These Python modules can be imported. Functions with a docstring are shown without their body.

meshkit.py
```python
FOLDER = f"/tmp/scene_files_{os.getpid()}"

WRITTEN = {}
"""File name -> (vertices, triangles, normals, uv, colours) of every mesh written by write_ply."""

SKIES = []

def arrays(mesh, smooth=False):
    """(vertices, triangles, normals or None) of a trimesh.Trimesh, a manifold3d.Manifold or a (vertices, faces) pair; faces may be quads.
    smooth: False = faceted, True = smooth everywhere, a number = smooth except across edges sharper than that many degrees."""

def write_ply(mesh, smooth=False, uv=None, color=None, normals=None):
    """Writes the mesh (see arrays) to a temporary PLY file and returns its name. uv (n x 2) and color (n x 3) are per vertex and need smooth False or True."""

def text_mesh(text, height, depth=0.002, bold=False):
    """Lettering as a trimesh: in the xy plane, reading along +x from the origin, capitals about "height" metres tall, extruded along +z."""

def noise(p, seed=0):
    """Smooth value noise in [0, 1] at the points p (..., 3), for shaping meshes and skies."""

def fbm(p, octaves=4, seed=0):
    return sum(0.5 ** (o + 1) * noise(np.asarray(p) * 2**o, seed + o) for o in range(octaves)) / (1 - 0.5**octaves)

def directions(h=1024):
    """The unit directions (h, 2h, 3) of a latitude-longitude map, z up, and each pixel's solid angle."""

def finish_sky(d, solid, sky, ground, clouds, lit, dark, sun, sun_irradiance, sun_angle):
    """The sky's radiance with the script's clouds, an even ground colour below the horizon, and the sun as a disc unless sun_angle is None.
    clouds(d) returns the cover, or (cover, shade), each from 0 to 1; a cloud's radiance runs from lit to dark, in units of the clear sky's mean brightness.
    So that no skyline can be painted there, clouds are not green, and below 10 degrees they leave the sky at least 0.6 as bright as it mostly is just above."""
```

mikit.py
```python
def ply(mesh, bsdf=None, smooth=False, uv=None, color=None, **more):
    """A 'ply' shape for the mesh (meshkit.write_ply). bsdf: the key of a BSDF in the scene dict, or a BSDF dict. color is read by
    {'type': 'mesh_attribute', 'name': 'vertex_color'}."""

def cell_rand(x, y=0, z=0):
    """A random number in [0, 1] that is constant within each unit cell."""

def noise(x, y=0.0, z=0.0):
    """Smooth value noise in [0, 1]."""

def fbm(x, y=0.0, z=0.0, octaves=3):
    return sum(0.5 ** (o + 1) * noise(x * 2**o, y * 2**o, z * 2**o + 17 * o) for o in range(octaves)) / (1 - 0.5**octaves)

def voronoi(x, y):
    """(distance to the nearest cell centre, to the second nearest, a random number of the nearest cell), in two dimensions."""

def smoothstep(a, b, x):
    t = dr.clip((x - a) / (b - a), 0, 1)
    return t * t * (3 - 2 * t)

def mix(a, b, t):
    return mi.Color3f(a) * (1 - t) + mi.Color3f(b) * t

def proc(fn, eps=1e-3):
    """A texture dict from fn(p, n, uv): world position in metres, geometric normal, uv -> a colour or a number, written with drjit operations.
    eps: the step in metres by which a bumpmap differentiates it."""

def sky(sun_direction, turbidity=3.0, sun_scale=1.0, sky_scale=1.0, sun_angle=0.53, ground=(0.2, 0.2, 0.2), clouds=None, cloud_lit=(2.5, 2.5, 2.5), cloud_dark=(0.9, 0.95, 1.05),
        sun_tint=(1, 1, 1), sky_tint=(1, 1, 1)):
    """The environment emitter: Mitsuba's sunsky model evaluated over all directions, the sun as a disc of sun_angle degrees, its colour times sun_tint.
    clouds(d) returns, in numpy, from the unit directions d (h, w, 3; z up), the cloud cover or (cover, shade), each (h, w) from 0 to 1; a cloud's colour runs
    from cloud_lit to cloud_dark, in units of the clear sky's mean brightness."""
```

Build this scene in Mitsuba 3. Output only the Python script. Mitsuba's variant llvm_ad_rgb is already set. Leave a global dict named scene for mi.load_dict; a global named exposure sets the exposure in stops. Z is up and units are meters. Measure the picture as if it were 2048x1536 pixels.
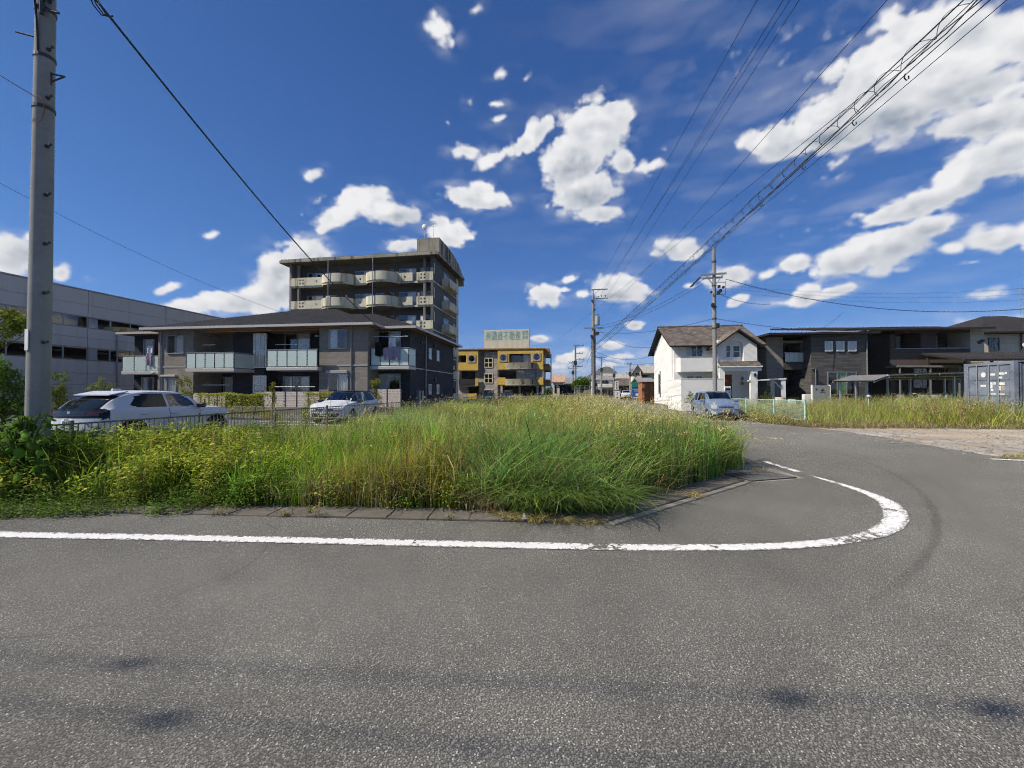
import math, numpy as np, trimesh, shapely.geometry as sg, mitsuba as mi, drjit as dr, mikit, meshkit
from mikit import proc, noise, fbm, voronoi, cell_rand, smoothstep, mix
from scipy.interpolate import PchipInterpolator
T = mi.ScalarTransform4f
scene, labels = {}, {}

# ------------------------------------------------------------------ camera, daylight, exposure
CAM_Z, FOC, PITCH = 1.55, 769.0 / 2048.0, math.atan(12.0 / 769.0)
scene['camera'] = {'type': 'perspective', 'fov': math.degrees(2 * math.atan(0.5 / FOC)), 'fov_axis': 'x', 'near_clip': 0.05, 'far_clip': 30000.0,
                   'to_world': T().look_at(origin=[0, 0, CAM_Z], target=[0, math.cos(PITCH), CAM_Z + math.sin(PITCH)], up=[0, 0, 1])}
SUN_AZ, SUN_EL = math.radians(-106.0), math.radians(43.0)
SUN = [math.sin(SUN_AZ) * math.cos(SUN_EL), math.cos(SUN_AZ) * math.cos(SUN_EL), math.sin(SUN_EL)]

# cumulus: azimuth, elevation, half width, half height (degrees), tilt, density, grey
CLOUDS = [(12.66,33.59,3.96,3.18,-14.6,1,0.45),(15.51,34.97,1.99,1.35,-16.7,1,0.15),(9.02,30.53,3.9,3.46,9.8,1,0.7),(10.69,26.96,4.48,2.51,1.5,1,0.75),(12.98,24.19,3.4,1.22,-6.2,0.9,0.35),(16.17,29.83,1.47,1.28,0.9,1,0.3),(3.08,33.68,4.15,1.37,34.8,0.85,0.35),(-2.93,31.2,3.28,0.9,25.4,0.72,0.2),(-7.18,31.85,2.37,0.88,-2.2,0.72,0.2),(-2.56,36.88,1.56,0.44,1.7,0.6,0.1),(-1.58,35.56,1.8,0.51,18.6,0.58,0.1),(-6.31,36.98,0.84,0.72,14.4,0.6,0.1),(2.11,39.3,0.96,0.45,28.4,0.42,0.1),(-1.81,39.67,1.74,0.54,8.5,0.35,0.1),(-5.17,26.56,4.37,1.52,-4.5,1,0.45),(-4.65,27.71,1.85,0.95,2.9,1,0.1),(-20.41,24.72,2.93,1.84,14.5,1,0.3),(-17.04,23.78,3.9,1.45,4.4,1,0.5),(-24.25,22.79,3.83,1.2,31.2,0.85,0.3),(-25.96,20.93,2.11,0.87,39.2,0.7,0.2),(-23.01,24.91,2.47,1.18,30.4,0.85,0.2),(-26.71,23.98,1.82,0.61,39.5,0.4,0.1),(-29.04,21.83,1.09,0.55,15.6,0.4,0.1),(-27.45,26.64,1.51,0.64,33.2,0.72,0.2),(-10.39,42.98,1.88,1.42,-33.3,0.62,0.1),(-11.64,44.12,0.76,0.74,80.5,0.5,0.1),(-8.92,42.16,1,0.82,18.5,0.5,0.1),(-5.58,44.96,1.03,0.4,23.3,0.4,0.1),(-9.62,34.73,0.85,0.35,6.6,0.35,0.1),(-30.39,14.22,3.41,3.12,-73,1,0.45),(-28.54,17.71,3.1,1.78,34.1,1,0.2),(-32.28,11.72,3.3,2.38,50.8,1,0.5),(-35.86,10.48,3.48,1.37,16.2,1,0.5),(-39.82,9.56,2.99,1.08,19.4,1,0.45),(-37.78,10.52,1.86,1.02,11.3,1,0.2),(-26.65,16.89,1.92,1.65,61.4,0.9,0.4),(-9.22,21.82,3.4,1.79,4.7,1,0.3),(-10.68,23.62,1.6,0.87,6.1,0.7,0.1),(-15.98,20.03,2.78,1.01,14,0.8,0.3),(-6.42,21.69,1.1,0.58,3.3,0.7,0.2),(-52.7,11.99,2.2,1.6,70.9,1,0.55),(-49.68,11.19,0.83,0.65,67.7,0.9,0.4),(-51.59,13.92,0.73,0.49,31.7,0.7,0.2),(-42.1,11.07,1.32,0.54,30,0.75,0.3),(-48.06,11.11,0.61,0.33,16.9,0.35,0.1),(-37.86,17.86,1.09,0.39,31.8,0.42,0.1),(19.91,28.93,1.86,1.16,11.8,0.62,0.2),(21.89,30.32,1.38,0.61,-14.3,0.5,0.1),(18.23,28.73,1.12,0.82,10.1,0.45,0.1),(4.92,14.02,2.74,1.61,-11.3,1,0.5),(8.25,15.87,1.54,0.63,11,0.6,0.2),(15.75,14.24,4.21,2.02,-11.1,1,0.6),(10.65,13.84,1.54,0.63,-3,0.7,0.3),(7.73,14.5,1.13,0.56,7.2,0.6,0.2),(23.72,18.53,3.17,1.46,-14.1,1,0.55),(20.83,18.38,1.38,0.63,-8.6,0.85,0.4),(29.09,14.34,2.94,1.51,6.5,1,0.5),(30.31,11.34,1.29,0.76,16.6,0.9,0.4),(17.78,9.17,1.61,0.69,-3.5,0.9,0.4),(14.46,6.48,1.95,0.71,-1.9,0.9,0.45),(24.93,13.83,1.08,0.51,-8,0.7,0.3),(9.32,4.99,4.19,1.03,13.3,0.8,0.4),(15.71,4.87,4.13,0.86,9,0.6,0.4),(7.12,3.33,4.4,0.89,-0.4,0.55,0.4),(13.61,3.76,3.52,0.72,-0.9,0.55,0.4),(4.17,7.55,1.47,0.66,-0.7,0.95,0.4),(19.09,3.17,3.33,0.7,-1.1,0.45,0.3),(35.15,28.04,3.58,1.6,-16.7,1,0.55),(32.82,28.65,1.74,1.17,-33.5,1,0.2),(39.9,28.93,3.17,2.48,6.8,1,0.35),(43.51,30.63,3.3,2.54,-62.6,1,0.35),(46.75,31.94,3.27,2.45,-44.9,1,0.2),(50.09,31.36,3.7,1.77,-43.9,1,0.35),(45.21,27.08,5.27,2.35,-9.6,0.95,0.9),(49.07,27.94,4.26,2.74,-29.2,1,0.85),(51.35,23.91,3.23,1.61,-20.9,0.9,1),(53.26,28.55,2.27,1.67,-38,0.9,0.5),(53.98,23.22,2.3,1.5,-5.6,0.85,0.9),(38.98,27.51,5.02,1.62,-16.5,1,0.75),(52.66,25.22,1.4,0.82,4.6,0.8,0.3),(49.92,20.17,2.5,1.83,43.7,1,0.55),(52.87,20.63,2.17,1.91,-56.5,1,0.5),(46.56,18.43,3.25,1.27,5.7,1,0.6),(44.33,18.05,2.14,0.9,0,0.85,0.5),(42.35,18.71,1.07,0.57,-22.9,0.6,0.3),(44.29,14.79,3.99,2.08,10.3,1,0.65),(47.58,16.01,1.93,1.25,-1,0.95,0.6),(41.04,14.11,3,1.64,4.6,1,0.6),(36.49,14.83,1.58,1.08,-4.3,1,0.5),(33.72,14.03,1.08,0.6,28.3,0.5,0.3),(51.79,13.91,2.13,1.31,-10.5,1,0.65),(54.11,13.38,1.93,1.29,-34.2,1,0.6),(49.04,13.73,1.35,0.76,4.1,0.6,0.3),(50.28,12.07,1.18,0.33,0.7,0.42,0.2),(37.5,11.01,1.57,1.09,32.1,1,0.4),(40.23,11.16,2.02,0.67,8.8,0.95,0.4),(34.97,10.54,1.99,0.47,-7.7,0.4,0.2),(40.07,24.07,1.49,0.84,35.2,0.45,0.1),(41.14,23.25,1.09,0.52,19.3,0.4,0.1),(50.37,6.64,3.63,0.76,1.3,0.42,0.2),(50.7,8.93,3.56,0.65,-1.6,0.38,0.2),(41.5,17.82,6.39,0.94,-2.8,0.28,0.1),(35.07,20.56,5.56,0.89,-0.4,0.26,0.1),(33.17,35.63,7.04,2.5,-14.9,0.26,0.1),(40,36.04,4.21,1.98,-12.9,0.25,0.1),(97.53,59.8,6.09,1.96,-2,1,0.6),(93.05,59.95,5.71,3.46,-11.3,1,0.6),(95.37,62.39,8.09,2.98,-3.1,1,0.6),(172.98,21.43,2.93,0.87,2.4,1,0.6),(176.07,21.54,2.45,0.79,-13.2,1,0.6),(173.5,22.09,2.24,0.97,2.6,1,0.6),(115.25,42.72,4.67,1.97,-6.4,1,0.6),(118.95,41.6,3.42,2,-10.4,1,0.6),(114.47,41.39,4.11,2.01,2.2,1,0.6),(-142.12,38.51,6.28,2.17,4.9,1,0.6),(-146.78,38.02,5.23,2.93,9.7,1,0.6),(-144.14,36.91,5.31,1.51,-1.1,1,0.6),(84.44,65.08,6.48,2.31,-10,1,0.6),(80.28,64.63,3.59,2.21,1.5,1,0.6),(84.04,67.26,5.61,2.13,-8.1,1,0.6),(68.94,7.06,2.49,1.62,3.3,1,0.6),(70.09,6.66,4.3,2.06,4.6,1,0.6),(73.66,7.51,4.33,2.07,5.4,1,0.6),(-135.37,11.23,2.53,1.18,-4.8,1,0.6),(-135.45,11.06,2.39,1.12,-4.1,1,0.6),(-135.67,13.19,3.52,1.16,-7.4,1,0.6),(105.76,12.84,2.49,1.04,7.5,1,0.6),(104.04,12.84,3.32,1.38,-8.8,1,0.6),(105.58,12.58,3.32,1.74,7.7,1,0.6),(94.79,76.07,6.45,2.57,8.4,1,0.6),(94.3,76.29,6.61,3.32,10.6,1,0.6),(100.68,78.68,6.32,2.05,0.5,1,0.6),(99.51,47.68,4.31,2.75,6.7,1,0.6),(101.41,49.03,3.34,1.68,-0.9,1,0.6),(101.27,47.23,6.65,2.45,-14.9,1,0.6),(166.52,50.11,2.63,2.01,-2,1,0.6),(168.62,48.51,4.54,1.83,-1.1,1,0.6),(169.54,48.51,2.53,2.12,-14.2,1,0.6),(130.22,39.78,3.58,2.34,-14.4,1,0.6),(134.15,39.01,3.39,2.64,-10.8,1,0.6),(136.41,37.08,6.19,1.55,-8.6,1,0.6),(-94.68,68.24,5.08,2.6,2.5,1,0.6),(-83.65,66.14,7.49,2.68,1,1,0.6),(-89.08,64.42,5.45,2.11,-14.9,1,0.6),(-161.26,38.98,3.03,1.37,8.3,1,0.6),(-155.17,37.59,2.28,0.97,-12.1,1,0.6),(-158.36,37.52,3.84,0.99,-5.2,1,0.6),(175.28,42.26,5.99,2.39,11.3,1,0.6),(179.89,41.52,4.7,2.73,10.2,1,0.6),(170.83,41.05,4.31,1.51,-7.8,1,0.6),(72.48,53.19,2.7,2.17,14,1,0.6),(67.9,54,3.41,1.71,14.7,1,0.6),(73.55,51.81,3.5,1.75,-4.8,1,0.6),(-141.95,58.29,5.3,3.08,0.4,1,0.6),(-147.66,62.69,7.38,3.74,-11.9,1,0.6),(-144.61,58.39,7.34,2.41,-11.1,1,0.6),(-72.13,27.69,3.43,1.58,9,1,0.6),(-75.4,28.87,3.26,1.25,-12.3,1,0.6),(-74.64,28.02,3.12,1.56,-11.3,1,0.6),(-66.64,54.35,3.45,1.49,-10.2,1,0.6),(-67.49,53.3,3.69,1.75,7.8,1,0.6),(-64.92,54.26,3.26,1.81,-14.5,1,0.6),(90.63,33.61,3.58,1.66,1.4,1,0.6),(94.18,34.36,2.75,1.22,-8.1,1,0.6),(88.63,34.15,3.77,1.14,14.7,1,0.6),(59.09,79.94,3.84,1.33,5,1,0.6),(56.62,78.8,5.47,2.02,5.8,1,0.6),(53.23,77.83,3.34,1.27,-4.1,1,0.6),(-26.39,84.96,3.97,1.86,-4.9,1,0.6),(-25.77,82.68,5.62,1.96,8.3,1,0.6),(-25.68,84.71,3.69,2.5,-3.2,1,0.6),(-19.16,73.28,3.17,2.53,8.5,1,0.6),(-23.01,73,4.98,1.99,-6.5,1,0.6),(-22.78,71.01,5.31,2.29,0.4,1,0.6),(-2.73,75.5,5.91,3.18,-14.5,1,0.6),(-5.87,75.69,6.51,3.43,4.3,1,0.6),(-14.32,72.5,6.2,3.44,-3.7,1,0.6)]

def clouds(d):
    h, w = d.shape[:2]
    def billow(q, octaves, seed):
        return sum(0.5 ** o * np.abs(2 * meshkit.noise(q * 2 ** o + 3.7 * o, seed + o) - 1) for o in range(octaves)) / (2 - 0.5 ** (octaves - 1))
    ts = np.array(SUN) * 0.03
    n1 = meshkit.fbm(d * 14.0 + 3.1, 3, 3) - 0.5
    n2 = billow(d * 30.0 + 7.7, 4, 11) - 0.36
    n3 = meshkit.fbm(d * 46.0 + 1.3, 4, 23) - 0.5
    soft = meshkit.fbm(d * 20.0 + 11.0, 2, 61)
    relief = billow((d + ts) * 30.0 + 7.7, 3, 11) - billow(d * 30.0 + 7.7, 3, 11)
    slow = meshkit.fbm(d * 17.0 + 5.0, 3, 31) - 0.5
    best, shade = np.full((h, w), -9.0), np.zeros((h, w))
    for az, el, a, b, tilt, dens, grey in CLOUDS:
        az, el, t = math.radians(az), math.radians(el), math.radians(tilt)
        c = np.array([math.sin(az) * math.cos(el), math.cos(az) * math.cos(el), math.sin(el)])
        r = np.array([math.cos(az), -math.sin(az), 0])
        u = np.cross(r, c)
        dc = d @ c
        near = dc > math.cos(math.radians(2.4 * max(a, b) + 3))
        if not near.any():
            continue
        dn = d[near]
        x, y = np.degrees(dn @ r / dc[near]), np.degrees(dn @ u / dc[near])
        x, y = x * math.cos(t) + y * math.sin(t), -x * math.sin(t) + y * math.cos(t)
        q = np.sqrt((x / a) ** 2 + (y / b) ** 2)
        v = dens * (1 - q) - (1 - dens) * 0.5
        s = np.clip(grey * (0.55 - 0.75 * y / b + 0.30 * x / a), 0, 1)
        old = best[near]
        k = np.clip(0.5 + (v - old) * 2.0, 0, 1)
        shade[near] = shade[near] * (1 - k) + s * k
        best[near] = np.maximum(old, v) + 0.15 * np.clip(0.35 - np.abs(v - old), 0, 1) * (np.minimum(v, old) > -0.4)
    e = best + 0.11 + 0.95 * n2 + 0.60 * n3 + 0.2 * n1
    cover = np.clip((e + 0.14) / (0.26 + 0.8 * np.clip(soft - 0.40, 0, 1) + 0.5 * np.clip(0.3 - best, 0, 1)), 0, 1)
    cover = cover * cover * (3 - 2 * cover)
    veil = np.clip(meshkit.fbm(d * np.array([7, 7, 26.0]) + 9.1, 4, 41) - 0.5, 0, 1) * 1.2 * np.clip((d[..., 0] + 0.15) * 1.5, 0, 1)
    low = np.clip(1 - d[..., 2] / 0.16, 0, 1)
    veil = np.clip(veil * 0.5 + low * (0.06 + 0.9 * np.clip(meshkit.fbm(d * np.array([16, 16, 60.0]), 4, 51) - 0.44, 0, 1)), 0, 0.6)
    halo = np.clip((best + 0.75) / 0.9, 0, 1) ** 1.5 * np.clip(meshkit.fbm(d * np.array([24, 24, 44.0]) + 2.2, 5, 71) - 0.50, 0, 1) * 1.5
    veil = np.clip(veil + np.clip(halo, 0, 0.4), 0, 0.75)
    thick = np.clip(e * 1.3, 0, 1)
    sh = np.clip(shade * (0.1 + 1.0 * thick) + (0.6 * relief + 0.95 * slow) * (0.3 + 0.7 * thick) + 0.04, 0, 1)
    return np.maximum(cover, veil * (1 - cover)), sh

scene['sky'] = mikit.sky(SUN, turbidity=3.0, clouds=clouds, sun_scale=1.5, sky_scale=0.90, sun_tint=(0.91, 1.0, 1.15), cloud_lit=(4.2, 4.2, 4.25), cloud_dark=(1.05, 1.35, 1.8), sky_tint=(0.42, 0.80, 1.34), ground=(0.17, 0.165, 0.15))
exposure = 1.45

# ------------------------------------------------------------------ helpers
def unit(v):
    v = np.asarray(v, float)
    return v / np.linalg.norm(v)

def mesh(v, f):
    f = np.asarray(f, int)
    if f.shape[1] == 4:
        f = np.vstack([f[:, [0, 1, 2]], f[:, [0, 2, 3]]])
    return trimesh.Trimesh(np.asarray(v, float), f, process=False)

BOXF = [[0, 2, 3, 1], [4, 5, 7, 6], [0, 1, 5, 4], [2, 6, 7, 3], [0, 4, 6, 2], [1, 3, 7, 5]]
def box(x0, x1, y0, y1, z0, z1):
    return mesh([[x, y, z] for z in (z0, z1) for y in (y0, y1) for x in (x0, x1)], BOXF)

def bev(x0, x1, y0, y1, z0, z1, b=0.02):
    v = []
    for z, i in ((z0, b), (z0 + b, 0), (z1 - b, 0), (z1, b)):
        k = b if i == 0 else b
        for (sx, sy) in ((0, 0), (1, 0), (1, 1), (0, 1)):
            xx = (x0 + i, x1 - i)[sx]
            yy = (y0 + i, y1 - i)[sy]
            v.append([xx, yy, z])
    f = []
    for l in range(3):
        for k in range(4):
            a, c = l * 4 + k, l * 4 + (k + 1) % 4
            f.append([a, c, c + 4, a + 4])
    f += [[3, 2, 1, 0], [12, 13, 14, 15]]
    return mesh(v, f)

def cat(ms):
    ms = [m for m in ms if m is not None]
    return trimesh.util.concatenate(ms) if len(ms) > 1 else ms[0]

def tube(p, r, n=6, cap=True):
    p = np.asarray(p, float)
    r = np.broadcast_to(np.asarray(r, float), (len(p),))
    t = np.gradient(p, axis=0)
    t /= np.linalg.norm(t, axis=1, keepdims=True) + 1e-12
    a = np.cross(t, np.where(np.abs(t[:, 2:]) < 0.9, [[0, 0, 1.0]], [[1.0, 0, 0]]))
    a /= np.linalg.norm(a, axis=1, keepdims=True) + 1e-12
    b = np.cross(t, a)
    g = np.arange(n) * 2 * np.pi / n
    v = (p[:, None] + r[:, None, None] * (np.cos(g)[None, :, None] * a[:, None] + np.sin(g)[None, :, None] * b[:, None])).reshape(-1, 3)
    i, j = np.meshgrid(np.arange(len(p) - 1), np.arange(n), indexing='ij')
    q = np.stack([i * n + j, i * n + (j + 1) % n, (i + 1) * n + (j + 1) % n, (i + 1) * n + j], -1).reshape(-1, 4)
    f = np.vstack([q[:, [0, 1, 2]], q[:, [0, 2, 3]]])
    if cap:
        k = len(p) - 1
        v = np.vstack([v, p[:1], p[-1:]])
        c0, c1 = len(v) - 2, len(v) - 1
        jj = np.arange(n)
        f = np.vstack([f, np.stack([(jj + 1) % n, jj, jj * 0 + c0], 1), np.stack([k * n + jj, k * n + (jj + 1) % n, jj * 0 + c1], 1)])
    return trimesh.Trimesh(v, f, process=False)

def rod(a, b, r, n=6, r2=None):
    return tube([a, b], [r, r if r2 is None else r2], n)

def prism(pts, y0, y1):
    """polygon in the local xz plane, extruded from y0 to y1 (may have holes: a shapely polygon)"""
    if hasattr(pts, 'geoms'):
        return cat([prism(g, y0, y1) for g in pts.geoms])
    g = pts if isinstance(pts, sg.Polygon) else sg.Polygon(pts)
    m = trimesh.creation.extrude_polygon(g, y1 - y0, engine='earcut')
    v = np.array(m.vertices)
    return trimesh.Trimesh(np.stack([v[:, 0], y1 - v[:, 2], v[:, 1]], 1), m.faces, process=False)

def plate(pts, z0, z1):
    g = pts if isinstance(pts, sg.Polygon) else sg.Polygon(pts)
    m = trimesh.creation.extrude_polygon(g, z1 - z0, engine='earcut')
    m.apply_translation([0, 0, z0])
    return m

def sheet(pts, z):
    g = pts if isinstance(pts, sg.Polygon) else sg.Polygon(pts)
    v, f = trimesh.creation.triangulate_polygon(g, engine='earcut')
    v3 = np.column_stack([v, np.full(len(v), z)])
    m = trimesh.Trimesh(v3, f, process=False)
    if m.face_normals[0][2] < 0:
        m = trimesh.Trimesh(v3, f[:, ::-1], process=False)
    return m

class Frame:
    """local x to the right along a front, y away into the building, z up; yaw clockwise in degrees"""
    def __init__(s, x, y, z=0.0, yaw=0.0):
        s.o, s.c, s.s = np.array([x, y, z]), math.cos(math.radians(yaw)), math.sin(math.radians(yaw))
    def w(s, v):
        v = np.asarray(v, float)
        return np.stack([s.o[0] + v[..., 0] * s.c + v[..., 1] * s.s, s.o[1] - v[..., 0] * s.s + v[..., 1] * s.c, s.o[2] + v[..., 2]], -1)
    def m(s, mm):
        return trimesh.Trimesh(s.w(np.array(mm.vertices)), mm.faces, process=False)
    # measured facade positions: where the line of sight through a point of the photograph meets the local plane y = ly
    def u(s, px, ly=0.0):
        k = (px - 1024) / 769.0
        return (k * (s.o[1] + ly * s.c) - s.o[0] - ly * s.s) / (s.c + k * s.s)
    def h(s, px, py, ly=0.0):
        lx = s.u(px, ly)
        Y = s.o[1] - lx * s.s + ly * s.c
        b = -(py - 768) / 769.0
        return CAM_Z + Y * (math.sin(PITCH) + b * math.cos(PITCH)) / (math.cos(PITCH) - b * math.sin(PITCH)) - s.o[2]

W0 = Frame(0, 0)
def fresh(key):
    if key not in scene and key not in USED:
        USED.add(key)
        return key
    n = 1
    while f'{key}_{n:03d}' in scene or f'{key}_{n:03d}' in USED:
        n += 1
    USED.add(f'{key}_{n:03d}')
    return f'{key}_{n:03d}'
USED = set()

def thing(name, label, cat_, group=None, kind=None):
    k = fresh(name)
    labels[k] = {'label': label, 'category': cat_}
    if group: labels[k]['group'] = group
    if kind: labels[k]['kind'] = kind
    return k

def put(key, m, mat, fr=None, smooth=False, color=None, uv=None):
    if fr is not None:
        m = fr.m(m)
    scene[key] = mikit.ply(m, mat, smooth=smooth, color=color, uv=uv)
    return key

def part(parent, name, m, mat, fr=None, smooth=False, label=None, kind=None, color=None):
    k = fresh(parent + '__' + name)
    put(k, m, mat, fr, smooth, color)
    if label or kind:
        labels[k] = {}
        if label: labels[k]['label'] = label
        if kind: labels[k]['kind'] = kind
    return k

def whole(name, label, cat_, m, mat, fr=None, smooth=False, group=None, kind=None, color=None):
    k = thing(name, label, cat_, group, kind)
    return put(k, m, mat, fr, smooth, color)

def setting(name, m, mat, label, smooth=False, color=None):
    k = fresh(name)
    labels[k] = {'label': label, 'kind': 'structure', 'category': name.replace('_', ' ')}
    return put(k, m, mat, None, smooth, color)

OPEN, WALLS = [], []
def opening(fr, x0, x1, y, z0, z1):
    OPEN.append(fr.w(np.array([[x0, y, z0], [x1, y, z0], [x1, y, z1], [x0, y, z1]])))

def wallbox(parent, fr, x0, x1, y0, y1, z0, z1, m, label=None, skip='', name='wall'):
    """walls round a hollow storey block; the window openings that lie in them are cut once all windows are known"""
    k = fresh(parent + '__' + name)
    if label: labels[k] = {'label': label}
    WALLS.append((k, fr, (x0, x1, y0, y1, z0, z1), m, skip))
    return k

def finish_walls():
    for k, fr, (x0, x1, y0, y1, z0, z1), m, skip in WALLS:
        V, F, n = [], [], 0
        loc = [np.stack([(o[:, 0] - fr.o[0]) * fr.c - (o[:, 1] - fr.o[1]) * fr.s, (o[:, 0] - fr.o[0]) * fr.s + (o[:, 1] - fr.o[1]) * fr.c, o[:, 2] - fr.o[2]], 1) for o in OPEN]
        for nm, ax, val, oth, lo, hi in (('y0', 1, y0, 0, x0, x1), ('y1', 1, y1, 0, x0, x1), ('x0', 0, x0, 1, y0, y1), ('x1', 0, x1, 1, y0, y1)):
            if nm in skip: continue
            g = sg.box(lo, z0, hi, z1)
            for o in loc:
                if np.abs(o[:, ax] - val).max() < .04:
                    g = g.difference(sg.Polygon(o[:, [oth, 2]]).buffer(0))
            for q in getattr(g, 'geoms', [g]):
                if q.area < 1e-4: continue
                v2, f = trimesh.creation.triangulate_polygon(q, engine='earcut')
                v = np.zeros((len(v2), 3)); v[:, ax] = val; v[:, oth] = v2[:, 0]; v[:, 2] = v2[:, 1]
                V.append(v); F.append(f + n); n += len(v)
        for z in (z0, z1):
            V.append(np.array([[x0, y0, z], [x1, y0, z], [x1, y1, z], [x0, y1, z]])); F.append(np.array([[0, 1, 2], [0, 2, 3]]) + n); n += 4
        put(k, trimesh.Trimesh(np.vstack(V), np.vstack(F), process=False), m, fr)

def at(px, py, Y):
    b = -(py - 768) / 769.0
    return np.array([(px - 1024) / 769.0 * Y, Y, CAM_Z + Y * (math.sin(PITCH) + b * math.cos(PITCH)) / (math.cos(PITCH) - b * math.sin(PITCH))])

# ------------------------------------------------------------------ materials
def mat(name, d, two=True):
    scene[name] = {'type': 'twosided', 'b': d} if two else d
    return name

def P(color, rough=0.6, spec=0.4, metal=0.0, **k):
    c = color if isinstance(color, dict) else {'type': 'rgb', 'value': list(color)}
    return {'type': 'principled', 'base_color': c, 'roughness': rough, 'specular': spec, 'metallic': metal, **k}

def grain(color, amt=0.15, s=6.0, fine=60.0):
    """a surface of one colour with patchy soiling and fine grain"""
    c = mi.Color3f(color)
    def fn(p, n, uv):
        a = fbm(p.x * s, p.y * s, p.z * s, 4)
        b = noise(p.x * fine, p.y * fine, p.z * fine)
        return c * (1 + amt * (2 * a - 1) * 1.4 + amt * 0.5 * (2 * b - 1))
    return proc(fn)

C8, S8 = math.cos(math.radians(8)), math.sin(math.radians(8))
def street(p):
    """coordinates along and across the street grid, which runs 8 degrees off the view"""
    return p.x * C8 - p.y * S8, p.x * S8 + p.y * C8

def siding(color, rows, cols, amt=0.12, joint=0.55):
    """tile or board cladding seen from far off: courses and joints of the real size, each piece its own tone"""
    c = mi.Color3f(color)
    def fn(p, n, uv):
        a, b = street(p)
        u = dr.select(dr.abs(n.y) > dr.abs(n.x), a, b)
        r = p.z / rows
        k = dr.floor(r)
        q = u / cols + 0.5 * (k - 2 * dr.floor(k * 0.5))
        t = cell_rand(q, k, 3.0)
        fr = r - k
        fq = q - dr.floor(q)
        j = dr.select((fr < 0.1) | (fq < 0.03), joint, 1.0)
        s = fbm(p.x * 0.7, p.y * 0.7, p.z * 0.35, 3)
        return c * (1 + amt * (2 * t - 1)) * j * (0.9 + 0.2 * s)
    return proc(fn)

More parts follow.
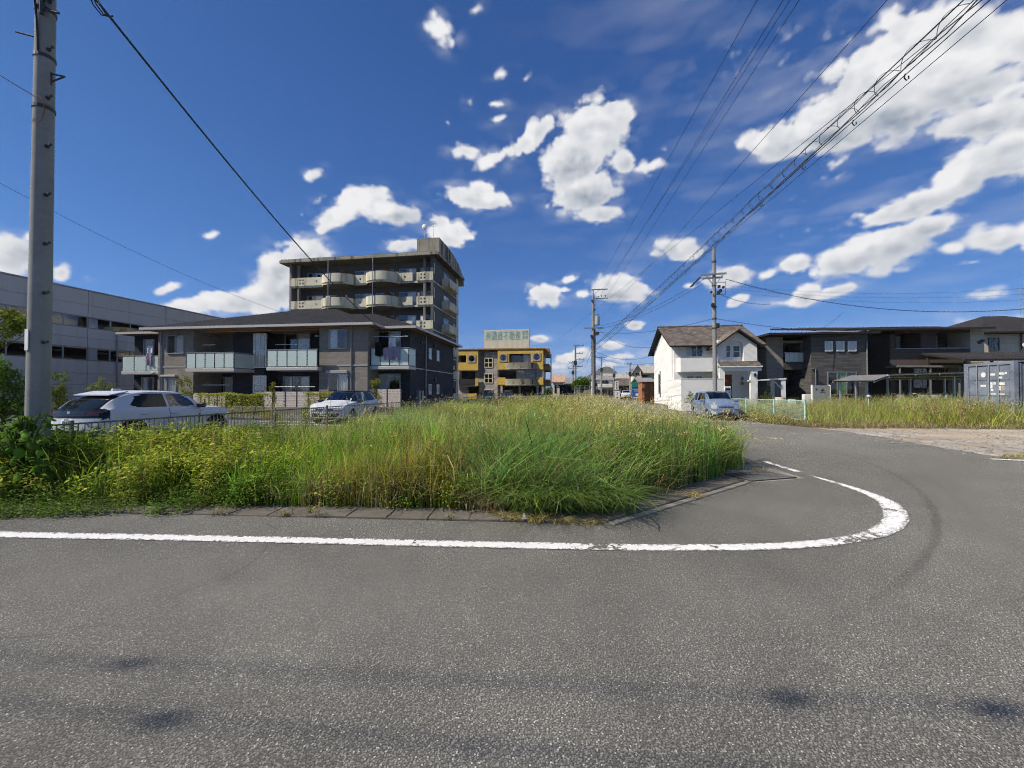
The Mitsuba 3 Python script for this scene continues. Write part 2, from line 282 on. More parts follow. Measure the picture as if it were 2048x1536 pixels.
def asphalt_color(p, n, uv):
    d1, d2, r = voronoi(p.x * 118, p.y * 118)
    e1, e2, q = voronoi(p.x * 250 + 7, p.y * 250 + 3)
    s = fbm(p.x * 0.45, p.y * 0.8, 0.0, 4)
    s2 = fbm(p.x * 3.1 + 5, p.y * 3.1, 0.0, 3)
    stone = smoothstep(0.66, 0.36, d1)
    tone = 0.048 + stone * (0.032 + 0.165 * r * r * r + 0.05 * r) + 0.05 * q * smoothstep(0.6, 0.3, e1)
    tone = dr.select((r > 0.978) & (d1 < 0.42), 0.55, tone)
    tone = tone * (0.74 + 0.48 * s) * (0.86 + 0.28 * s2)
    # a few hairline cracks
    w1 = fbm(p.x * 0.55 + 3, p.y * 0.55, 9.0, 4)
    crack = smoothstep(0.0045, 0.0015, dr.abs(w1 - 0.47)) * smoothstep(0.50, 0.62, fbm(p.x * 0.25 + 9, p.y * 0.25, 1.0, 2))
    tone = tone * (1 - 0.45 * crack)
    stain = mi.Float(0)
    # black tyre marks through the bend
    for (cx, cy, rad, wid, k, a0, a1) in SKIDS:
        rr = dr.sqrt(dr.square(p.x - cx) + dr.square(p.y - cy))
        ang = dr.atan2(p.y - cy, p.x - cx)
        g = fbm(p.x * 30, p.y * 30, 2.0, 2)
        mk = smoothstep(wid, wid * 0.4, dr.abs(rr - rad) + (g - 0.5) * wid * 0.9) * smoothstep(a0, a0 + 0.25, ang) * smoothstep(a1, a1 - 0.2, ang)
        stain = dr.maximum(stain, k * mk)
    tone = tone * (1 - 0.8 * stain)
    return mi.Color3f(tone * 1.03, tone * 1.0, tone * 0.895)

SKIDS = [(-2.77,12.81,11.34,0.055,0.38,-1.19,-0.06),(-2.52,12.91,11.56,0.045,0.2,-0.89,-0.31)]

def asphalt_bump(p, n, uv):
    d1, d2, r = voronoi(p.x * 118, p.y * 118)
    return smoothstep(0.7, 0.25, d1) * (0.4 + 0.6 * r) * 0.0020

mat('asphalt', {'type': 'bumpmap', 'arbitrary': proc(asphalt_bump, 1.5e-3), 'scale': 1.0, 'b': P(proc(asphalt_color), 0.85, 0.35)})

def lot_color(p, n, uv):
    d1, d2, r = voronoi(p.x * 60, p.y * 60)
    s = fbm(p.x * 0.4, p.y * 0.4, 0.0, 4)
    t = (0.085 + 0.05 * r) * (0.8 + 0.4 * s)
    return mi.Color3f(t, t, t)
mat('lot_asphalt', P(proc(lot_color), 0.85, 0.3))

def line_color(p, n, uv):
    base = asphalt_color(p, n, uv)
    w = fbm(p.x * 5, p.y * 5, 3.0, 3) * 0.55 + fbm(p.x * 34, p.y * 34, 5.0, 3) * 0.45
    big = fbm(p.x * 1.1 + 2, p.y * 1.1, 7.0, 2)
    # more of the paint is gone on the bend where wheels cut the corner
    gone = smoothstep(-0.4, 3.0, p.x) * 0.085 + 0.285 + 0.10 * (big - 0.5)
    gone = gone + 0.15 * smoothstep(0.42, 0.1, dr.abs(p.x - 0.80)) * smoothstep(2.5, 3.5, p.y)
    e = fbm(p.x * 55, p.y * 55, 11.0, 2)
    edge = dr.minimum(uv.y, 1 - uv.y)
    k = smoothstep(gone, gone + 0.035, w) * smoothstep(-0.02, 0.05, edge - 0.22 * smoothstep(0.45, 0.75, e))
    crack = fbm(p.x * 16, p.y * 60, 4.0, 2)
    k = k * (1 - 0.6 * smoothstep(0.66, 0.74, crack) * smoothstep(2.2, 3.6, p.x))
    t = 0.68 * (0.92 + 0.14 * noise(p.x * 25, p.y * 25, 0.0))
    return mix(base, mi.Color3f(t, t, t * 0.97), k)
mat('line_paint', P(proc(line_color), 0.7, 0.3))
mat('lot_line_paint', P(grain((0.7, 0.7, 0.68), 0.2, 8, 40), 0.7))

def soil_color(p, n, uv):
    s = fbm(p.x * 1.3, p.y * 1.3, 0.0, 4)
    g = noise(p.x * 60, p.y * 60, 0.0)
    return mix((0.055, 0.045, 0.03), (0.10, 0.095, 0.045), s) * (0.8 + 0.4 * g)
mat('room_wall', P((0.20, 0.185, 0.165), 0.9, 0.1))
mat('soil', P(proc(soil_color), 0.95, 0.1))

def gravel_color(p, n, uv):
    d1, d2, r = voronoi(p.x * 48, p.y * 48)
    e1, e2, q = voronoi(p.x * 110, p.y * 110)
    s = fbm(p.x * 0.7, p.y * 1.7, 0.0, 4)
    t = (0.15 + 0.15 * r * smoothstep(0.6, 0.3, d1) + 0.08 * q) * (0.75 + 0.5 * s)
    dirt = smoothstep(0.36, 0.56, fbm(p.x * 0.45 + 4, p.y * 1.3, 2.0, 4))
    return mix(mi.Color3f(t * 1.08, t, t * 0.87), mi.Color3f(0.245, 0.20, 0.145) * (0.65 + 0.6 * r), dirt * 0.85)
mat('gravel', P(proc(gravel_color), 0.95, 0.15))

def concrete(color, stain=0.5, streak=0.0, s=2.2):
    c = mi.Color3f(color)
    def fn(p, n, uv):
        a = fbm(p.x * s, p.y * s, p.z * s, 4)
        b = fbm(p.x * 14, p.y * 14, p.z * 14, 3)
        g = noise(p.x * 90, p.y * 90, p.z * 90)
        v = 1 + stain * 0.5 * (2 * a - 1) + stain * 0.3 * (2 * b - 1) + 0.1 * (2 * g - 1)
        if streak:
            # dark rain streaks of algae that run down the face
            k = fbm(p.x * 3.2, p.y * 3.2, p.z * 0.22, 4)
            v = v * (1 - streak * smoothstep(0.5, 0.72, k))
        return c * v
    return proc(fn)
mat('drain_concrete', P(concrete((0.125, 0.113, 0.098), 0.75, s=3.0), 0.9, 0.2))
mat('edge_concrete', P(concrete((0.22, 0.205, 0.175), 0.6, s=3.0), 0.9, 0.2))
mat('pole_concrete', P(concrete((0.25, 0.255, 0.245), 0.4, 0.3, s=1.5), 0.85, 0.25))
mat('tower_concrete', P(concrete((0.60, 0.57, 0.43), 0.3, 0.52, s=0.9), 0.9, 0.2))
mat('tower_under_shade', P(concrete((0.10, 0.095, 0.085), 0.6, 0.3, s=0.8), 0.9, 0.1))  # shade under the tower slabs and roof, put into a dark concrete colour
mat('tower_dirty', P(concrete((0.30, 0.28, 0.22), 0.7, 0.75, s=0.8), 0.9, 0.2))
mat('tower_grey', P(siding((0.090, 0.092, 0.098), 0.10, 0.2, 0.1, 0.8), 0.7, 0.3))
mat('tower_wall', P(concrete((0.20, 0.19, 0.17), 0.3, 0.2, s=1.0), 0.85, 0.2))
mat('grey_metal', P(grain((0.28, 0.29, 0.30), 0.15, 8, 60), 0.45, 0.5, 0.5))
mat('dark_metal', P((0.035, 0.036, 0.04), 0.45, 0.5))
mat('fence_steel', P(grain((0.13, 0.12, 0.105), 0.2, 9, 60), 0.5, 0.4))
mat('galvanised', P(grain((0.45, 0.46, 0.47), 0.18, 14, 90), 0.45, 0.5, 0.6))
mat('old_steel', P(grain((0.20, 0.20, 0.20), 0.35, 14, 90), 0.5, 0.5, 0.5))
mat('black_rubber', P((0.012, 0.012, 0.013), 0.55, 0.4))
mat('wire_black', P((0.022, 0.022, 0.024), 0.5, 0.4))
mat('wire_grey', P((0.07, 0.072, 0.075), 0.6, 0.4))
mat('white_paint', P(grain((0.74, 0.74, 0.71), 0.08, 3, 30), 0.6, 0.3))
mat('white_stucco', P(grain((0.70, 0.695, 0.67), 0.07, 1.2, 45), 0.9, 0.2))
mat('white_trim', P((0.72, 0.72, 0.70), 0.4, 0.4))
mat('cream', P(grain((0.62, 0.56, 0.42), 0.10, 2, 30), 0.8, 0.2))
mat('beige_wall', P(siding((0.50, 0.46, 0.36), 0.45, 1.8, 0.05, 0.85), 0.8, 0.2))
mat('brown_wall', P(siding((0.085, 0.066, 0.058), 0.45, 1.6, 0.08, 0.8), 0.75, 0.25))
mat('dark_tile', P(siding((0.085, 0.082, 0.08), 0.12, 0.9, 0.28, 0.7), 0.75, 0.25))
mat('taupe_tile', P(siding((0.225, 0.205, 0.18), 0.15, 0.45, 0.12, 0.75), 0.8, 0.25))
mat('charcoal_board', P(siding((0.030, 0.033, 0.042), 0.15, 0.6, 0.22, 0.75), 0.75, 0.25))
mat('roof_slate', P(siding((0.024, 0.025, 0.028), 0.075, 0.35, 0.25, 0.7), 0.9, 0.12))
mat('roof_brown', P(siding((0.125, 0.105, 0.09), 0.14, 0.3, 0.3, 0.6), 0.85, 0.25))
mat('roof_grey', P(siding((0.22, 0.22, 0.22), 0.16, 0.3, 0.15, 0.6), 0.7, 0.3))
mat('roof_pale', P(siding((0.36, 0.34, 0.30), 0.16, 0.3, 0.15, 0.7), 0.7, 0.3))
mat('roof_dark', P(siding((0.028, 0.026, 0.028), 0.12, 0.3, 0.2, 0.7), 0.85, 0.2))
mat('fascia', P((0.42, 0.42, 0.41), 0.5, 0.4))
mat('soffit', P(grain((0.20, 0.12, 0.075), 0.15, 3, 30), 0.7, 0.3))
mat('slat_board', P(siding((0.60, 0.53, 0.47), 0.095, 6.0, 0.06, 0.6), 0.7, 0.3))
mat('warehouse_panel', P(concrete((0.60, 0.56, 0.50), 0.10, 0.08, s=0.4), 0.7, 0.3))
mat('joint_dark', P((0.05, 0.05, 0.055), 0.8, 0.2))
mat('car_cloth', P(grain((0.07, 0.07, 0.075), 0.2, 20, 80), 0.9, 0.2))
mat('tinted_pane', {'type': 'thindielectric', 'int_ior': 1.5, 'specular_transmittance': {'type': 'rgb', 'value': [0.16, 0.19, 0.185]}}, False)
mat('curtain', P(grain((0.50, 0.52, 0.50), 0.12, 9, 20), 0.9, 0.1))
mat('green_curtain', P(grain((0.07, 0.22, 0.05), 0.3, 4, 20), 0.8, 0.2))
mat('shutter_grey', P(siding((0.16, 0.16, 0.16), 0.075, 8.0, 0.05, 0.6), 0.5, 0.4))
mat('window_frame', P((0.33, 0.33, 0.32), 0.4, 0.5))
mat('window_frame_dark', P((0.05, 0.05, 0.05), 0.4, 0.5))
mat('pane', {'type': 'thindielectric', 'int_ior': 1.6}, False)
mat('frosted', P((0.50, 0.60, 0.56), 0.32, 0.6))
mat('clear_panel', {'type': 'thindielectric', 'int_ior': 1.5}, False)
mat('yellow_wall', P(siding((0.66, 0.46, 0.10), 0.10, 0.3, 0.10, 0.85), 0.8, 0.25))
mat('stone_grey', P(siding((0.40, 0.375, 0.34), 0.25, 0.5, 0.25, 0.75), 0.85, 0.2))
mat('orange_wall', P(siding((0.33, 0.19, 0.08), 0.2, 0.6, 0.15, 0.75), 0.8, 0.2))
mat('pinkish', P((0.42, 0.34, 0.32), 0.8, 0.2))
mat('salmon_roof', P(siding((0.42, 0.29, 0.22), 0.16, 0.3, 0.15, 0.7), 0.8, 0.2))
mat('sign_cream', P(concrete((0.60, 0.60, 0.50), 0.12, 0.12, s=1.2), 0.7, 0.3))
mat('sign_letter', P(grain((0.26, 0.44, 0.42), 0.3, 2.0, 10), 0.7, 0.3))
mat('rust', P(grain((0.22, 0.09, 0.04), 0.4, 8, 60), 0.8, 0.2))
mat('brown_steel', P(siding((0.30, 0.13, 0.06), 3.0, 0.25, 0.10, 0.85), 0.7, 0.3))
mat('container_blue', P(grain((0.19, 0.225, 0.285), 0.28, 2.5, 30), 0.55, 0.4))
mat('door_wood', P(grain((0.16, 0.035, 0.018), 0.2, 9, 40), 0.5, 0.4))
mat('mint_paint', P(grain((0.38, 0.55, 0.45), 0.2, 8, 50), 0.5, 0.4))
mat('mint_wire', P((0.50, 0.60, 0.53), 0.5, 0.4))
mat('sign_blue', P((0.04, 0.12, 0.32), 0.4, 0.5))
mat('sign_teal', P((0.02, 0.20, 0.17), 0.4, 0.5))
mat('bark', P(grain((0.10, 0.08, 0.055), 0.4, 18, 90), 0.9, 0.1))
mat('car_white', {**P((0.50, 0.52, 0.55), 0.26, 0.5), 'clearcoat': 1.0, 'clearcoat_gloss': 0.96})
mat('car_blue', {**P((0.20, 0.27, 0.39), 0.3, 0.5, 0.35), 'clearcoat': 1.0, 'clearcoat_gloss': 0.95})
mat('car_navy', {**P((0.03, 0.06, 0.12), 0.3, 0.5, 0.3), 'clearcoat': 1.0, 'clearcoat_gloss': 0.95})
mat('car_black', {**P((0.012, 0.013, 0.015), 0.2, 0.5), 'clearcoat': 1.0, 'clearcoat_gloss': 0.97})
mat('car_glass', P((0.008, 0.010, 0.012), 0.06, 0.25))
mat('chrome', P((0.65, 0.66, 0.68), 0.15, 0.5, 1.0))
mat('lamp_clear', P((0.55, 0.57, 0.6), 0.1, 0.6, 0.3))
mat('lamp_red', P((0.09, 0.008, 0.008), 0.12, 0.6))
mat('plate_white', P((0.75, 0.76, 0.74), 0.5, 0.4))
mat('plate_yellow', P((0.72, 0.40, 0.03), 0.5, 0.4))
mat('plate_ink', P((0.02, 0.09, 0.05), 0.6, 0.3))
mat('black_cloth', P(grain((0.012, 0.012, 0.014), 0.3, 9, 60), 0.95, 0.1))
mat('purple_cloth', P(grain((0.30, 0.25, 0.33), 0.15, 9, 60), 0.95, 0.1))
mat('white_cloth', P(grain((0.68, 0.69, 0.72), 0.1, 9, 60), 0.95, 0.1))
mat('solar', P((0.10, 0.13, 0.18), 0.12, 0.6))
def roofsheet_color(p, n, uv):
    return mix((0.15, 0.15, 0.145), (0.23, 0.225, 0.21), fbm(p.x * 2, p.y * 2, p.z * 2, 3))
mat('shelter_sheet', P(proc(roofsheet_color), 0.6, 0.3))
def hill_color(p, n, uv):
    a = fbm(p.x * 0.03, p.y * 0.03, p.z * 0.03, 4)
    return mix((0.016, 0.024, 0.015), (0.036, 0.05, 0.026), a)
mat('hill_forest', P(proc(hill_color), 0.95, 0.1))
def leafmat(name, trans=0.75, rough=0.5):
    scene[name] = {'type': 'principledthin', 'base_color': {'type': 'mesh_attribute', 'name': 'vertex_color'}, 'roughness': rough, 'diff_trans': trans, 'eta': 1.4}
leafmat('blade', 1.0)
leafmat('leaf', 0.65, 0.42)
leafmat('dry', 0.4, 0.8)
# ------------------------------------------------------------------ ground, roads, markings
setting('ground', sheet([(-4500, -4500), (4500, -4500), (4500, 4500), (-4500, 4500)], -0.02), 'soil', 'bare earth under the weeds and between the houses')
ROAD = [(-90, -25), (90, -25), (90, 4.6), (11.3, 8.55), (11.5, 10.1), (12.0, 11.9), (12.5, 14.4), (12.2, 16.3), (11.7, 18.3), (11.7, 21), (15.6, 46), (21, 84), (14.8, 84), (9.7, 46),
        (6.6, 24), (5.05, 8.6), (5.05, 6.75), (3.99, 6.44), (1.15, 4.50), (-0.14, 4.54), (-8, 5.08), (-90, 10.5)]
setting('road', sheet(ROAD, 0.0), 'asphalt', 'worn grey asphalt road that bends round the grassy corner')
setting('parking_lot', sheet([(-38, 8.0), (-7.75, 6.4), (-5.6, 16.5), (-4.3, 23.5), (-9, 24.2), (-30, 27.0)], 0.0), 'lot_asphalt', 'asphalt car park before the low apartment block')
setting('gravel', sheet([(90, 4.5), (11.2, 8.5), (11.45, 10.1), (11.95, 11.9), (12.45, 14.4), (12.3, 15.8), (16, 15.6), (26, 14.4), (90, 9)], 0.004), 'gravel', 'stony brown gravel verge beside the bend')
setting('back_street', sheet([(-60, 47), (9, 41), (9.5, 47), (-60, 54)], 0.0), 'lot_asphalt', 'narrow street behind the grassy lot')

def ribbon(pts, w, z):
    p = np.asarray(pts, float)
    q = np.linspace(0, 1, 90)
    s = np.r_[0, np.cumsum(np.linalg.norm(np.diff(p, axis=0), axis=1))]
    s /= s[-1]
    p = np.stack([PchipInterpolator(s, p[:, 0])(q), PchipInterpolator(s, p[:, 1])(q)], 1)
    w = np.interp(q, s, w) if np.ndim(w) else np.full(90, w)
    t = np.gradient(p, axis=0)
    t /= np.linalg.norm(t, axis=1, keepdims=True)
    nrm = np.stack([-t[:, 1], t[:, 0]], 1)
    a, b = p + nrm * w[:, None] / 2, p - nrm * w[:, None] / 2
    v = np.column_stack([np.vstack([a, b]), np.full(180, z)])
    i = np.arange(89)
    m = mesh(v, np.stack([i, i + 90, i + 91, i + 1], 1))
    if m.face_normals[0][2] < 0:
        m = trimesh.Trimesh(m.vertices, m.faces[:, ::-1], process=False)
    return m
LINE = [(-30, 5.55), (-14, 4.62), (-5.47, 4.14), (-3.26, 4.04), (-1.13, 3.92), (0.38, 3.84), (1.35, 3.80), (2.34, 3.81), (2.99, 3.88), (3.49, 4.0), (3.99, 4.2), (4.51, 4.55), (4.9, 4.95), (5.2, 5.37), (5.36, 5.9), (5.40, 6.43), (5.40, 6.95)]
WID = [0.15] * 9 + [0.15, 0.175, 0.21, 0.225, 0.20, 0.15, 0.115, 0.07]
LUV = np.column_stack([np.tile(np.linspace(0, 1, 90), 2), np.repeat([1.0, 0.0], 90)])
def line(label, m):
    k = thing('road_line', label, 'road marking')
    put(k, m, 'line_paint', None, False, None, LUV)
line('long white edge line that runs across the front and hooks round the corner, flaking on the bend', ribbon(LINE, np.array(WID) * 1.07, 0.006))
line('short white dash beyond the drain grate', ribbon([(5.42, 7.3), (5.44, 7.8), (5.47, 8.35)], 0.15, 0.006))
line('white edge line on the far side by the gravel, cut by the right edge of the photo', ribbon([(10.7, 8.62), (11.3, 8.4), (14, 8.1), (30, 7.2)], 0.15, 0.012))

# drain cover slabs along the front of the lot, joints open, each one settled a little differently
rng = np.random.default_rng(5)
ds = thing('drain_cover', 'row of square concrete drain slabs along the front of the grassy lot', 'drain cover')
p0, p1 = np.array([-9.0, 5.03]), np.array([1.15, 4.40])
L = np.linalg.norm(p1 - p0)
e, nn = (p1 - p0) / L, np.array([-(p1 - p0)[1], (p1 - p0)[0]]) / L
for k in range(int(L / 0.5)):
    a = p0 + e * (k * 0.5)
    fr = Frame(a[0], a[1], 0, math.degrees(math.atan2(-e[1], e[0])) + rng.normal(0, 0.35))
    h = 0.024 + rng.normal(0, 0.006)
    part(ds, 'slab', bev(0.003, 0.497, 0.085 + rng.normal(0, .006), 0.53, -0.1, h * .8, 0.006), 'drain_concrete', fr)
gk = thing('gutter', 'concrete gutter blocks along the cut corner of the grassy lot', 'gutter')
def blocks(key, p0, p1, w, h, step=0.6):
    p0, p1 = np.array(p0, float), np.array(p1, float)
    L = np.linalg.norm(p1 - p0)
    e = (p1 - p0) / L
    n = max(1, int(round(L / step)))
    for k in range(n):
        a = p0 + e * (L * k / n)
        fr = Frame(a[0], a[1], 0, math.degrees(math.atan2(-e[1], e[0])))
        part(key, 'block', bev(0.006, L / n - 0.006, 0.10, w, -0.1, h + rng.normal(0, 0.003), 0.012), 'drain_concrete', fr)
        part(key, 'rim', bev(0.004, L / n - 0.004, 0.0, 0.095, -0.1, 0.018 + rng.normal(0, 0.002), 0.008), 'edge_concrete', fr)
blocks(gk, (1.17, 4.42), (4.0, 6.45), 0.50, 0.035)
blocks(gk, (5.03, 8.0), (6.55, 23.5), 0.45, 0.04, 1.0)
# steel drain grate at the corner
gr = thing('drain_grate', 'steel drain grate set in the asphalt at the corner of the lot', 'drain grate')
part(gk, 'apron', plate([(3.93, 6.42), (5.12, 6.74), (5.12, 8.02), (4.5, 8.02), (3.6, 6.75)], -0.05, 0.004), 'edge_concrete')
gf = Frame(4.03, 6.50, 0.012, -15.4)
put_frame = cat([box(0, 1.0, 0, 0.05, -0.02, 0.014), box(0, 1.0, 0.55, 0.60, -0.02, 0.014), box(0, 0.05, 0.052, 0.548, -0.02, 0.013), box(0.95, 1.0, 0.052, 0.548, -0.02, 0.013)])
part(gr, 'frame', put_frame, 'drain_concrete', gf)
part(gr, 'pit', box(0.05, 0.95, 0.05, 0.55, -0.018, 0.003), 'joint_dark', gf)  # dark solid slab below the bars, painted shade in place of a hollow
for k in range(22):
    part(gr, 'bar', box(0.065 + k * 0.04, 0.08 + k * 0.04, 0.053, 0.547, 0.004, 0.011), 'old_steel', gf)
whole('litter', 'small crumpled white scrap lying on the drain slabs', 'litter', trimesh.Trimesh(np.array([[0, 0, .02], [.07, .01, .02], [.05, .05, .02], [.01, .06, .02], [.03, .02, .09], [.045, .04, .07]]) + [0.11, 4.52, 0.02], [[0, 1, 4], [1, 2, 5], [2, 3, 5], [3, 0, 4], [4, 1, 5], [3, 4, 5], [0, 2, 1], [0, 3, 2]], process=False), 'white_paint')

# parking bay lines
pb = thing('bay_line', 'white painted bay lines on the car park behind the bar fence', 'road marking')
for (a, b) in (((-9.9, 13.9), (-6.6, 13.3)), ((-11.6, 17.6), (-6.5, 16.7)), ((-12.4, 18.9), (-8.9, 18.4))):
    part(pb, 'stripe', ribbon([a, ((a[0] + b[0]) / 2, (a[1] + b[1]) / 2), b], 0.16, 0.005), 'lot_line_paint')

# ------------------------------------------------------------------ building kit
def win(b, fr, x0, x1, z0, z1, y, cols=2, back='dark_room', fm='window_frame', rows=1, t=0.05, shut=0.0, lab=None):
    """a window of frame, panes and what hangs behind them; y is the wall plane, the frame stands proud of it"""
    ys = [x0 + (x1 - x0) * k / cols for k in range(cols + 1)]
    fr_m = [box(x0 - t, x0, y - 0.07, y + 0.02, z0 - t, z1 + t), box(x1, x1 + t, y - 0.07, y + 0.02, z0 - t, z1 + t),
            box(x0, x1, y - 0.07, y + 0.02, z1, z1 + t), box(x0, x1, y - 0.09, y + 0.02, z0 - t, z0)]
    for k in range(1, cols):
        fr_m.append(box(ys[k] - t * 0.5, ys[k] + t * 0.5, y - 0.06, y + 0.015, z0, z1))
    for k in range(1, rows):
        zz = z0 + (z1 - z0) * k / rows
        fr_m.append(box(x0, x1, y - 0.055, y + 0.014, zz - t * 0.4, zz + t * 0.4))
    w = part(b, 'window', cat(fr_m), fm, fr, label=lab)
    opening(fr, x0, x1, y, z0, z1)
    backs = back if isinstance(back, (list, tuple)) else [back] * cols
    for k in range(cols):
        yp = y - 0.045 + 0.012 * (k % 2)
        part(w, 'pane', mesh([[ys[k], yp, z0], [ys[k + 1], yp, z0], [ys[k + 1], yp, z1], [ys[k], yp, z1]], [[0, 1, 2, 3]]), 'pane', fr)
        m = backs[k % len(backs)]
        if m in ('curtain', 'green_curtain'):
            n = 14
            xx = np.linspace(ys[k], ys[k + 1], n)
            yy = y + 0.05 - 0.03 * (np.arange(n) % 2)
            v = np.vstack([np.column_stack([xx, yy, np.full(n, z0 - .02)]), np.column_stack([xx, yy, np.full(n, z1 + .02)])])
            i = np.arange(n - 1)
            part(w, 'curtain', mesh(v, np.stack([i, i + 1, i + n + 1, i + n], 1)), m, fr)
        elif m == 'shutter_grey':
            part(w, 'shutter', box(ys[k], ys[k + 1], y - 0.075, y - 0.06, z0, z1), m, fr)
    return w

def hip(x0, x1, y0, y1, z0, rise, t=0.16, cut=None):
    """hip roof slab with a ridge along the longer side; t = edge thickness"""
    w, d = x1 - x0, y1 - y0
    if w >= d:
        r = d / 2 if cut is None else cut
        a, b = (x0 + r, y0 + d / 2), (x1 - r, y0 + d / 2)
    else:
        r = w / 2 if cut is None else cut
        a, b = (x0 + w / 2, y0 + r), (x0 + w / 2, y1 - r)
    v = [[x0, y0, z0], [x1, y0, z0], [x1, y1, z0], [x0, y1, z0], [x0, y0, z0 + t], [x1, y0, z0 + t], [x1, y1, z0 + t], [x0, y1, z0 + t], [a[0], a[1], z0 + t + rise], [b[0], b[1], z0 + t + rise]]
    if w >= d:
        top = [[4, 5, 9], [4, 9, 8], [5, 6, 9], [6, 7, 8], [6, 8, 9], [7, 4, 8]]
    else:
        top = [[4, 5, 8], [5, 6, 9], [5, 9, 8], [6, 7, 9], [7, 4, 8], [7, 8, 9]]
    side = [[0, 1, 5], [0, 5, 4], [1, 2, 6], [1, 6, 5], [2, 3, 7], [2, 7, 6], [3, 0, 4], [3, 4, 7]]
    return (trimesh.Trimesh(v, top, process=False), trimesh.Trimesh(v, side, process=False), trimesh.Trimesh(v, [[0, 2, 1], [0, 3, 2]], process=False))

def tripart_roof(b, fr, args, roof_mat, edge='fascia', under='soffit', name='roof', lab=None):
    top, side, low = hip(*args)
    r = part(b, name, top, roof_mat, fr, label=lab)
    part(r, 'fascia', side, edge, fr)
    part(r, 'soffit', low, under, fr)
    return r

# ------------------------------------------------------------------ the low apartment block
A = Frame(-9.36, 24.9, 0, 7.5)
b = thing('apartment_block', 'low grey and black two storey apartment block with glass balconies behind the parked cars', 'apartment building')
u, hh = A.u, A.h
EZ = 5.68
part(b, 'plinth', box(-19.6, 2.35, -0.02, 12.2, 0, 0.45), 'edge_concrete', A)
# taupe end blocks, black middle set back, black wings
wallbox(b, A, -15.6, u(386), 0, 2.2, 0.46, EZ, 'taupe_tile', label='taupe tiled wall block left of the middle')
wallbox(b, A, u(638), 0, 0, 2.2, 0.46, EZ, 'taupe_tile', label='taupe tiled wall block at the right')
wallbox(b, A, -19.45, 2.25, 2.21, 12, 0.46, EZ, 'charcoal_board', label='charcoal boarded wall of the middle and ends')
wallbox(b, A, -19.45, -15.61, 1.5, 2.2, 0.46, EZ, 'charcoal_board', skip='y1')
opening(A, -19.2, -15.8, 2.21, .6, EZ - .3)
wallbox(b, A, 0.01, 2.25, 1.5, 2.2, 0.46, EZ, 'charcoal_board', skip='y1')
opening(A, .2, 2.1, 2.21, .6, EZ - .3)
mid0, mid1 = u(388), u(637)
wallbox(b, A, u(470, 1.2), u(533, 1.2), 1.0, 2.2, 0.46, EZ, 'charcoal_board')
part(b, 'wall', box(mid0, u(393, 1.2), 1.2, 2.19, 0.46, EZ), 'taupe_tile', A)
part(b, 'trim', box(-15.62, u(386) + .01, -0.03, 0, hh(680, 731) - .04, hh(680, 731) + .05), 'window_frame', A)
part(b, 'trim', box(u(638) - .01, .02, -0.03, 0, hh(680, 731) - .04, hh(680, 731) + .05), 'window_frame', A)
part(b, 'trim', box(2.25, 2.28, 1.48, 12.02, 3.05, 3.12), 'window_frame', A)
for xx, yy in ((u(322), -0.06), (u(703), -0.06), (2.32, 4.4)):
    part(b, 'downpipe', rod([xx, yy, 0.4], [xx, yy, EZ], 0.045, 8), 'grey_metal', A)
# windows of the front
win(b, A, u(335), u(366), hh(350, 706), hh(350, 672), 0, 2, ['dark_room', 'curtain'])
win(b, A, u(659), u(692), hh(676, 696), hh(676, 660), 0, 2, ['curtain', 'dark_room'])
win(b, A, u(658), u(695), hh(676, 787), hh(676, 748), 0, 2, ['dark_room', 'curtain'])
win(b, A, u(335), u(352), hh(345, 786), hh(345, 756), 0, 1, 'curtain')
part(b, 'shutter_box', bev(u(655), u(697), -0.22, -0.005, hh(676, 747), hh(676, 741), 0.02), 'window_frame', A)
part(b, 'shutter_box', bev(u(326), u(355), -0.22, -0.005, hh(345, 754), hh(345, 750), 0.02), 'window_frame', A)
for (za, zb) in ((734, 669), (784, 753)):
    win(b, A, u(509, 1), u(531, 1), hh(520, za, 1), hh(520, zb, 1), 1.0, 2, 'curtain', 'white_trim', 2, 0.07)
win(b, A, u(571, 2.2), u(619, 2.2), hh(595, 700, 2.2), hh(595, 668, 2.2), 2.2, 2, ['dark_room', 'curtain'])
win(b, A, u(568, 2.2), u(619, 2.2), hh(595, 790, 2.2), hh(595, 754, 2.2), 2.2, 3, ['curtain', 'dark_room', 'curtain'])
win(b, A, u(425, 2.2), u(472, 2.2), hh(448, 790, 2.2), hh(448, 755, 2.2), 2.2, 2, ['dark_room', 'curtain'])
win(b, A, u(421, 2.2), u(469, 2.2), hh(445, 705, 2.2), hh(445, 671, 2.2), 2.2, 1, 'shutter_grey', lab='window closed by a grey roller shutter')
win(b, A, u(288, 1.5), u(307, 1.5), hh(297, 712, 1.5), hh(297, 680, 1.5), 1.5, 1, 'curtain')
win(b, A, u(285, 1.5), u(307, 1.5), hh(297, 790, 1.5), hh(297, 756, 1.5), 1.5, 2, ['curtain', 'dark_room'])
win(b, A, u(757, 1.5), u(800, 1.5), hh(780, 706, 1.5), hh(780, 664, 1.5), 1.5, 2, ['dark_room', 'curtain'])
win(b, A, u(757, 1.5), u(800, 1.5), hh(780, 779, 1.5), hh(780, 749, 1.5), 1.5, 2, ['curtain', 'dark_room'])
S = Frame(*A.w(np.array([2.25, 0, 0])), 7.5 - 90)   # the right-hand side of the block, seen from its own front
for (z0, z1) in ((4.0, 4.75), (1.25, 1.95)):
    for yy in (5.2, 7.1):
        win(b, S, yy, yy + 0.42, z0, z1, 0, 1, 'curtain', 'white_trim', 1, 0.06)
for yy, zz in ((3.4, 4.9), (6.3, 5.0), (6.4, 2.3)):
    part(b, 'vent', bev(yy, yy + 0.22, -0.12, 0, zz, zz + 0.22, 0.02), 'dark_metal', S)
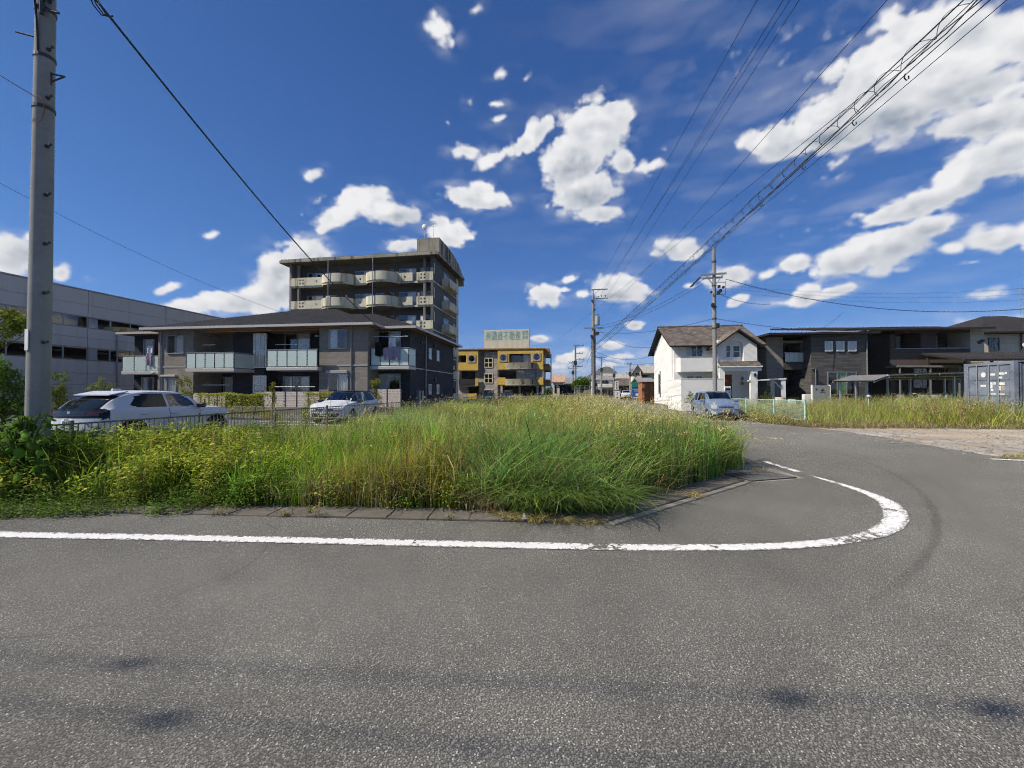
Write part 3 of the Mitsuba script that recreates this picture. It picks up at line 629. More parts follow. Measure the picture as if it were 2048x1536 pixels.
for yy in (2.7, 3.3):
    part(b, 'meter_box', bev(yy, yy + 0.35, -0.2, 0, 0.5, 1.5, 0.02), 'grey_metal', S)
# roof: a broad hip over the middle and a lower one that runs out over both ends
tripart_roof(b, A, (-20.15, 2.95, 0.75, 12.7, EZ - 0.03, 2.10), 'roof_slate')
tripart_roof(b, A, (-16.3, 0.7, -0.7, 12.65, EZ, 2.38), 'roof_slate')
def balcony(b, fr, x0, x1, y0, y1, zs, zr, npan, left=True, right=True, glass='frosted'):
    """slab with a fascia, posts, a top rail and separate glass panels"""
    k = part(b, 'balcony', bev(x0 - 0.04, x1 + 0.04, y0 - 0.04, y1, zs - 0.22, zs, 0.02), 'fascia', fr)
    posts, panes = [], []
    for i in range(npan + 1):
        x = x0 + (x1 - x0) * i / npan
        part(k, 'post', box(x - 0.022, x + 0.022, y0 - 0.02, y0 + 0.03, zs, zr), 'dark_metal', fr)
    for i in range(npan):
        xa, xb = x0 + (x1 - x0) * i / npan + 0.03, x0 + (x1 - x0) * (i + 1) / npan - 0.03
        part(k, 'glass_panel', box(xa, xb, y0 - 0.006, y0 + 0.006, zs + 0.05, zr - 0.03), glass, fr)
    for on, x in ((left, x0), (right, x1)):
        if on:
            part(k, 'glass_panel', box(x - 0.006, x + 0.006, y0 + 0.05, y1 - 0.04, zs + 0.05, zr - 0.03), glass, fr)
    part(k, 'rail', cat([box(x0 - 0.03, x1 + 0.03, y0 - 0.03, y0 + 0.035, zr, zr + 0.05)] + [box(x - 0.03, x + 0.03, y0 + 0.036, y1, zr, zr + 0.05) for on, x in ((left, x0), (right, x1)) if on]), 'grey_metal', fr)
    return k
balcony(b, A, u(372, -.7), u(467, -.7), -0.7, 1.2, hh(420, 737, -.7), hh(420, 706, -.7), 5)
balcony(b, A, u(534, -.5), u(634, -.5), -0.5, 1.2, hh(585, 734, -.5), hh(585, 700, -.5), 5, right=False)
balcony(b, A, u(244, .9), -15.63, 0.9, 1.49, hh(275, 743, .9), hh(275, 712, .9), 4, right=False)
balcony(b, A, 0.06, u(817, .3), 0.3, 1.49, hh(770, 732, .3), hh(770, 697, .3), 4, left=False, glass='frosted')
# ground floor terrace screens of horizontal boards, posts between
for (xa, xb, n, yy, z1) in ((u(385, -.9), u(452, -.9), 4, -0.9, hh(420, 786, -.9)), (u(526, -.9), u(640, -.9), 5, -0.9, hh(585, 783, -.9)), (u(720, .2), u(802, .2), 3, 0.2, hh(760, 778, .2))):
    sc = part(b, 'terrace_screen', box(xa, xb, yy + 0.06, yy + 0.08, 0.45, z1 - .04), 'joint_dark', A)
    for i in range(n + 1):
        x = xa + (xb - xa) * i / n
        part(sc, 'post', box(x - 0.03, x + 0.03, yy - 0.03, yy + 0.05, 0.3, z1), 'window_frame_dark', A)
    for i in range(n):
        x0, x1 = xa + (xb - xa) * i / n + 0.035, xa + (xb - xa) * (i + 1) / n - 0.035
        zz = np.linspace(0.46, z1, 10)
        part(sc, 'slat_panel', cat([box(x0, x1, yy - 0.012, yy + 0.012, p, q - 0.014) for p, q in zip(zz[:-1], zz[1:])]), 'slat_board', A)
part(b, 'terrace_wall', box(u(526, -1.0), u(802, -1.0), -1.1, -0.95, 0, 0.44), 'edge_concrete', A)
for (xa, xb, py, yy) in ((405, 460, 770, -.3), (548, 590, 774, -.3), (596, 630, 774, -.3), (404, 430, 690, -.2), (550, 612, 689, -.2), (725, 815, 674, .6)):
    part(b, 'laundry_pole', rod([u(xa, yy), yy, hh(xa, py, yy)], [u(xb, yy), yy, hh(xa, py, yy)], 0.018, 6), 'white_trim', A)
for px, py in ((667, 741), (329, 747), (655, 672), (375, 670)):
    part(b, 'wall_lamp', bev(u(px - 20) - .08, u(px - 20) + .08, -0.2, 0, hh(px, py) - .06, hh(px, py) + .06, .02), 'grey_metal', A)

def cloth(fr, x0, x1, z0, z1, y, seed, m, name, label, wave=0.05):
    """washing: a rumpled cloth hung over a rail"""
    r = np.random.default_rng(seed)
    nx, nz = 10, 12
    X, Z = np.meshgrid(np.linspace(x0, x1, nx), np.linspace(z0, z1, nz), indexing='ij')
    ph = r.uniform(0, 6)
    Y = y + wave * np.sin((X - x0) / max(x1 - x0, .1) * 9 + ph) * (1.15 - (Z - z0) / (z1 - z0)) + 0.01 * r.normal(size=X.shape)
    Z = Z + 0.03 * np.sin(X * 11 + ph) * (1 - (Z - z0) / (z1 - z0))
    v = np.stack([X, Y, Z], -1).reshape(-1, 3)
    i, j = np.meshgrid(np.arange(nx - 1), np.arange(nz - 1), indexing='ij')
    f = np.stack([i * nz + j, (i + 1) * nz + j, (i + 1) * nz + j + 1, i * nz + j + 1], -1).reshape(-1, 4)
    return whole(name, label, 'laundry', mesh(v, f), m, fr, True)
cloth(A, u(748, .1), u(764, .1), hh(756, 712, .1), hh(756, 684, .1), 0.2, 1, 'black_cloth', 'laundry', 'black garment hung over the rail of the right hand balcony')
cloth(A, u(757, .7), u(777, .7), hh(766, 698, .7), hh(766, 677, .7), 0.7, 2, 'black_cloth', 'laundry', 'wide black garments on the pole under the eave at the right hand balcony')
cloth(A, u(766, .15), u(784, .15), hh(776, 719, .15), hh(776, 696, .15), 0.22, 3, 'purple_cloth', 'laundry', 'mauve towel over the glass of the right hand balcony')
cloth(A, u(786, .15), u(799, .15), hh(792, 720, .15), hh(792, 696, .15), 0.22, 4, 'purple_cloth', 'laundry', 'greyish mauve sheet at the right end of the right hand balcony')
cloth(A, u(776, .7), u(790, .7), hh(783, 694, .7), hh(783, 676, .7), 0.72, 5, 'white_cloth', 'laundry', 'pale cloth hanging beside the black garments under the eave')
cloth(A, u(291, .8), u(302, .8), hh(297, 731, .8), hh(297, 706, .8), 0.82, 6, 'purple_cloth', 'laundry', 'striped grey towel hung over the leftmost balcony')
cloth(A, u(294, 1.2), u(305, 1.2), hh(299, 708, 1.2), hh(299, 692, 1.2), 1.2, 7, 'white_cloth', 'laundry', 'white shirt on the pole of the leftmost balcony')

# ------------------------------------------------------------------ the six storey block behind
B = Frame(-9.2, 44.7, 0, 9)
b = thing('apartment_tower', 'tall old concrete apartment block with curved balconies rising behind the low block', 'apartment building')
BW, BD, ST, NF = 18.7, 9.8, 2.86, 6
wallbox(b, B, -BW, 0, 1.4, BD, 0, NF * ST, 'tower_grey')
for k in range(1, NF):
    part(b, 'inner_floor', box(-BW + .05, -.05, 1.45, BD - .05, k * ST - .1, k * ST), 'tower_wall', B)
part(b, 'side_wall', box(-0.30, 0.02, 0, 1.4, 0, NF * ST), 'tower_grey', B)
part(b, 'side_wall', box(-BW - 0.02, -BW + 0.25, 0, 1.4, 0, NF * ST), 'tower_wall', B)
roof = part(b, 'roof', bev(-BW - 0.95, 0.8, -0.6, BD + 0.5, NF * ST + 0.02, NF * ST + 0.36, 0.03), 'tower_dirty', B)
part(roof, 'soffit', box(-BW - 0.93, 0.78, -0.58, BD + 0.48, NF * ST + 0.001, NF * ST + 0.018), 'tower_under_shade', B)  # thin underside sheet, its dark colour stands in for shade below the roof
part(roof, 'parapet', box(-BW - 0.85, 0.7, -0.5, BD + 0.4, NF * ST + 0.365, NF * ST + 0.48), 'tower_wall', B)
# stair head with a curved back roof that sweeps down to the rear eave
ZR = NF * ST + 0.48
arc = [(3.0 + 7.6 * math.sin(t), ZR - 1.2 + 3.0 * math.cos(t)) for t in np.linspace(0, math.pi / 2, 14)]
prof = [(0.2, ZR), (0.2, ZR + 1.8), (3.0, ZR + 1.8)] + arc[1:] + [(10.3, ZR - 1.2), (10.3, ZR)]
sw = prism(prof, 0, 2.75)
v = np.array(sw.vertices)
x1 = B.u(880, 0.2)
sw = trimesh.Trimesh(np.stack([-2.1 + v[:, 1] * 1.0, v[:, 0], v[:, 2]], 1), sw.faces, process=False)
part(b, 'stair_head', sw, 'tower_dirty', B, label='stained stair head on the roof with its back sweeping down in a curve')
part(b, 'dish', cat([trimesh.creation.icosphere(2, 0.32).apply_transform(trimesh.transformations.compose_matrix(scale=[1, .3, 1], translate=[-1.3, 0.5, ZR + 3.3])), rod([-1.3, 0.6, ZR + 1.8], [-1.3, 0.6, ZR + 3.3], 0.03)]), 'white_trim', B)
part(b, 'antenna', cat([rod([-0.4, 1.0, ZR + 1.8], [-0.4, 1.0, ZR + 4.3], 0.025)] + [rod([-0.8, 1.0, z], [0.0, 1.0, z], 0.015) for z in (ZR + 3.5, ZR + 3.8, ZR + 4.1)]), 'galvanised', B)
bx = lambda px, ly=0.0: B.u(px, ly)
hole = lambda cx, cz, s: [(cx - s, cz - s), (cx + s, cz - s), (cx + s, cz + s), (cx - s, cz + s)]
cent = [(-BW + 0.3 + bx(644)) / 2, 0, 0]
bul = [(bx(644), bx(707)), (bx(732), bx(794))]
flats = [(-BW + 0.02, bul[0][0], [(bx(601), 4), (bx(631), 1)]), (bul[0][1], bul[1][0], [(bx(719), 1)]), (bul[1][1], bx(824), [(bx(809), 1)]), (bx(832), -0.02, [(bx(845), 4)])]
for k in range(NF):
    z0 = k * ST
    slab = [(-BW + 0.03, 1.39), (-BW + 0.03, 0.12)]
    for (xa, xb) in bul:
        c, r = (xa + xb) / 2, (xb - xa) / 2
        slab += [(c - r * math.cos(t), 0.12 - 1.15 * math.sin(t)) for t in np.linspace(0, math.pi, 18)]
    slab += [(-0.31, 0.12), (-0.31, 1.39)]
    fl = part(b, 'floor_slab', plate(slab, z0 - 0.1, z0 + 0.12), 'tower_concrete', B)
    part(fl, 'soffit', plate(slab, z0 - 0.112, z0 - 0.102), 'tower_under_shade', B)  # underside sheet with the shade of the slab put into its colour
    ph = 1.12
    for (xa, xb, hs) in flats:
        po = sg.Polygon([(xa, z0 + 0.12), (xb, z0 + 0.12), (xb, z0 + ph), (xa, z0 + ph)])
        for cx, nh in hs:
            for dx, dz in (((-.2, -.2), (.2, -.2), (-.2, .2), (.2, .2)) if nh == 4 else ((0, 0),)):
                po = po.difference(sg.Polygon(hole(cx + dx, z0 + 0.62 + dz, 0.11)))
        part(b, 'parapet', prism(po, 0.0, 0.14), 'tower_concrete', B)
    for (xa, xb) in bul:
        c, r = (xa + xb) / 2, (xb - xa) / 2
        t = np.linspace(0, math.pi, 26)
        o = np.stack([c - r * np.cos(t), 0.06 - 1.22 * np.sin(t)], 1)
        i_ = np.stack([c - (r - .14) * np.cos(t), 0.06 - 1.08 * np.sin(t)], 1)
        part(b, 'bow_parapet', plate(np.vstack([o, i_[::-1]]), z0 + 0.13, z0 + ph + 0.02), 'tower_concrete', B, 40)
        part(b, 'drain_pipe', rod([c - .5, -1.25, z0 - 0.2], [c - .5, -1.25, z0 + ST - 0.2], 0.05, 8), 'grey_metal', B)
        part(b, 'partition', box(c + 0.2, c + 0.26, 0.2, 1.39, z0 + 0.2, z0 + 2.0), 'rust', B)
    for xa, xb, cols, back in ((-BW + 1.5, -BW + 3.6, 2, ['dark_room', 'curtain']), (-BW + 4.0, bul[0][0] + 1.2, 2, 'dark_room'), (bul[0][1] - 0.6, bul[1][0] - 0.1, 2, ['dark_room', 'curtain']), (bul[1][0] + .5, bul[1][1] - 1.2, 2, 'dark_room'), (bul[1][1] - .4, bx(822), 2, ['dark_room', 'curtain']), (bx(832), -0.9, 2, ['curtain', 'dark_room'])):
        win(b, B, xa, xb, z0 + 0.3, z0 + 2.0, 1.39, cols, back)
    part(b, 'column', box(-1.3, -1.0, 0.15, 0.45, z0 + 0.12, z0 + ST - 0.1), 'tower_wall', B)
    part(b, 'column', box(-BW + 0.95, -BW + 1.2, 0.15, 0.45, z0 + 0.12, z0 + ST - 0.1), 'tower_wall', B)
rs = np.random.default_rng(3)
for k in range(2, NF):
    for j in range(5):
        x = rs.uniform(-BW + 1, -1)
        part(b, 'washing', box(x, x + rs.uniform(.2, .5), 0.5, 0.53, k * ST + 1.0, k * ST + rs.uniform(1.4, 1.9)), ('white_cloth', 'purple_cloth', 'black_cloth')[j % 3], B)
SB = Frame(*B.w(np.array([0.0, 0, 0])), 9 - 90)
for k in range(NF):
    z0 = k * ST
    part(b, 'band', box(0.0, BD - 0.02, -0.04, 0, z0 - 0.06, z0 + 0.06), 'tower_concrete', SB)
    part(b, 'side_balcony', cat([bev(3.0, 6.8, -1.0, -0.005, z0 + 0.1, z0 + 0.24, .02), bev(3.0, 6.8, -1.0, -0.88, z0 + 0.25, z0 + 1.12, .02), box(3.0, 3.12, -0.87, -0.005, z0 + .25, z0 + 1.12), box(6.68, 6.8, -0.87, -0.005, z0 + .25, z0 + 1.12)]), 'tower_concrete', SB)
    win(b, SB, 3.6, 5.6, z0 + 0.35, z0 + 2.0, 0, 2, 'dark_room')
    win(b, SB, 7.4, 8.3, z0 + 0.9, z0 + 1.9, 0, 1, 'dark_room')
    part(b, 'pilaster', box(0.25, 0.5, -0.03, -0.002, z0 + 0.95, z0 + 2.2), 'tower_concrete', SB)
part(b, 'side_strip', box(8.9, BD - 0.01, -0.06, -0.005, 0, NF * ST), 'tower_concrete', SB)

# ------------------------------------------------------------------ the panelled warehouse at the left
Cw = Frame(-36.7, 27.5, 0, 8)          # local y runs along the long wall, x = 0 is its face
b = thing('warehouse', 'long grey panelled warehouse with two strips of dark windows at the left edge', 'warehouse')
wallbox(b, Cw, -18, -0.06, -16, 40, 0, 9.95, 'tower_wall')
part(b, 'inner_floor', box(-17.9, -.1, -15.9, 39.9, 5.4, 5.6), 'tower_wall', Cw)
courses = [0.02, 1.0, 1.98, 2.96, 4.05, 5.15, 5.95, 6.8, 7.75, 8.75, 9.95]
joints = [-14.1, -7.7, -1.3, 5.1, 11.5, 17.9, 24.3, 30.7, 37.1]
strips = {4: (4.05, 5.15), 7: (6.8, 7.75)}
for i in range(len(joints) - 1):
    ya, yb = joints[i] + 0.02, joints[i + 1] - 0.02
    for k in range(len(courses) - 1):
        za, zb = courses[k] + 0.012, courses[k + 1] - 0.012
        if k in strips:
            n = 4
            for q in range(n):
                y0, y1 = ya + (yb - ya) * q / n, ya + (yb - ya) * (q + 1) / n
                fm = cat([box(-0.05, 0.02, y0, y0 + 0.04, za, zb), box(-0.05, 0.02, y1 - 0.04, y1, za, zb), box(-0.05, 0.02, y0 + .04, y1 - .04, za, za + .05), box(-0.05, 0.02, y0 + .04, y1 - .04, zb - .05, zb)])
                w = part(b, 'window', fm, 'window_frame', Cw)
                part(w, 'pane', mesh([[-0.012, y0 + .04, za + .05], [-0.012, y1 - .04, za + .05], [-0.012, y1 - .04, zb - .05], [-0.012, y0 + .04, zb - .05]], [[0, 1, 2, 3]]), 'pane', Cw)
                OPEN.append(Cw.w(np.array([[-.06, y0 + .04, za + .05], [-.06, y1 - .04, za + .05], [-.06, y1 - .04, zb - .05], [-.06, y0 + .04, zb - .05]])))
                if q == 0 and i % 2 == 1:
                    part(w, 'blind', box(-0.12, -0.11, y0 + .05, y0 + .75, za + .05, zb - .05), 'curtain', Cw)
                if k == 4 and (q + i) % 3 != 0:
                    for t_ in (.3, .55):
                        part(w, 'ceiling_lamp_shade', box(-2.6, -1.4, y0 + .2 + t_, y0 + .32 + t_, zb - .3, zb - .22), 'white_trim', Cw)
        else:
            part(b, 'panel', bev(-0.05, 0.0, ya, yb, za, zb, 0.008), 'warehouse_panel', Cw)
part(b, 'coping', box(-18.05, 0.06, -16.05, 40.05, 9.96, 10.05), 'fascia', Cw)
part(b, 'downpipe', rod([0.1, 7.2, 0], [0.1, 7.2, 6.7], 0.06, 8), 'grey_metal', Cw)

# ------------------------------------------------------------------ the yellow block with the roof sign
D = Frame(5.4, 66.0, 0, 7)
u, hh = D.u, D.h
Q = lambda zx: 900 + zx / 8.533
R = lambda zy: 630 + zy / 8.533
b = thing('yellow_building', 'yellow and grey three storey building with round windows under the roof sign', 'apartment building')
XL = u(Q(-200))
ztop = hh(1000, R(575))
rec = 1.6
wallbox(b, D, XL, -0.02, rec, 11, 0, ztop - .2, 'stone_grey')
for z_ in (hh(Q(1200), R(1195)) - .15, hh(Q(1200), R(930)) - .1):
    part(b, 'inner_floor', box(XL + .05, -.1, rec + .05, 10.9, z_, z_ + .2), 'stone_grey', D)
part(b, 'side_wall', box(-0.45, 0.01, 0.05, 11, 0, ztop - .21), 'stone_grey', D)
part(b, 'roof', bev(XL - .3, 0.35, -0.25, 11.3, ztop - .2, ztop + .05, .03), 'orange_wall', D)
def yellow_face(x0, x1, z0, z1, holes):
    po = sg.Polygon([(x0, z0), (x1, z0), (x1, z1), (x0, z1)])
    for h in holes:
        po = po.difference(h)
    part(b, 'yellow_panel', prism(po, -0.12, 0.16), 'yellow_wall', D)
rect = lambda a, c, d_, e_: sg.Polygon([(u(Q(a)), hh(Q(a), R(d_))), (u(Q(c)), hh(Q(a), R(d_))), (u(Q(c)), hh(Q(a), R(e_))), (u(Q(a)), hh(Q(a), R(e_)))])
def circ_window(zx, zy, rad):
    cx, cz = u(Q(zx)), hh(Q(zx), R(zy))
    c = sg.Point(cx, cz).buffer(rad)
    s = sg.Polygon([(cx - .72, cz - .72), (cx + .72, cz - .72), (cx + .72, cz + .72), (cx - .72, cz + .72)])
    part(b, 'window_surround', prism(s.difference(c), -0.2, -0.125), 'pinkish', D)
    w = part(b, 'round_window', prism(sg.Point(cx, cz).buffer(rad).difference(sg.Point(cx, cz).buffer(rad - .07)), -0.19, 0.1), 'window_frame_dark', D, 40)
    t_ = np.linspace(0, 2 * math.pi, 25)[:-1]
    part(w, 'pane', mesh([[cx, -.1, cz]] + [[cx + (rad - .07) * math.cos(t), -.1, cz + (rad - .07) * math.sin(t)] for t in t_], [[0, 1 + i, 1 + (i + 1) % 24] for i in range(24)]), 'pane', D)
    opening(D, cx - .5, cx + .5, rec, cz - .5, cz + .5)
    return s.buffer(-.1)
h1, h2 = circ_window(912, 730, .55), circ_window(1478, 715, .55)
yx0, yx1 = u(Q(815)), u(Q(1590))
yellow_face(yx0, yx1, hh(Q(1200), R(930)), ztop - .25, [h1, h2, rect(1010, 1380, 665, 810), rect(945, 1488, 812, 925)])
yellow_face(yx0, yx1, hh(Q(1200), R(1190)), hh(Q(1200), R(1065)), [rect(945, 1485, 1060, 1195)])
h3 = circ_window(372, 745, .55)
yellow_face(XL, u(Q(480)), hh(Q(200), R(945)), hh(Q(200), R(610)), [h3, rect(60, 275, 690, 812)])
yellow_face(u(Q(432)), u(Q(480)), hh(Q(450), R(1210)), hh(Q(450), R(1080)), [])
part(b, 'yellow_panel', box(u(Q(300)), u(Q(455)), -0.1, 0.05, 0, hh(Q(380), R(1340))), 'yellow_wall', D)
part(b, 'yellow_panel', box(u(Q(1060)), u(Q(1190)), 0.4, 0.55, 0, hh(Q(1100), R(1345))), 'yellow_wall', D)
part(b, 'yellow_panel', box(u(Q(1200)), u(Q(1560)), 1.0, 1.15, 0, hh(Q(1300), R(1385))), 'yellow_wall', D)
def bow(xa, xb, z0, z1, depth):
    c, r = (xa + xb) / 2, (xb - xa) / 2
    t = np.linspace(0, math.pi, 20)
    o = np.stack([c - r * np.cos(t), 0.1 - depth * np.sin(t)], 1)
    i_ = np.stack([c - (r - .15) * np.cos(t), 0.1 - (depth - .15) * np.sin(t)], 1)
    k = part(b, 'bow_balcony', plate(np.vstack([o, i_[::-1]]), z0, z1), 'tower_dirty', D, 40)
    part(k, 'floor', plate(np.vstack([o, [[xb, rec - .01], [xa, rec - .01]]]), z0 - .12, z0 - .005), 'stone_grey', D)
bow(u(Q(940)), u(Q(1490)), hh(Q(1200), R(915)), hh(Q(1200), R(820)), 1.1)
bow(u(Q(940)), u(Q(1485)), hh(Q(1200), R(1188)), hh(Q(1200), R(1092)), 1.1)
part(b, 'floor_slab', box(u(Q(200)), u(Q(470)), 0.2, rec - .01, hh(Q(300), R(1195)) - .2, hh(Q(300), R(1195))), 'stone_grey', D)
part(b, 'rail_panel', box(u(Q(150)), u(Q(430)), 0.1, 0.16, hh(Q(300), R(1190)), hh(Q(300), R(1090))), 'dark_metal', D)
for (a, c, z0, z1, n) in ((1015, 1372, 930, 665, 3), (850, 1560, 1100, 945, 5), (200, 430, 1180, 960, 2), (180, 275, 812, 690, 1)):
    win(b, D, u(Q(a), rec), u(Q(c), rec), hh(Q(a), R(z0), rec), hh(Q(a), R(z1), rec), rec, n, ['dark_room', 'dark_room', 'curtain'])
opening(D, u(Q(840)), -0.5, rec, 0.1, hh(Q(1200), R(1215)))
opening(D, u(Q(280)), u(Q(460)), rec, 0.1, hh(Q(380), R(1215)))
for a in (880, 1188, 1494):
    part(b, 'pillar', bev(u(Q(a - 17)), u(Q(a + 17)), -0.05, 0.35, 0, hh(Q(a), R(1195)) - .01, .03), 'stone_grey', D)
wallbox(b, D, u(Q(585), .4), u(Q(812), .4), 0.4, 1.59, 0, hh(Q(700), R(625)), 'stone_grey', skip='y1', name='stair_tower')
opening(D, u(Q(600), .4), u(Q(800), .4), rec, .4, hh(Q(700), R(640)))
for (z0, z1) in ((885, 745), (1152, 1010), (1395, 1280)):
    w = win(b, D, u(Q(595), .4), u(Q(718), .4), max(.3, hh(Q(650), R(z0), .4)), hh(Q(650), R(z1), .4), 0.4, 2, 'dark_room', 'cream', 2, 0.16)
for k in range(3):
    z = hh(Q(1600), R(1180)) + (k) * 2.75
    part(b, 'side_balcony', bev(0.02, 1.0, 1.5, 9, z - .3, z + .85, .03), 'orange_wall', D)
part(b, 'side_post', box(1.0, 1.2, 9, 9.3, 0, ztop - .21), 'stone_grey', D)
sg_ = thing('roof_sign', 'large faded cream signboard with teal lettering on the roof of the yellow building', 'sign')
sy = 2.5
sx0, sx1 = u(968, sy), u(1058, sy)
sz0, sz1 = hh(1015, 696.5, sy), hh(1015, 659.5, sy)
part(sg_, 'board', bev(sx0, sx1, sy, sy + 1.6, sz0, sz1, .04), 'sign_cream', D)
for x in np.linspace(sx0 + .6, sx1 - .6, 5):
    part(sg_, 'leg', box(x - .1, x + .1, sy + .3, sy + .5, ztop + .05, sz0 + .01), 'galvanised', D)
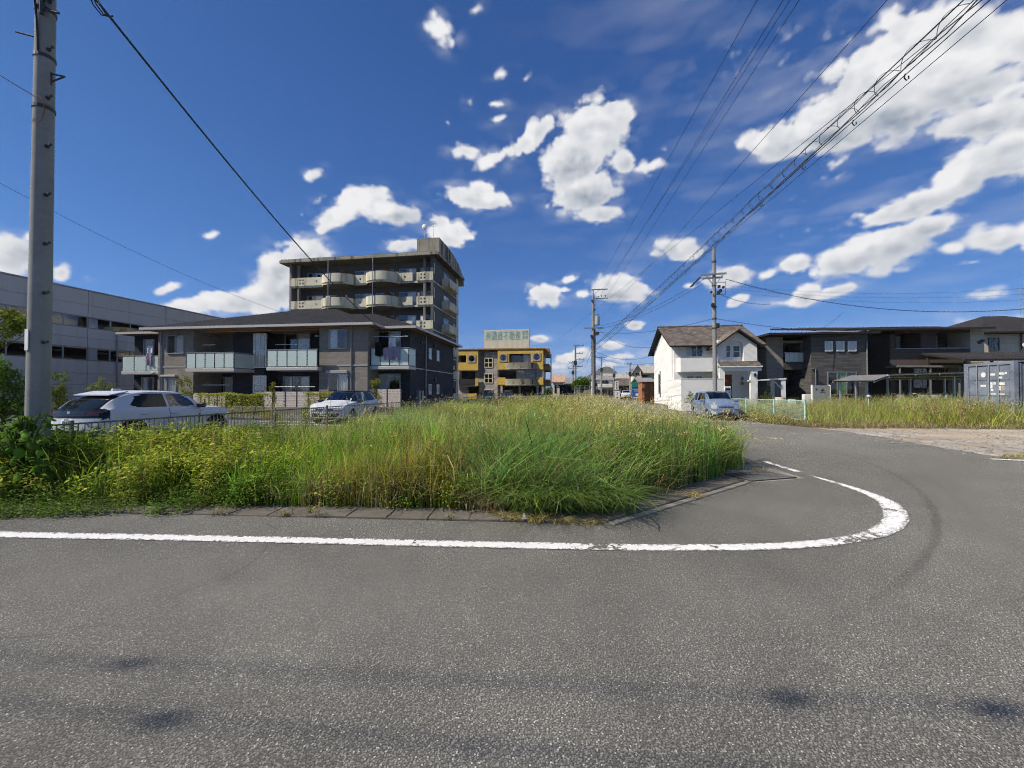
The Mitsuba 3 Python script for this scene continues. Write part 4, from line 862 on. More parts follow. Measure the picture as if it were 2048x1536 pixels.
GLYPHS = {'美':[[[(7,-5),(5,0),(14,1),(18,3),(19,5),(21,5),(22,7),(7,8),(7,13),(24,13),(24,15),(6,15),(6,20),(25,20),(25,22),(11,22),(10,27),(25,27),(25,30),(8,30),(8,34),(17,34),(16,37),(14,38),(14,40),(16,41),(18,41),(21,38),(22,34),(33,34),(36,41),(41,40),(41,38),(39,37),(38,34),(47,34),(47,30),(30,30),(30,27),(45,27),(45,22),(30,22),(30,20),(49,20),(50,16),(49,15),(29,15),(29,13),(48,13),(49,8),(33,8),(34,5),(36,5),(39,2),(42,2),(45,0),(50,0),(48,-5),(42,-4),(42,-3),(35,-1),(28,5),(28,7),(27,5),(19,-2),(9,-4),(9,-5)]]],'濃':[[[(14,-3),(18,4),(19,21),(50,21),(49,17),(23,17),(23,11),(50,11),(49,5),(44,3),(44,1),(51,-1),(48,-5),(42,-3),(38,1),(37,-2),(25,-5),(24,-3),(25,7),(22,7),(21,0),(18,-5)],[(38,6),(39,5),(42,5),(44,7)],[(37,1),(36,2),(36,1)],[(33,2),(36,2),(35,5),(33,7),(30,7),(30,1),(33,1)]],[[(20,38),(27,38),(28,41),(31,41),(32,38),(36,38),(36,41),(40,41),(40,38),(48,38),(48,23),(20,23)],[(40,26),(44,26),(44,28),(40,28)],[(40,32),(44,32),(44,34),(40,34)],[(32,26),(36,26),(36,28),(32,28)],[(32,32),(36,32),(36,34),(32,34)],[(24,26),(27,26),(28,28),(24,28)],[(24,32),(27,32),(28,34),(24,34)]],[[(25,12),(24,16),(47,16),(46,12)]],[[(7,37),(9,40),(11,40),(15,38),(18,34),(15,31),(14,33),(12,33)]],[[(6,-2),(6,0),(13,14),(15,15),(17,13),(17,10),(10,-4),(8,-4)]],[[(5,23),(6,27),(8,27),(12,25),(13,23),(15,23),(15,20),(11,19),(7,23)]]],'善':[[[(5,12),(6,16),(7,15),(12,15),(12,16),(14,15),(13,19),(7,19),(7,23),(25,23),(25,25),(12,25),(11,26),(11,29),(25,29),(25,32),(8,32),(9,36),(17,36),(15,38),(15,40),(19,41),(22,36),(33,36),(35,41),(38,41),(40,40),(40,38),(38,36),(46,36),(47,35),(47,32),(30,32),(30,29),(44,29),(44,26),(43,25),(30,25),(30,23),(48,23),(48,19),(42,19),(41,15),(48,15),(49,16),(50,15),(49,11),(6,11)],[(30,19),(30,15),(31,16),(33,15),(33,16),(36,16),(37,18)],[(18,19),(19,16),(23,16),(24,15),(25,16),(25,19)]],[[(12,-5),(12,9),(13,10),(43,10),(44,9),(44,-4),(43,-5),(39,-5),(39,-3),(17,-3),(16,-5)],[(16,5),(16,1),(39,1),(39,5)]]],'不':[[[(5,11),(5,13),(9,14),(10,16),(15,18),(24,27),(24,29),(27,32),(6,33),(7,38),(48,38),(49,37),(49,33),(33,33),(32,30),(30,29),(30,24),(34,26),(36,23),(41,21),(43,18),(45,18),(50,13),(50,11),(48,9),(46,9),(42,14),(40,14),(37,18),(35,18),(33,21),(30,22),(30,-5),(25,-5),(25,21),(18,14),(16,14),(14,11),(10,10),(9,8)]]],'動':[[[(5,-3),(5,1),(15,2),(15,5),(6,5),(6,9),(15,9),(15,11),(6,11),(6,26),(7,27),(15,27),(15,29),(5,29),(6,33),(15,33),(15,35),(7,34),(6,38),(28,40),(29,36),(23,36),(23,35),(20,35),(20,33),(29,33),(30,30),(34,30),(34,40),(39,40),(39,30),(48,30),(49,29),(49,10),(48,10),(48,0),(47,-2),(43,-5),(37,-5),(35,-2),(35,0),(42,0),(43,1),(43,6),(44,6),(44,25),(39,25),(39,22),(38,22),(38,14),(37,14),(35,4),(28,-5),(26,-5),(24,-1)],[(29,9),(30,5),(33,12),(34,25),(29,25),(29,11),(20,11),(20,9)],[(20,5),(20,3),(28,3),(29,4)],[(20,29),(20,27),(29,27),(28,29)],[(20,21),(25,21),(25,23),(20,23)],[(25,15),(25,17),(20,17),(20,15)],[(11,17),(10,15),(15,15),(15,17)],[(11,23),(10,21),(15,21),(15,23)]]],'産':[[[(5,-3),(7,5),(8,5),(8,10),(9,10),(9,26),(19,26),(16,32),(8,32),(8,36),(25,36),(24,40),(26,41),(28,41),(28,39),(31,36),(47,36),(47,32),(40,32),(40,29),(38,26),(49,26),(49,22),(33,22),(33,17),(46,17),(46,13),(33,13),(34,9),(35,10),(36,9),(43,9),(44,10),(45,6),(44,5),(33,5),(33,0),(49,0),(49,-4),(13,-4),(13,0),(28,0),(28,5),(18,5),(17,9),(15,10),(13,10),(12,2),(11,2),(9,-5),(7,-5)],[(21,31),(23,30),(24,26),(33,26),(35,29),(35,32)],[(20,13),(18,11),(18,9),(19,10),(20,9),(28,9),(28,13)],[(22,22),(23,17),(28,17),(28,22)],[(14,16),(13,16),(13,12),(18,17),(19,22),(14,22)]]],'株':[[[(6,5),(5,11),(8,14),(8,17),(10,19),(10,22),(12,25),(12,27),(6,27),(5,31),(6,32),(13,32),(12,33),(12,40),(13,41),(17,41),(17,32),(23,32),(23,27),(17,27),(21,19),(25,20),(22,22),(22,24),(25,28),(27,39),(31,38),(30,32),(34,32),(34,41),(38,41),(39,40),(39,32),(48,32),(47,27),(39,27),(39,20),(50,20),(49,15),(41,15),(44,11),(44,9),(46,8),(46,6),(51,2),(49,-2),(47,-2),(44,1),(40,10),(39,-4),(38,-5),(34,-5),(34,10),(30,6),(30,4),(24,-2),(22,-2),(20,0),(20,2),(26,6),(26,8),(29,10),(31,15),(19,14),(18,18),(17,-5),(12,-4),(12,12),(13,14),(11,14),(11,11),(8,5)],[(29,27),(26,22),(26,20),(34,20),(34,27)]]],'式':[[[(6,32),(30,32),(30,40),(31,41),(35,41),(35,32),(43,32),(40,36),(37,37),(37,39),(39,40),(43,39),(47,35),(46,32),(50,31),(50,28),(49,27),(36,27),(36,18),(37,18),(39,6),(43,0),(45,0),(46,2),(46,9),(48,9),(50,7),(49,-3),(47,-5),(42,-5),(37,-1),(34,5),(34,8),(33,8),(33,12),(32,12),(31,27),(6,27)]],[[(6,1),(16,3),(16,16),(8,16),(7,21),(30,21),(29,16),(21,16),(21,4),(31,6),(31,2),(17,-1),(17,-2),(12,-2),(12,-3),(7,-3)]]],'会':[[[(5,23),(6,25),(14,28),(19,33),(21,33),(26,38),(27,41),(32,39),(31,36),(34,33),(36,33),(40,29),(50,25),(50,23),(48,21),(45,21),(41,24),(39,21),(16,21),(15,24),(8,20)],[(24,31),(19,26),(36,26),(29,33)]],[[(7,12),(8,17),(48,17),(48,12),(26,12),(26,10),(19,4),(19,2),(37,3),(37,5),(33,8),(33,10),(37,11),(46,1),(47,-3),(43,-5),(43,-3),(41,-1),(32,-1),(32,-2),(21,-2),(21,-3),(12,-3),(11,-4),(9,1),(11,1),(20,12)]]],'社':[[[(21,-3),(22,2),(34,2),(34,21),(24,21),(24,26),(34,26),(34,41),(39,41),(39,26),(48,26),(49,25),(49,21),(39,21),(39,2),(50,2),(50,-3)]],[[(4,13),(17,26),(17,28),(6,28),(5,29),(6,33),(14,33),(14,35),(11,37),(11,40),(14,41),(18,37),(19,35),(18,33),(22,33),(24,31),(21,24),(18,21),(24,15),(24,12),(21,10),(19,12),(19,14),(17,14),(17,-5),(12,-4),(13,-3),(13,13),(9,12),(6,9)]]]}
def glyph(ch, x, z, s, tall=1.72):
    ms = []
    for rings in GLYPHS[ch]:
        g = sg.Polygon([(x + a * s, z + c * s * tall) for a, c in rings[0]], [[(x + a * s, z + c * s * tall) for a, c in q] for q in rings[1:]]).buffer(0)
        for q in getattr(g, 'geoms', [g]):
            if q.area > 1e-5:
                ms.append(prism(q, sy - 0.03, sy - 0.005))
    return cat(ms)
sw_ = sx1 - sx0
cw = sw_ * 0.132
for i, ch in enumerate('美濃善不動産'):
    part(sg_, 'character', glyph(ch, sx0 + sw_ * 0.025 + i * cw, sz0 + (sz1 - sz0) * 0.50, cw * 0.95 / 50), 'sign_letter', D)
for i, ch in enumerate('株式会社'):
    part(sg_, 'character', glyph(ch, sx0 + sw_ * 0.845 + (i % 2) * sw_ * 0.07, sz0 + (sz1 - sz0) * (0.75 - 0.235 * (i // 2)), sw_ * 0.064 / 50, 1.5), 'sign_letter', D)
# ------------------------------------------------------------------ the white house
E = Frame(13.06, 31.0, 0, 8)
u, hh = E.u, E.h
Q = lambda zx: 1280 + zx / 6.0235
R = lambda zy: 620 + zy / 6.0235
b = thing('white_house', 'white stucco two storey house with brown tiled gables behind the bare utility pole', 'house')
EW = u(1514)
ze, zr = 5.25, E.h(1400, 656, 3.5)
gab = [(0, 0.3), (7.0, 0.3), (7.0, ze), (3.5, zr - .18), (0, ze)]
def gable_x(x0, x1):
    m = prism(gab, 0, x1 - x0)
    v = np.array(m.vertices)
    return trimesh.Trimesh(np.stack([x1 - v[:, 1], v[:, 0], v[:, 2]], 1), m.faces, process=False)
part(b, 'plinth', box(-0.03, EW + .03, -0.03, 7.03, 0, 0.3), 'edge_concrete', E)
wallbox(b, E, 0, EW, 0, 7, 0.3, ze, 'white_stucco')
wallbox(b, E, .03, EW - .03, .03, 6.97, 0.33, ze - .03, 'room_wall', name='inner_wall')
gab = [(0, ze), (7.0, ze), (3.5, zr - .18)]
part(b, 'gable', gable_x(0, .2), 'white_stucco', E)
part(b, 'gable', gable_x(EW - .2, EW), 'white_stucco', E)
def slope_roof(b, fr, x0, x1, ya, za, yb, zb, t, m, edge, name='roof', along='x'):
    """one roof slope as a slab, its tiles above and its verge boards below"""
    def pt(x, y, z):
        return [x, y, z] if along == 'x' else [y, x, z]
    v = [pt(x0, ya, za), pt(x1, ya, za), pt(x1, yb, zb), pt(x0, yb, zb), pt(x0, ya, za + t), pt(x1, ya, za + t), pt(x1, yb, zb + t), pt(x0, yb, zb + t)]
    top = trimesh.Trimesh(v, [[4, 5, 6], [4, 6, 7]], process=False)
    oth = trimesh.Trimesh(v, [[0, 2, 1], [0, 3, 2], [0, 1, 5], [0, 5, 4], [1, 2, 6], [1, 6, 5], [2, 3, 7], [2, 7, 6], [3, 0, 4], [3, 4, 7]], process=False)
    r = part(b, name, top, m, fr)
    part(r, 'verge', oth, edge, fr)
    return r
k = (zr - ze) / 3.5
slope_roof(b, E, -0.45, EW + .45, -0.6, ze - .6 * k, 3.5, zr, 0.14, 'roof_brown', 'roof_dark')
slope_roof(b, E, -0.45, EW + .45, 7.6, ze - .6 * k, 3.502, zr, 0.14, 'roof_brown', 'roof_dark')
part(b, 'ridge_tile', tube([[-.47, 3.5, zr + .14], [EW + .47, 3.5, zr + .14]], .09, 8), 'roof_brown', E)
part(b, 'gutter', rod([-.45, -.66, ze - .6 * k + .05], [u(Q(930), -.6), -.66, ze - .6 * k + .05], .06, 8), 'roof_dark', E)
# gabled bay over the porch
by = -1.0
bx0, bx1 = u(Q(935), by), u(Q(1415), by)
bc = (bx0 + bx1) / 2
bz0, bz1, bzt = hh(Q(1200), R(655), by), hh(Q(1400), R(425), by), hh(Q(1155), R(262), by)
po = sg.Polygon([(bx0, bz0), (bx1, bz0), (bx1, bz1), (bc, bzt), (bx0, bz1)])
ax0, ax1, az0, az1 = u(Q(1045), by), u(Q(1252), by), hh(Q(1150), R(630), by), hh(Q(1150), R(410), by)
arch = [(ax0, az0), (ax1, az0)] + [((ax0 + ax1) / 2 + (ax1 - ax0) / 2 * math.cos(t), az1 + 0.35 * math.sin(t)) for t in np.linspace(0, math.pi, 14)]
part(b, 'bay_front', prism(po.difference(sg.Polygon(arch)), by, by + .3), 'white_stucco', E)
part(b, 'bay_side', cat([box(bx0, bx0 + .15, by + .301, -0.001, bz0, bz1), box(bx1 - .15, bx1, by + .301, -0.001, bz0, bz1), box(bx0, bx1, by + .301, -0.001, bz0 - .12, bz0 - .001)]), 'white_stucco', E)
wallbox(b, E, bx0 + .16, bx1 - .16, by + .36, -0.002, bz0 + .001, bz1 + .5, 'white_stucco', skip='y1', name='bay_back')
opening(E, bx0 + .3, bx1 - .3, 0, bz0 + .1, min(ze - .1, bz1 + .3))
win(b, E, u(Q(1042), by), u(Q(1112), by), hh(Q(1080), R(562), by), hh(Q(1080), R(428), by), by + .36, 1, 'dark_room', 'white_trim', 2)
win(b, E, u(Q(1148), by), u(Q(1226), by), hh(Q(1180), R(562), by), hh(Q(1180), R(428), by), by + .36, 1, 'dark_room', 'white_trim', 2)
kk = (bzt - bz1) / (bx1 - bc)
for s, xe in ((-1, bx0 - .45), (1, bx1 + .45)):
    slope_roof(b, E, by - .4, 2.6, xe, bz1 - .45 * kk + .04, bc + 0.001 * s, bzt + .04, .13, 'roof_brown', 'roof_dark', 'bay_roof', 'y')
# porch below the bay
pz = hh(Q(1180), R(690), by - .5)
slope_roof(b, E, bx0 - .1, bx1 + .05, by - .75, pz, by - .002, pz + .42, .08, 'roof_brown', 'white_trim', 'porch_roof')
part(b, 'porch_beam', box(bx0 - .08, bx1 + .04, by - .6, by - .4, pz - .28, pz - .02), 'white_stucco', E)
part(b, 'porch_pillar', box(u(Q(1335), by - .6), u(Q(1418), by - .6), by - .6, by - .35, 0.02, pz - .285), 'white_stucco', E)
part(b, 'porch_pillar', box(bx0 - .05, bx0 + .3, by - .6, by - .3, 0.02, pz - .285), 'white_stucco', E)
d = part(b, 'door', bev(u(Q(982)), u(Q(1103)), -.06, -.004, .32, hh(Q(1050), R(780)), .02), 'door_wood', E)
part(d, 'handle', rod([u(Q(1092)), -.1, 1.1], [u(Q(1092)), -.1, 1.6], .02), 'galvanised', E)
win(b, E, u(Q(1212)), u(Q(1250)), hh(Q(1230), R(902)), hh(Q(1230), R(802)), 0, 1, 'dark_room', 'white_trim', 2)
part(b, 'wall_lamp', bev(u(Q(1372), by - .6), u(Q(1394), by - .6), by - .72, by - .6, hh(Q(1380), R(805), by), hh(Q(1380), R(765), by), .02), 'dark_metal', E)
# balcony box and the windows of the left half
part(b, 'balcony', cat([box(u(Q(492), -1.1), bx0 - .01, -1.1, -.95, hh(Q(600), R(742), -1.1), hh(Q(600), R(568), -1.1)), box(u(Q(492), -1.1), u(Q(492), -1.1) + .15, -.949, -.002, hh(Q(600), R(742), -1.1), hh(Q(600), R(568), -1.1)), box(u(Q(492), -1.1) + .151, bx0 - .01, -.949, -.002, hh(Q(600), R(742), -1.1), hh(Q(600), R(742), -1.1) + .14)]), 'white_stucco', E)
part(b, 'coping', box(u(Q(492), -1.1) - .03, bx0 - .012, -1.13, -.92, hh(Q(600), R(568), -1.1) + .001, hh(Q(600), R(568), -1.1) + .07), 'roof_grey', E)
win(b, E, u(Q(555)), u(Q(750)), hh(Q(650), R(565)), hh(Q(650), R(442)), 0, 3, ['curtain', 'dark_room', 'dark_room'], 'white_trim')
win(b, E, u(Q(562)), u(Q(748)), 0.9, hh(Q(650), R(800)), 0, 2, 'dark_room', 'white_trim')
SE = Frame(*E.w(np.array([0, 7.0, 0])), 8 + 90)
win(b, SE, 1.9, 2.5, 1.3, 3.0, 0, 1, 'dark_room', 'white_trim', 2)
part(b, 'downpipe', rod([-.05, .4, .3], [-.05, .4, ze], .04, 8), 'white_trim', E)
part(b, 'downpipe', rod([-.05, 4.4, .9], [-.05, 4.4, 3.3], .04, 8), 'dark_metal', E)
gw = thing('garden_wall', 'high white stucco garden wall in front of the white house, behind the small blue car', 'wall')
gy = -2.6
gx0, gx1, gz = u(Q(495), gy), u(Q(1010), gy), hh(Q(700), R(832), gy)
part(gw, 'front', box(gx0, gx1, gy, gy + .18, 0, gz), 'white_stucco', E)
part(gw, 'return', box(gx0, gx0 + .18, gy + .181, -.4 + 1.5, 0, gz), 'white_stucco', E)
part(gw, 'coping', cat([box(gx0 - .02, gx1 + .02, gy - .02, gy + .2, gz + .001, gz + .05), box(gx0 - .02, gx0 + .2, gy + .201, 1.1, gz + .001, gz + .05)]), 'white_trim', E)
lb = thing('letter_box', 'white letter box slab with two slots beside the brown front door', 'letter box')
part(lb, 'body', bev(u(Q(1012), -1.9), u(Q(1080), -1.9), -2.1, -1.85, 0.0, hh(Q(1050), R(920), -1.9), .02), 'white_paint', E)
part(lb, 'slot', box(u(Q(1022), -1.9), u(Q(1070), -1.9), -2.115, -2.1, hh(Q(1050), R(966), -1.9), hh(Q(1050), R(945), -1.9)), 'dark_metal', E)
# white cycle port beside it
wp = thing('cycle_port', 'small white flat roofed cycle port to the right of the white house, full of pots', 'shelter')
py_ = -1.6
zt = hh(Q(1540), R(838), py_)
x0, x1 = u(Q(1312), py_), u(Q(1765), py_)
part(wp, 'roof', prism([(x0, zt - .12), (x1, zt), (x1, zt + .12), (x0, zt - .03)], py_, py_ + 1.8), 'white_paint', E)
part(wp, 'post', bev(x1 - .3, x1 - .02, py_ + .05, py_ + .2, 0, zt - .02, .01), 'white_paint', E)
part(wp, 'post', bev(x1 - .3, x1 - .02, py_ + 1.6, py_ + 1.75, 0, zt - .02, .01), 'white_paint', E)
part(wp, 'post', bev(x0 + .9, x0 + 1.0, py_ + 1.6, py_ + 1.7, 0, zt - .11, .01), 'white_paint', E)
part(wp, 'brace', rod([x1 - .3, py_ + .1, zt - .7], [x1 - .75, py_ + .1, zt - .15], .035), 'white_paint', E)
part(wp, 'back_panel', box(x0 + 1.0, x1 - .31, py_ + 1.62, py_ + 1.66, 0, zt - .5), 'dark_tile', E)

# ------------------------------------------------------------------ the dark tiled house
Fh = Frame(27.35, 29.5, 0.3, 6)
u, hh = Fh.u, Fh.h
Q = lambda zx: 1500 + zx / 7.314
R = lambda zy: 640 + zy / 7.314
b = thing('dark_house', 'dark grey tiled two storey house with three small square windows in a row', 'house')
fx = u(Q(900))
fl = u(Q(245), 1.0)
FZ = hh(Q(1300), R(215))
part(b, 'plinth', box(fl, 0.02, .98, 8.5, -0.3, 0.12), 'edge_concrete', Fh)
wallbox(b, Fh, fx, 0, 0, 8.5, -0.3, FZ, 'dark_tile')
part(b, 'wall', box(fl, u(Q(490), 1.0), 1.0, 8.5, .12, FZ), 'taupe_tile', Fh, label='taupe tiled strip at the left end')
wallbox(b, Fh, u(Q(490), 1.0), fx - .001, 3.0, 8.5, .12, FZ, 'dark_tile')
za, zb_, zc, zd = hh(Q(600), R(725), 1.0), hh(Q(600), R(622), 1.0), hh(Q(600), R(475), 1.0), hh(Q(600), R(335), 1.0)
part(b, 'beam', box(u(Q(490), 1.0) + .001, fx - .002, 1.0, 2.99, za, zb_), 'dark_tile', Fh)
part(b, 'head_beam', box(u(Q(490), 1.0) + .001, fx - .002, 1.0, 1.3, zd, FZ - .3), 'taupe_tile', Fh)
part(b, 'balcony_pier', box(u(Q(785), 1.0), fx - .003, 1.0, 1.3, zb_ + .001, zd - .001), 'taupe_tile', Fh)
bl = part(b, 'balcony_rail', box(u(Q(500), 1.0), fx - .01, .93, .97, zc - .05, zc), 'galvanised', Fh)
n = 4
for i in range(n):
    xa, xb = u(Q(505), 1.0) + (fx - u(Q(505), 1.0)) * i / n, u(Q(505), 1.0) + (fx - u(Q(505), 1.0)) * (i + 1) / n
    part(bl, 'glass_panel', box(xa + .03, xb - .03, .94, .955, zb_ + .05, zc - .06), 'frosted', Fh)
    part(bl, 'post', box(xb - .03, xb + .025, .925, .985, zb_ - .01, zc - .051), 'galvanised', Fh)
win(b, Fh, u(Q(540), 3), u(Q(760), 3), zb_ + .2, zd - .2, 3.0, 2, 'dark_room', 'window_frame_dark')
dd = part(b, 'door', bev(u(Q(560), 3), u(Q(770), 3), 2.93, 2.99, .15, za - .35, .02), 'grey_metal', Fh)
for i in range(6):
    part(dd, 'pane', box(u(Q(722), 3), u(Q(748), 3), 2.92, 2.929, .5 + i * .3, .66 + i * .3), 'curtain', Fh)
part(b, 'porch_post', box(u(Q(800), 1.0), u(Q(835), 1.0), 1.05, 1.25, -.3, za - .001), 'galvanised', Fh)
for (a, c) in ((1108, 1203), (1274, 1370), (1444, 1548)):
    win(b, Fh, u(Q(a)), u(Q(c)), hh(Q(a), R(450)), hh(Q(a), R(322)), 0, 1, 'curtain', 'white_trim')
win(b, Fh, u(Q(1142)), u(Q(1545)), hh(Q(1300), R(1085)), hh(Q(1300), R(768)), 0, 3, ['dark_room', 'green_curtain', 'dark_room'], 'grey_metal')
part(b, 'downpipe', rod([-.12, -.07, -.3], [-.12, -.07, FZ - .6], .045, 8), 'grey_metal', Fh)
part(b, 'canopy_pipe', tube([[u(Q(900)), -.06, za], [u(Q(955)), -.06, za], [u(Q(955)), -.06, .5]], .04, 8), 'grey_metal', Fh)
tripart_roof(b, Fh, (fl - .6, .5, -.55, 9.1, FZ, .55, .15), 'roof_dark', 'roof_dark', 'roof_dark')

# ------------------------------------------------------------------ the brown house with solar panels
G = Frame(36.9, 30.0, 0.3, 6)
u, hh = G.u, G.h
Q = lambda zx: 1600 + zx / 4.571
R = lambda zy: 600 + zy / 4.571
b = thing('brown_house', 'brown two storey house with a long brown balcony and solar panels on its flat roof', 'house')
gl = u(Q(830))
GZ = hh(Q(1300), R(285))
wallbox(b, G, gl, 0, 1.8, 9, -.3, GZ + .40, 'brown_wall')
part(b, 'wall', box(u(Q(620), 2.5), gl - .001, 2.5, 9, -.3, GZ + .52), 'beige_wall', G, label='beige wall at the left end of the brown house')
part(b, 'wall', box(u(Q(1565)), .002, 0, 1.79, -.3, GZ + .12), 'beige_wall', G, label='beige wall at the right end of the brown house')
part(b, 'wall', box(gl, u(Q(875)), 0, 1.79, -.3, GZ - .2), 'brown_wall', G)
z1, z0, zt = hh(Q(1200), R(445)), hh(Q(1200), R(605)), hh(Q(1200), R(300))
part(b, 'balcony', box(u(Q(875)) + .001, u(Q(1565)) - .001, 0, .18, z0, z1), 'brown_wall', G)
part(b, 'balcony_floor', box(u(Q(875)) + .001, u(Q(1565)) - .001, .181, 1.79, z0, z0 + .15), 'edge_concrete', G)
part(b, 'balcony_cap', box(u(Q(870)), u(Q(1568)), -.03, .21, z1 + .001, z1 + .06), 'window_frame', G)
part(b, 'pier', box(u(Q(1112)), u(Q(1258)), .02, 1.79, z1 + .061, zt - .002), 'brown_wall', G)
wallbox(b, G, u(Q(1258)) + .01, u(Q(1460)), 1.7, 1.789, z0 + .16, zt, 'beige_wall', skip='y1', name='back_wall')
opening(G, u(Q(1390), 1.7), u(Q(1455), 1.7), 1.8, z1 - .4, hh(Q(1400), R(345), 1.7))
win(b, G, u(Q(880), 1.8), u(Q(1075), 1.8), z1 - .4, hh(Q(950), R(335), 1.8), 1.8, 2, ['curtain', 'dark_room'])
win(b, G, u(Q(1390), 1.7), u(Q(1455), 1.7), z1 - .4, hh(Q(1400), R(345), 1.7), 1.7, 1, 'dark_room')
part(b, 'head_beam', box(u(Q(875)), u(Q(1565)), .0, .2, zt, GZ + .12), 'brown_wall', G)
win(b, G, u(Q(1040), 1.8), u(Q(1190), 1.8), hh(Q(1100), R(800), 1.8), hh(Q(1100), R(628), 1.8), 1.8, 2, 'dark_room')
win(b, G, u(Q(1330), 1.8), u(Q(1480), 1.8), hh(Q(1400), R(800), 1.8), hh(Q(1400), R(630), 1.8), 1.8, 2, 'dark_room')
part(b, 'terrace_canopy', prism([(u(Q(900), -1.2), hh(Q(1000), R(612), -1.2)), (u(Q(1475), -1.2), hh(Q(1000), R(618), -1.2)), (u(Q(1475), -1.2), hh(Q(1000), R(600), -1.2)), (u(Q(900), -1.2), hh(Q(1000), R(596), -1.2))], -1.2, -.01), 'shelter_sheet', G)
for zx in (920, 1200, 1465):
    part(b, 'canopy_post', box(u(Q(zx), -1.2), u(Q(zx), -1.2) + .08, -1.15, -1.07, -.3, hh(Q(1000), R(615), -1.2) - .01), 'grey_metal', G)
for (a, z) in ((740, 385), (670, 610), (1630, 400), (1655, 385)):
    part(b, 'vent', bev(u(Q(a), .0 if a > 1500 else 2.5), u(Q(a), .0 if a > 1500 else 2.5) + .2, (-.12 if a > 1500 else 2.38), (0 if a > 1500 else 2.5), hh(Q(a), R(z)), hh(Q(a), R(z)) + .2, .02), 'dark_metal', G)
gx0, gx1 = u(Q(225), 1.5), u(Q(1790), -.8)
v = [[gx0, -.9, GZ], [gx1, -.9, GZ], [gx1, 9.6, GZ + 1.7], [gx0, 9.6, GZ + 1.7], [gx0, -.9, GZ + .16], [gx1, -.9, GZ + .16], [gx1, 9.6, GZ + 1.86], [gx0, 9.6, GZ + 1.86]]
rf = part(b, 'roof', trimesh.Trimesh(v, [[4, 5, 6], [4, 6, 7], [0, 2, 1], [0, 3, 2], [0, 1, 5], [0, 5, 4], [1, 2, 6], [1, 6, 5], [2, 3, 7], [2, 7, 6], [3, 0, 4], [3, 4, 7]], process=False), 'roof_dark', G)
n = 9
for i in range(n):
    for j in range(3):
        xa, xb = gx0 + 2.3 + (gx1 - gx0 - 4.3) * i / n, gx0 + 2.3 + (gx1 - gx0 - 4.3) * (i + 1) / n - .03
        ya, yb = 1.0 + j * 2.6, 1.0 + j * 2.6 + 2.55
        f = lambda y: GZ + .21 + (y + .9) / 10.5 * 1.7
        vv = [[xa, ya, f(ya)], [xb, ya, f(ya)], [xb, yb, f(yb)], [xa, yb, f(yb)], [xa, ya, f(ya) + .04], [xb, ya, f(ya) + .04], [xb, yb, f(yb) + .04], [xa, yb, f(yb) + .04]]
        part(rf, 'solar_panel', trimesh.Trimesh(vv, [[4, 5, 6], [4, 6, 7], [0, 1, 5], [0, 5, 4], [1, 2, 6], [1, 6, 5], [3, 0, 4], [3, 4, 7]], process=False), 'solar', G)

# ------------------------------------------------------------------ the house cut by the right edge, its lean-to
H = Frame(44.2, 36.0, 0.3, 6)
u, hh = H.u, H.h
b = thing('beige_house', 'beige house with a dark hipped roof cut by the right edge of the photo', 'house')
HZ = hh(2010, 668)
wallbox(b, H, 0, 11, 0, 9, -.3, HZ, 'beige_wall')
tripart_roof(b, H, (-.7, 11.7, -.7, 9.7, HZ, 2.3, .16), 'roof_dark', 'roof_dark', 'roof_dark')
win(b, H, u(1979), u(1998), hh(1990, 701), hh(1990, 677), 0, 2, 'dark_room', 'window_frame_dark')
part(b, 'downpipe', rod([u(2043), -.07, -.3], [u(2043), -.07, HZ], .05, 8), 'brown_wall', H)
part(b, 'dish', trimesh.creation.icosphere(2, .3).apply_transform(trimesh.transformations.compose_matrix(scale=[1, .3, 1], translate=[u(2046), -.3, hh(2046, 690)])), 'white_trim', H)
part(b, 'antenna', cat([rod([u(2044, 4), 4, HZ + 2.5], [u(2044, 4), 4, HZ + 5.2], .03)] + [rod([u(2044, 4) - .5, 4, HZ + z], [u(2044, 4) + .5, 4, HZ + z], .015) for z in (4.6, 4.9, 5.15)]), 'galvanised', H)
LT = Frame(*at(1931, 780, 27)[:2], 0, 6)
b = thing('lean_to', 'black lean-to roof on posts just above the blue containers', 'shelter')
z0, z1 = LT.h(1950, 722), LT.h(1950, 709, 3.2)
slope_roof(b, LT, 0, 9.5, 0, z0, 3.2, z1, .16, 'roof_dark', 'roof_dark')
for x in (.2, 4.6, 9.2):
    part(b, 'post', box(x, x + .12, .2, .32, 0, z0 + .01), 'dark_metal', LT)
    part(b, 'post', box(x, x + .12, 2.9, 3.02, 0, z1 - .1), 'dark_metal', LT)

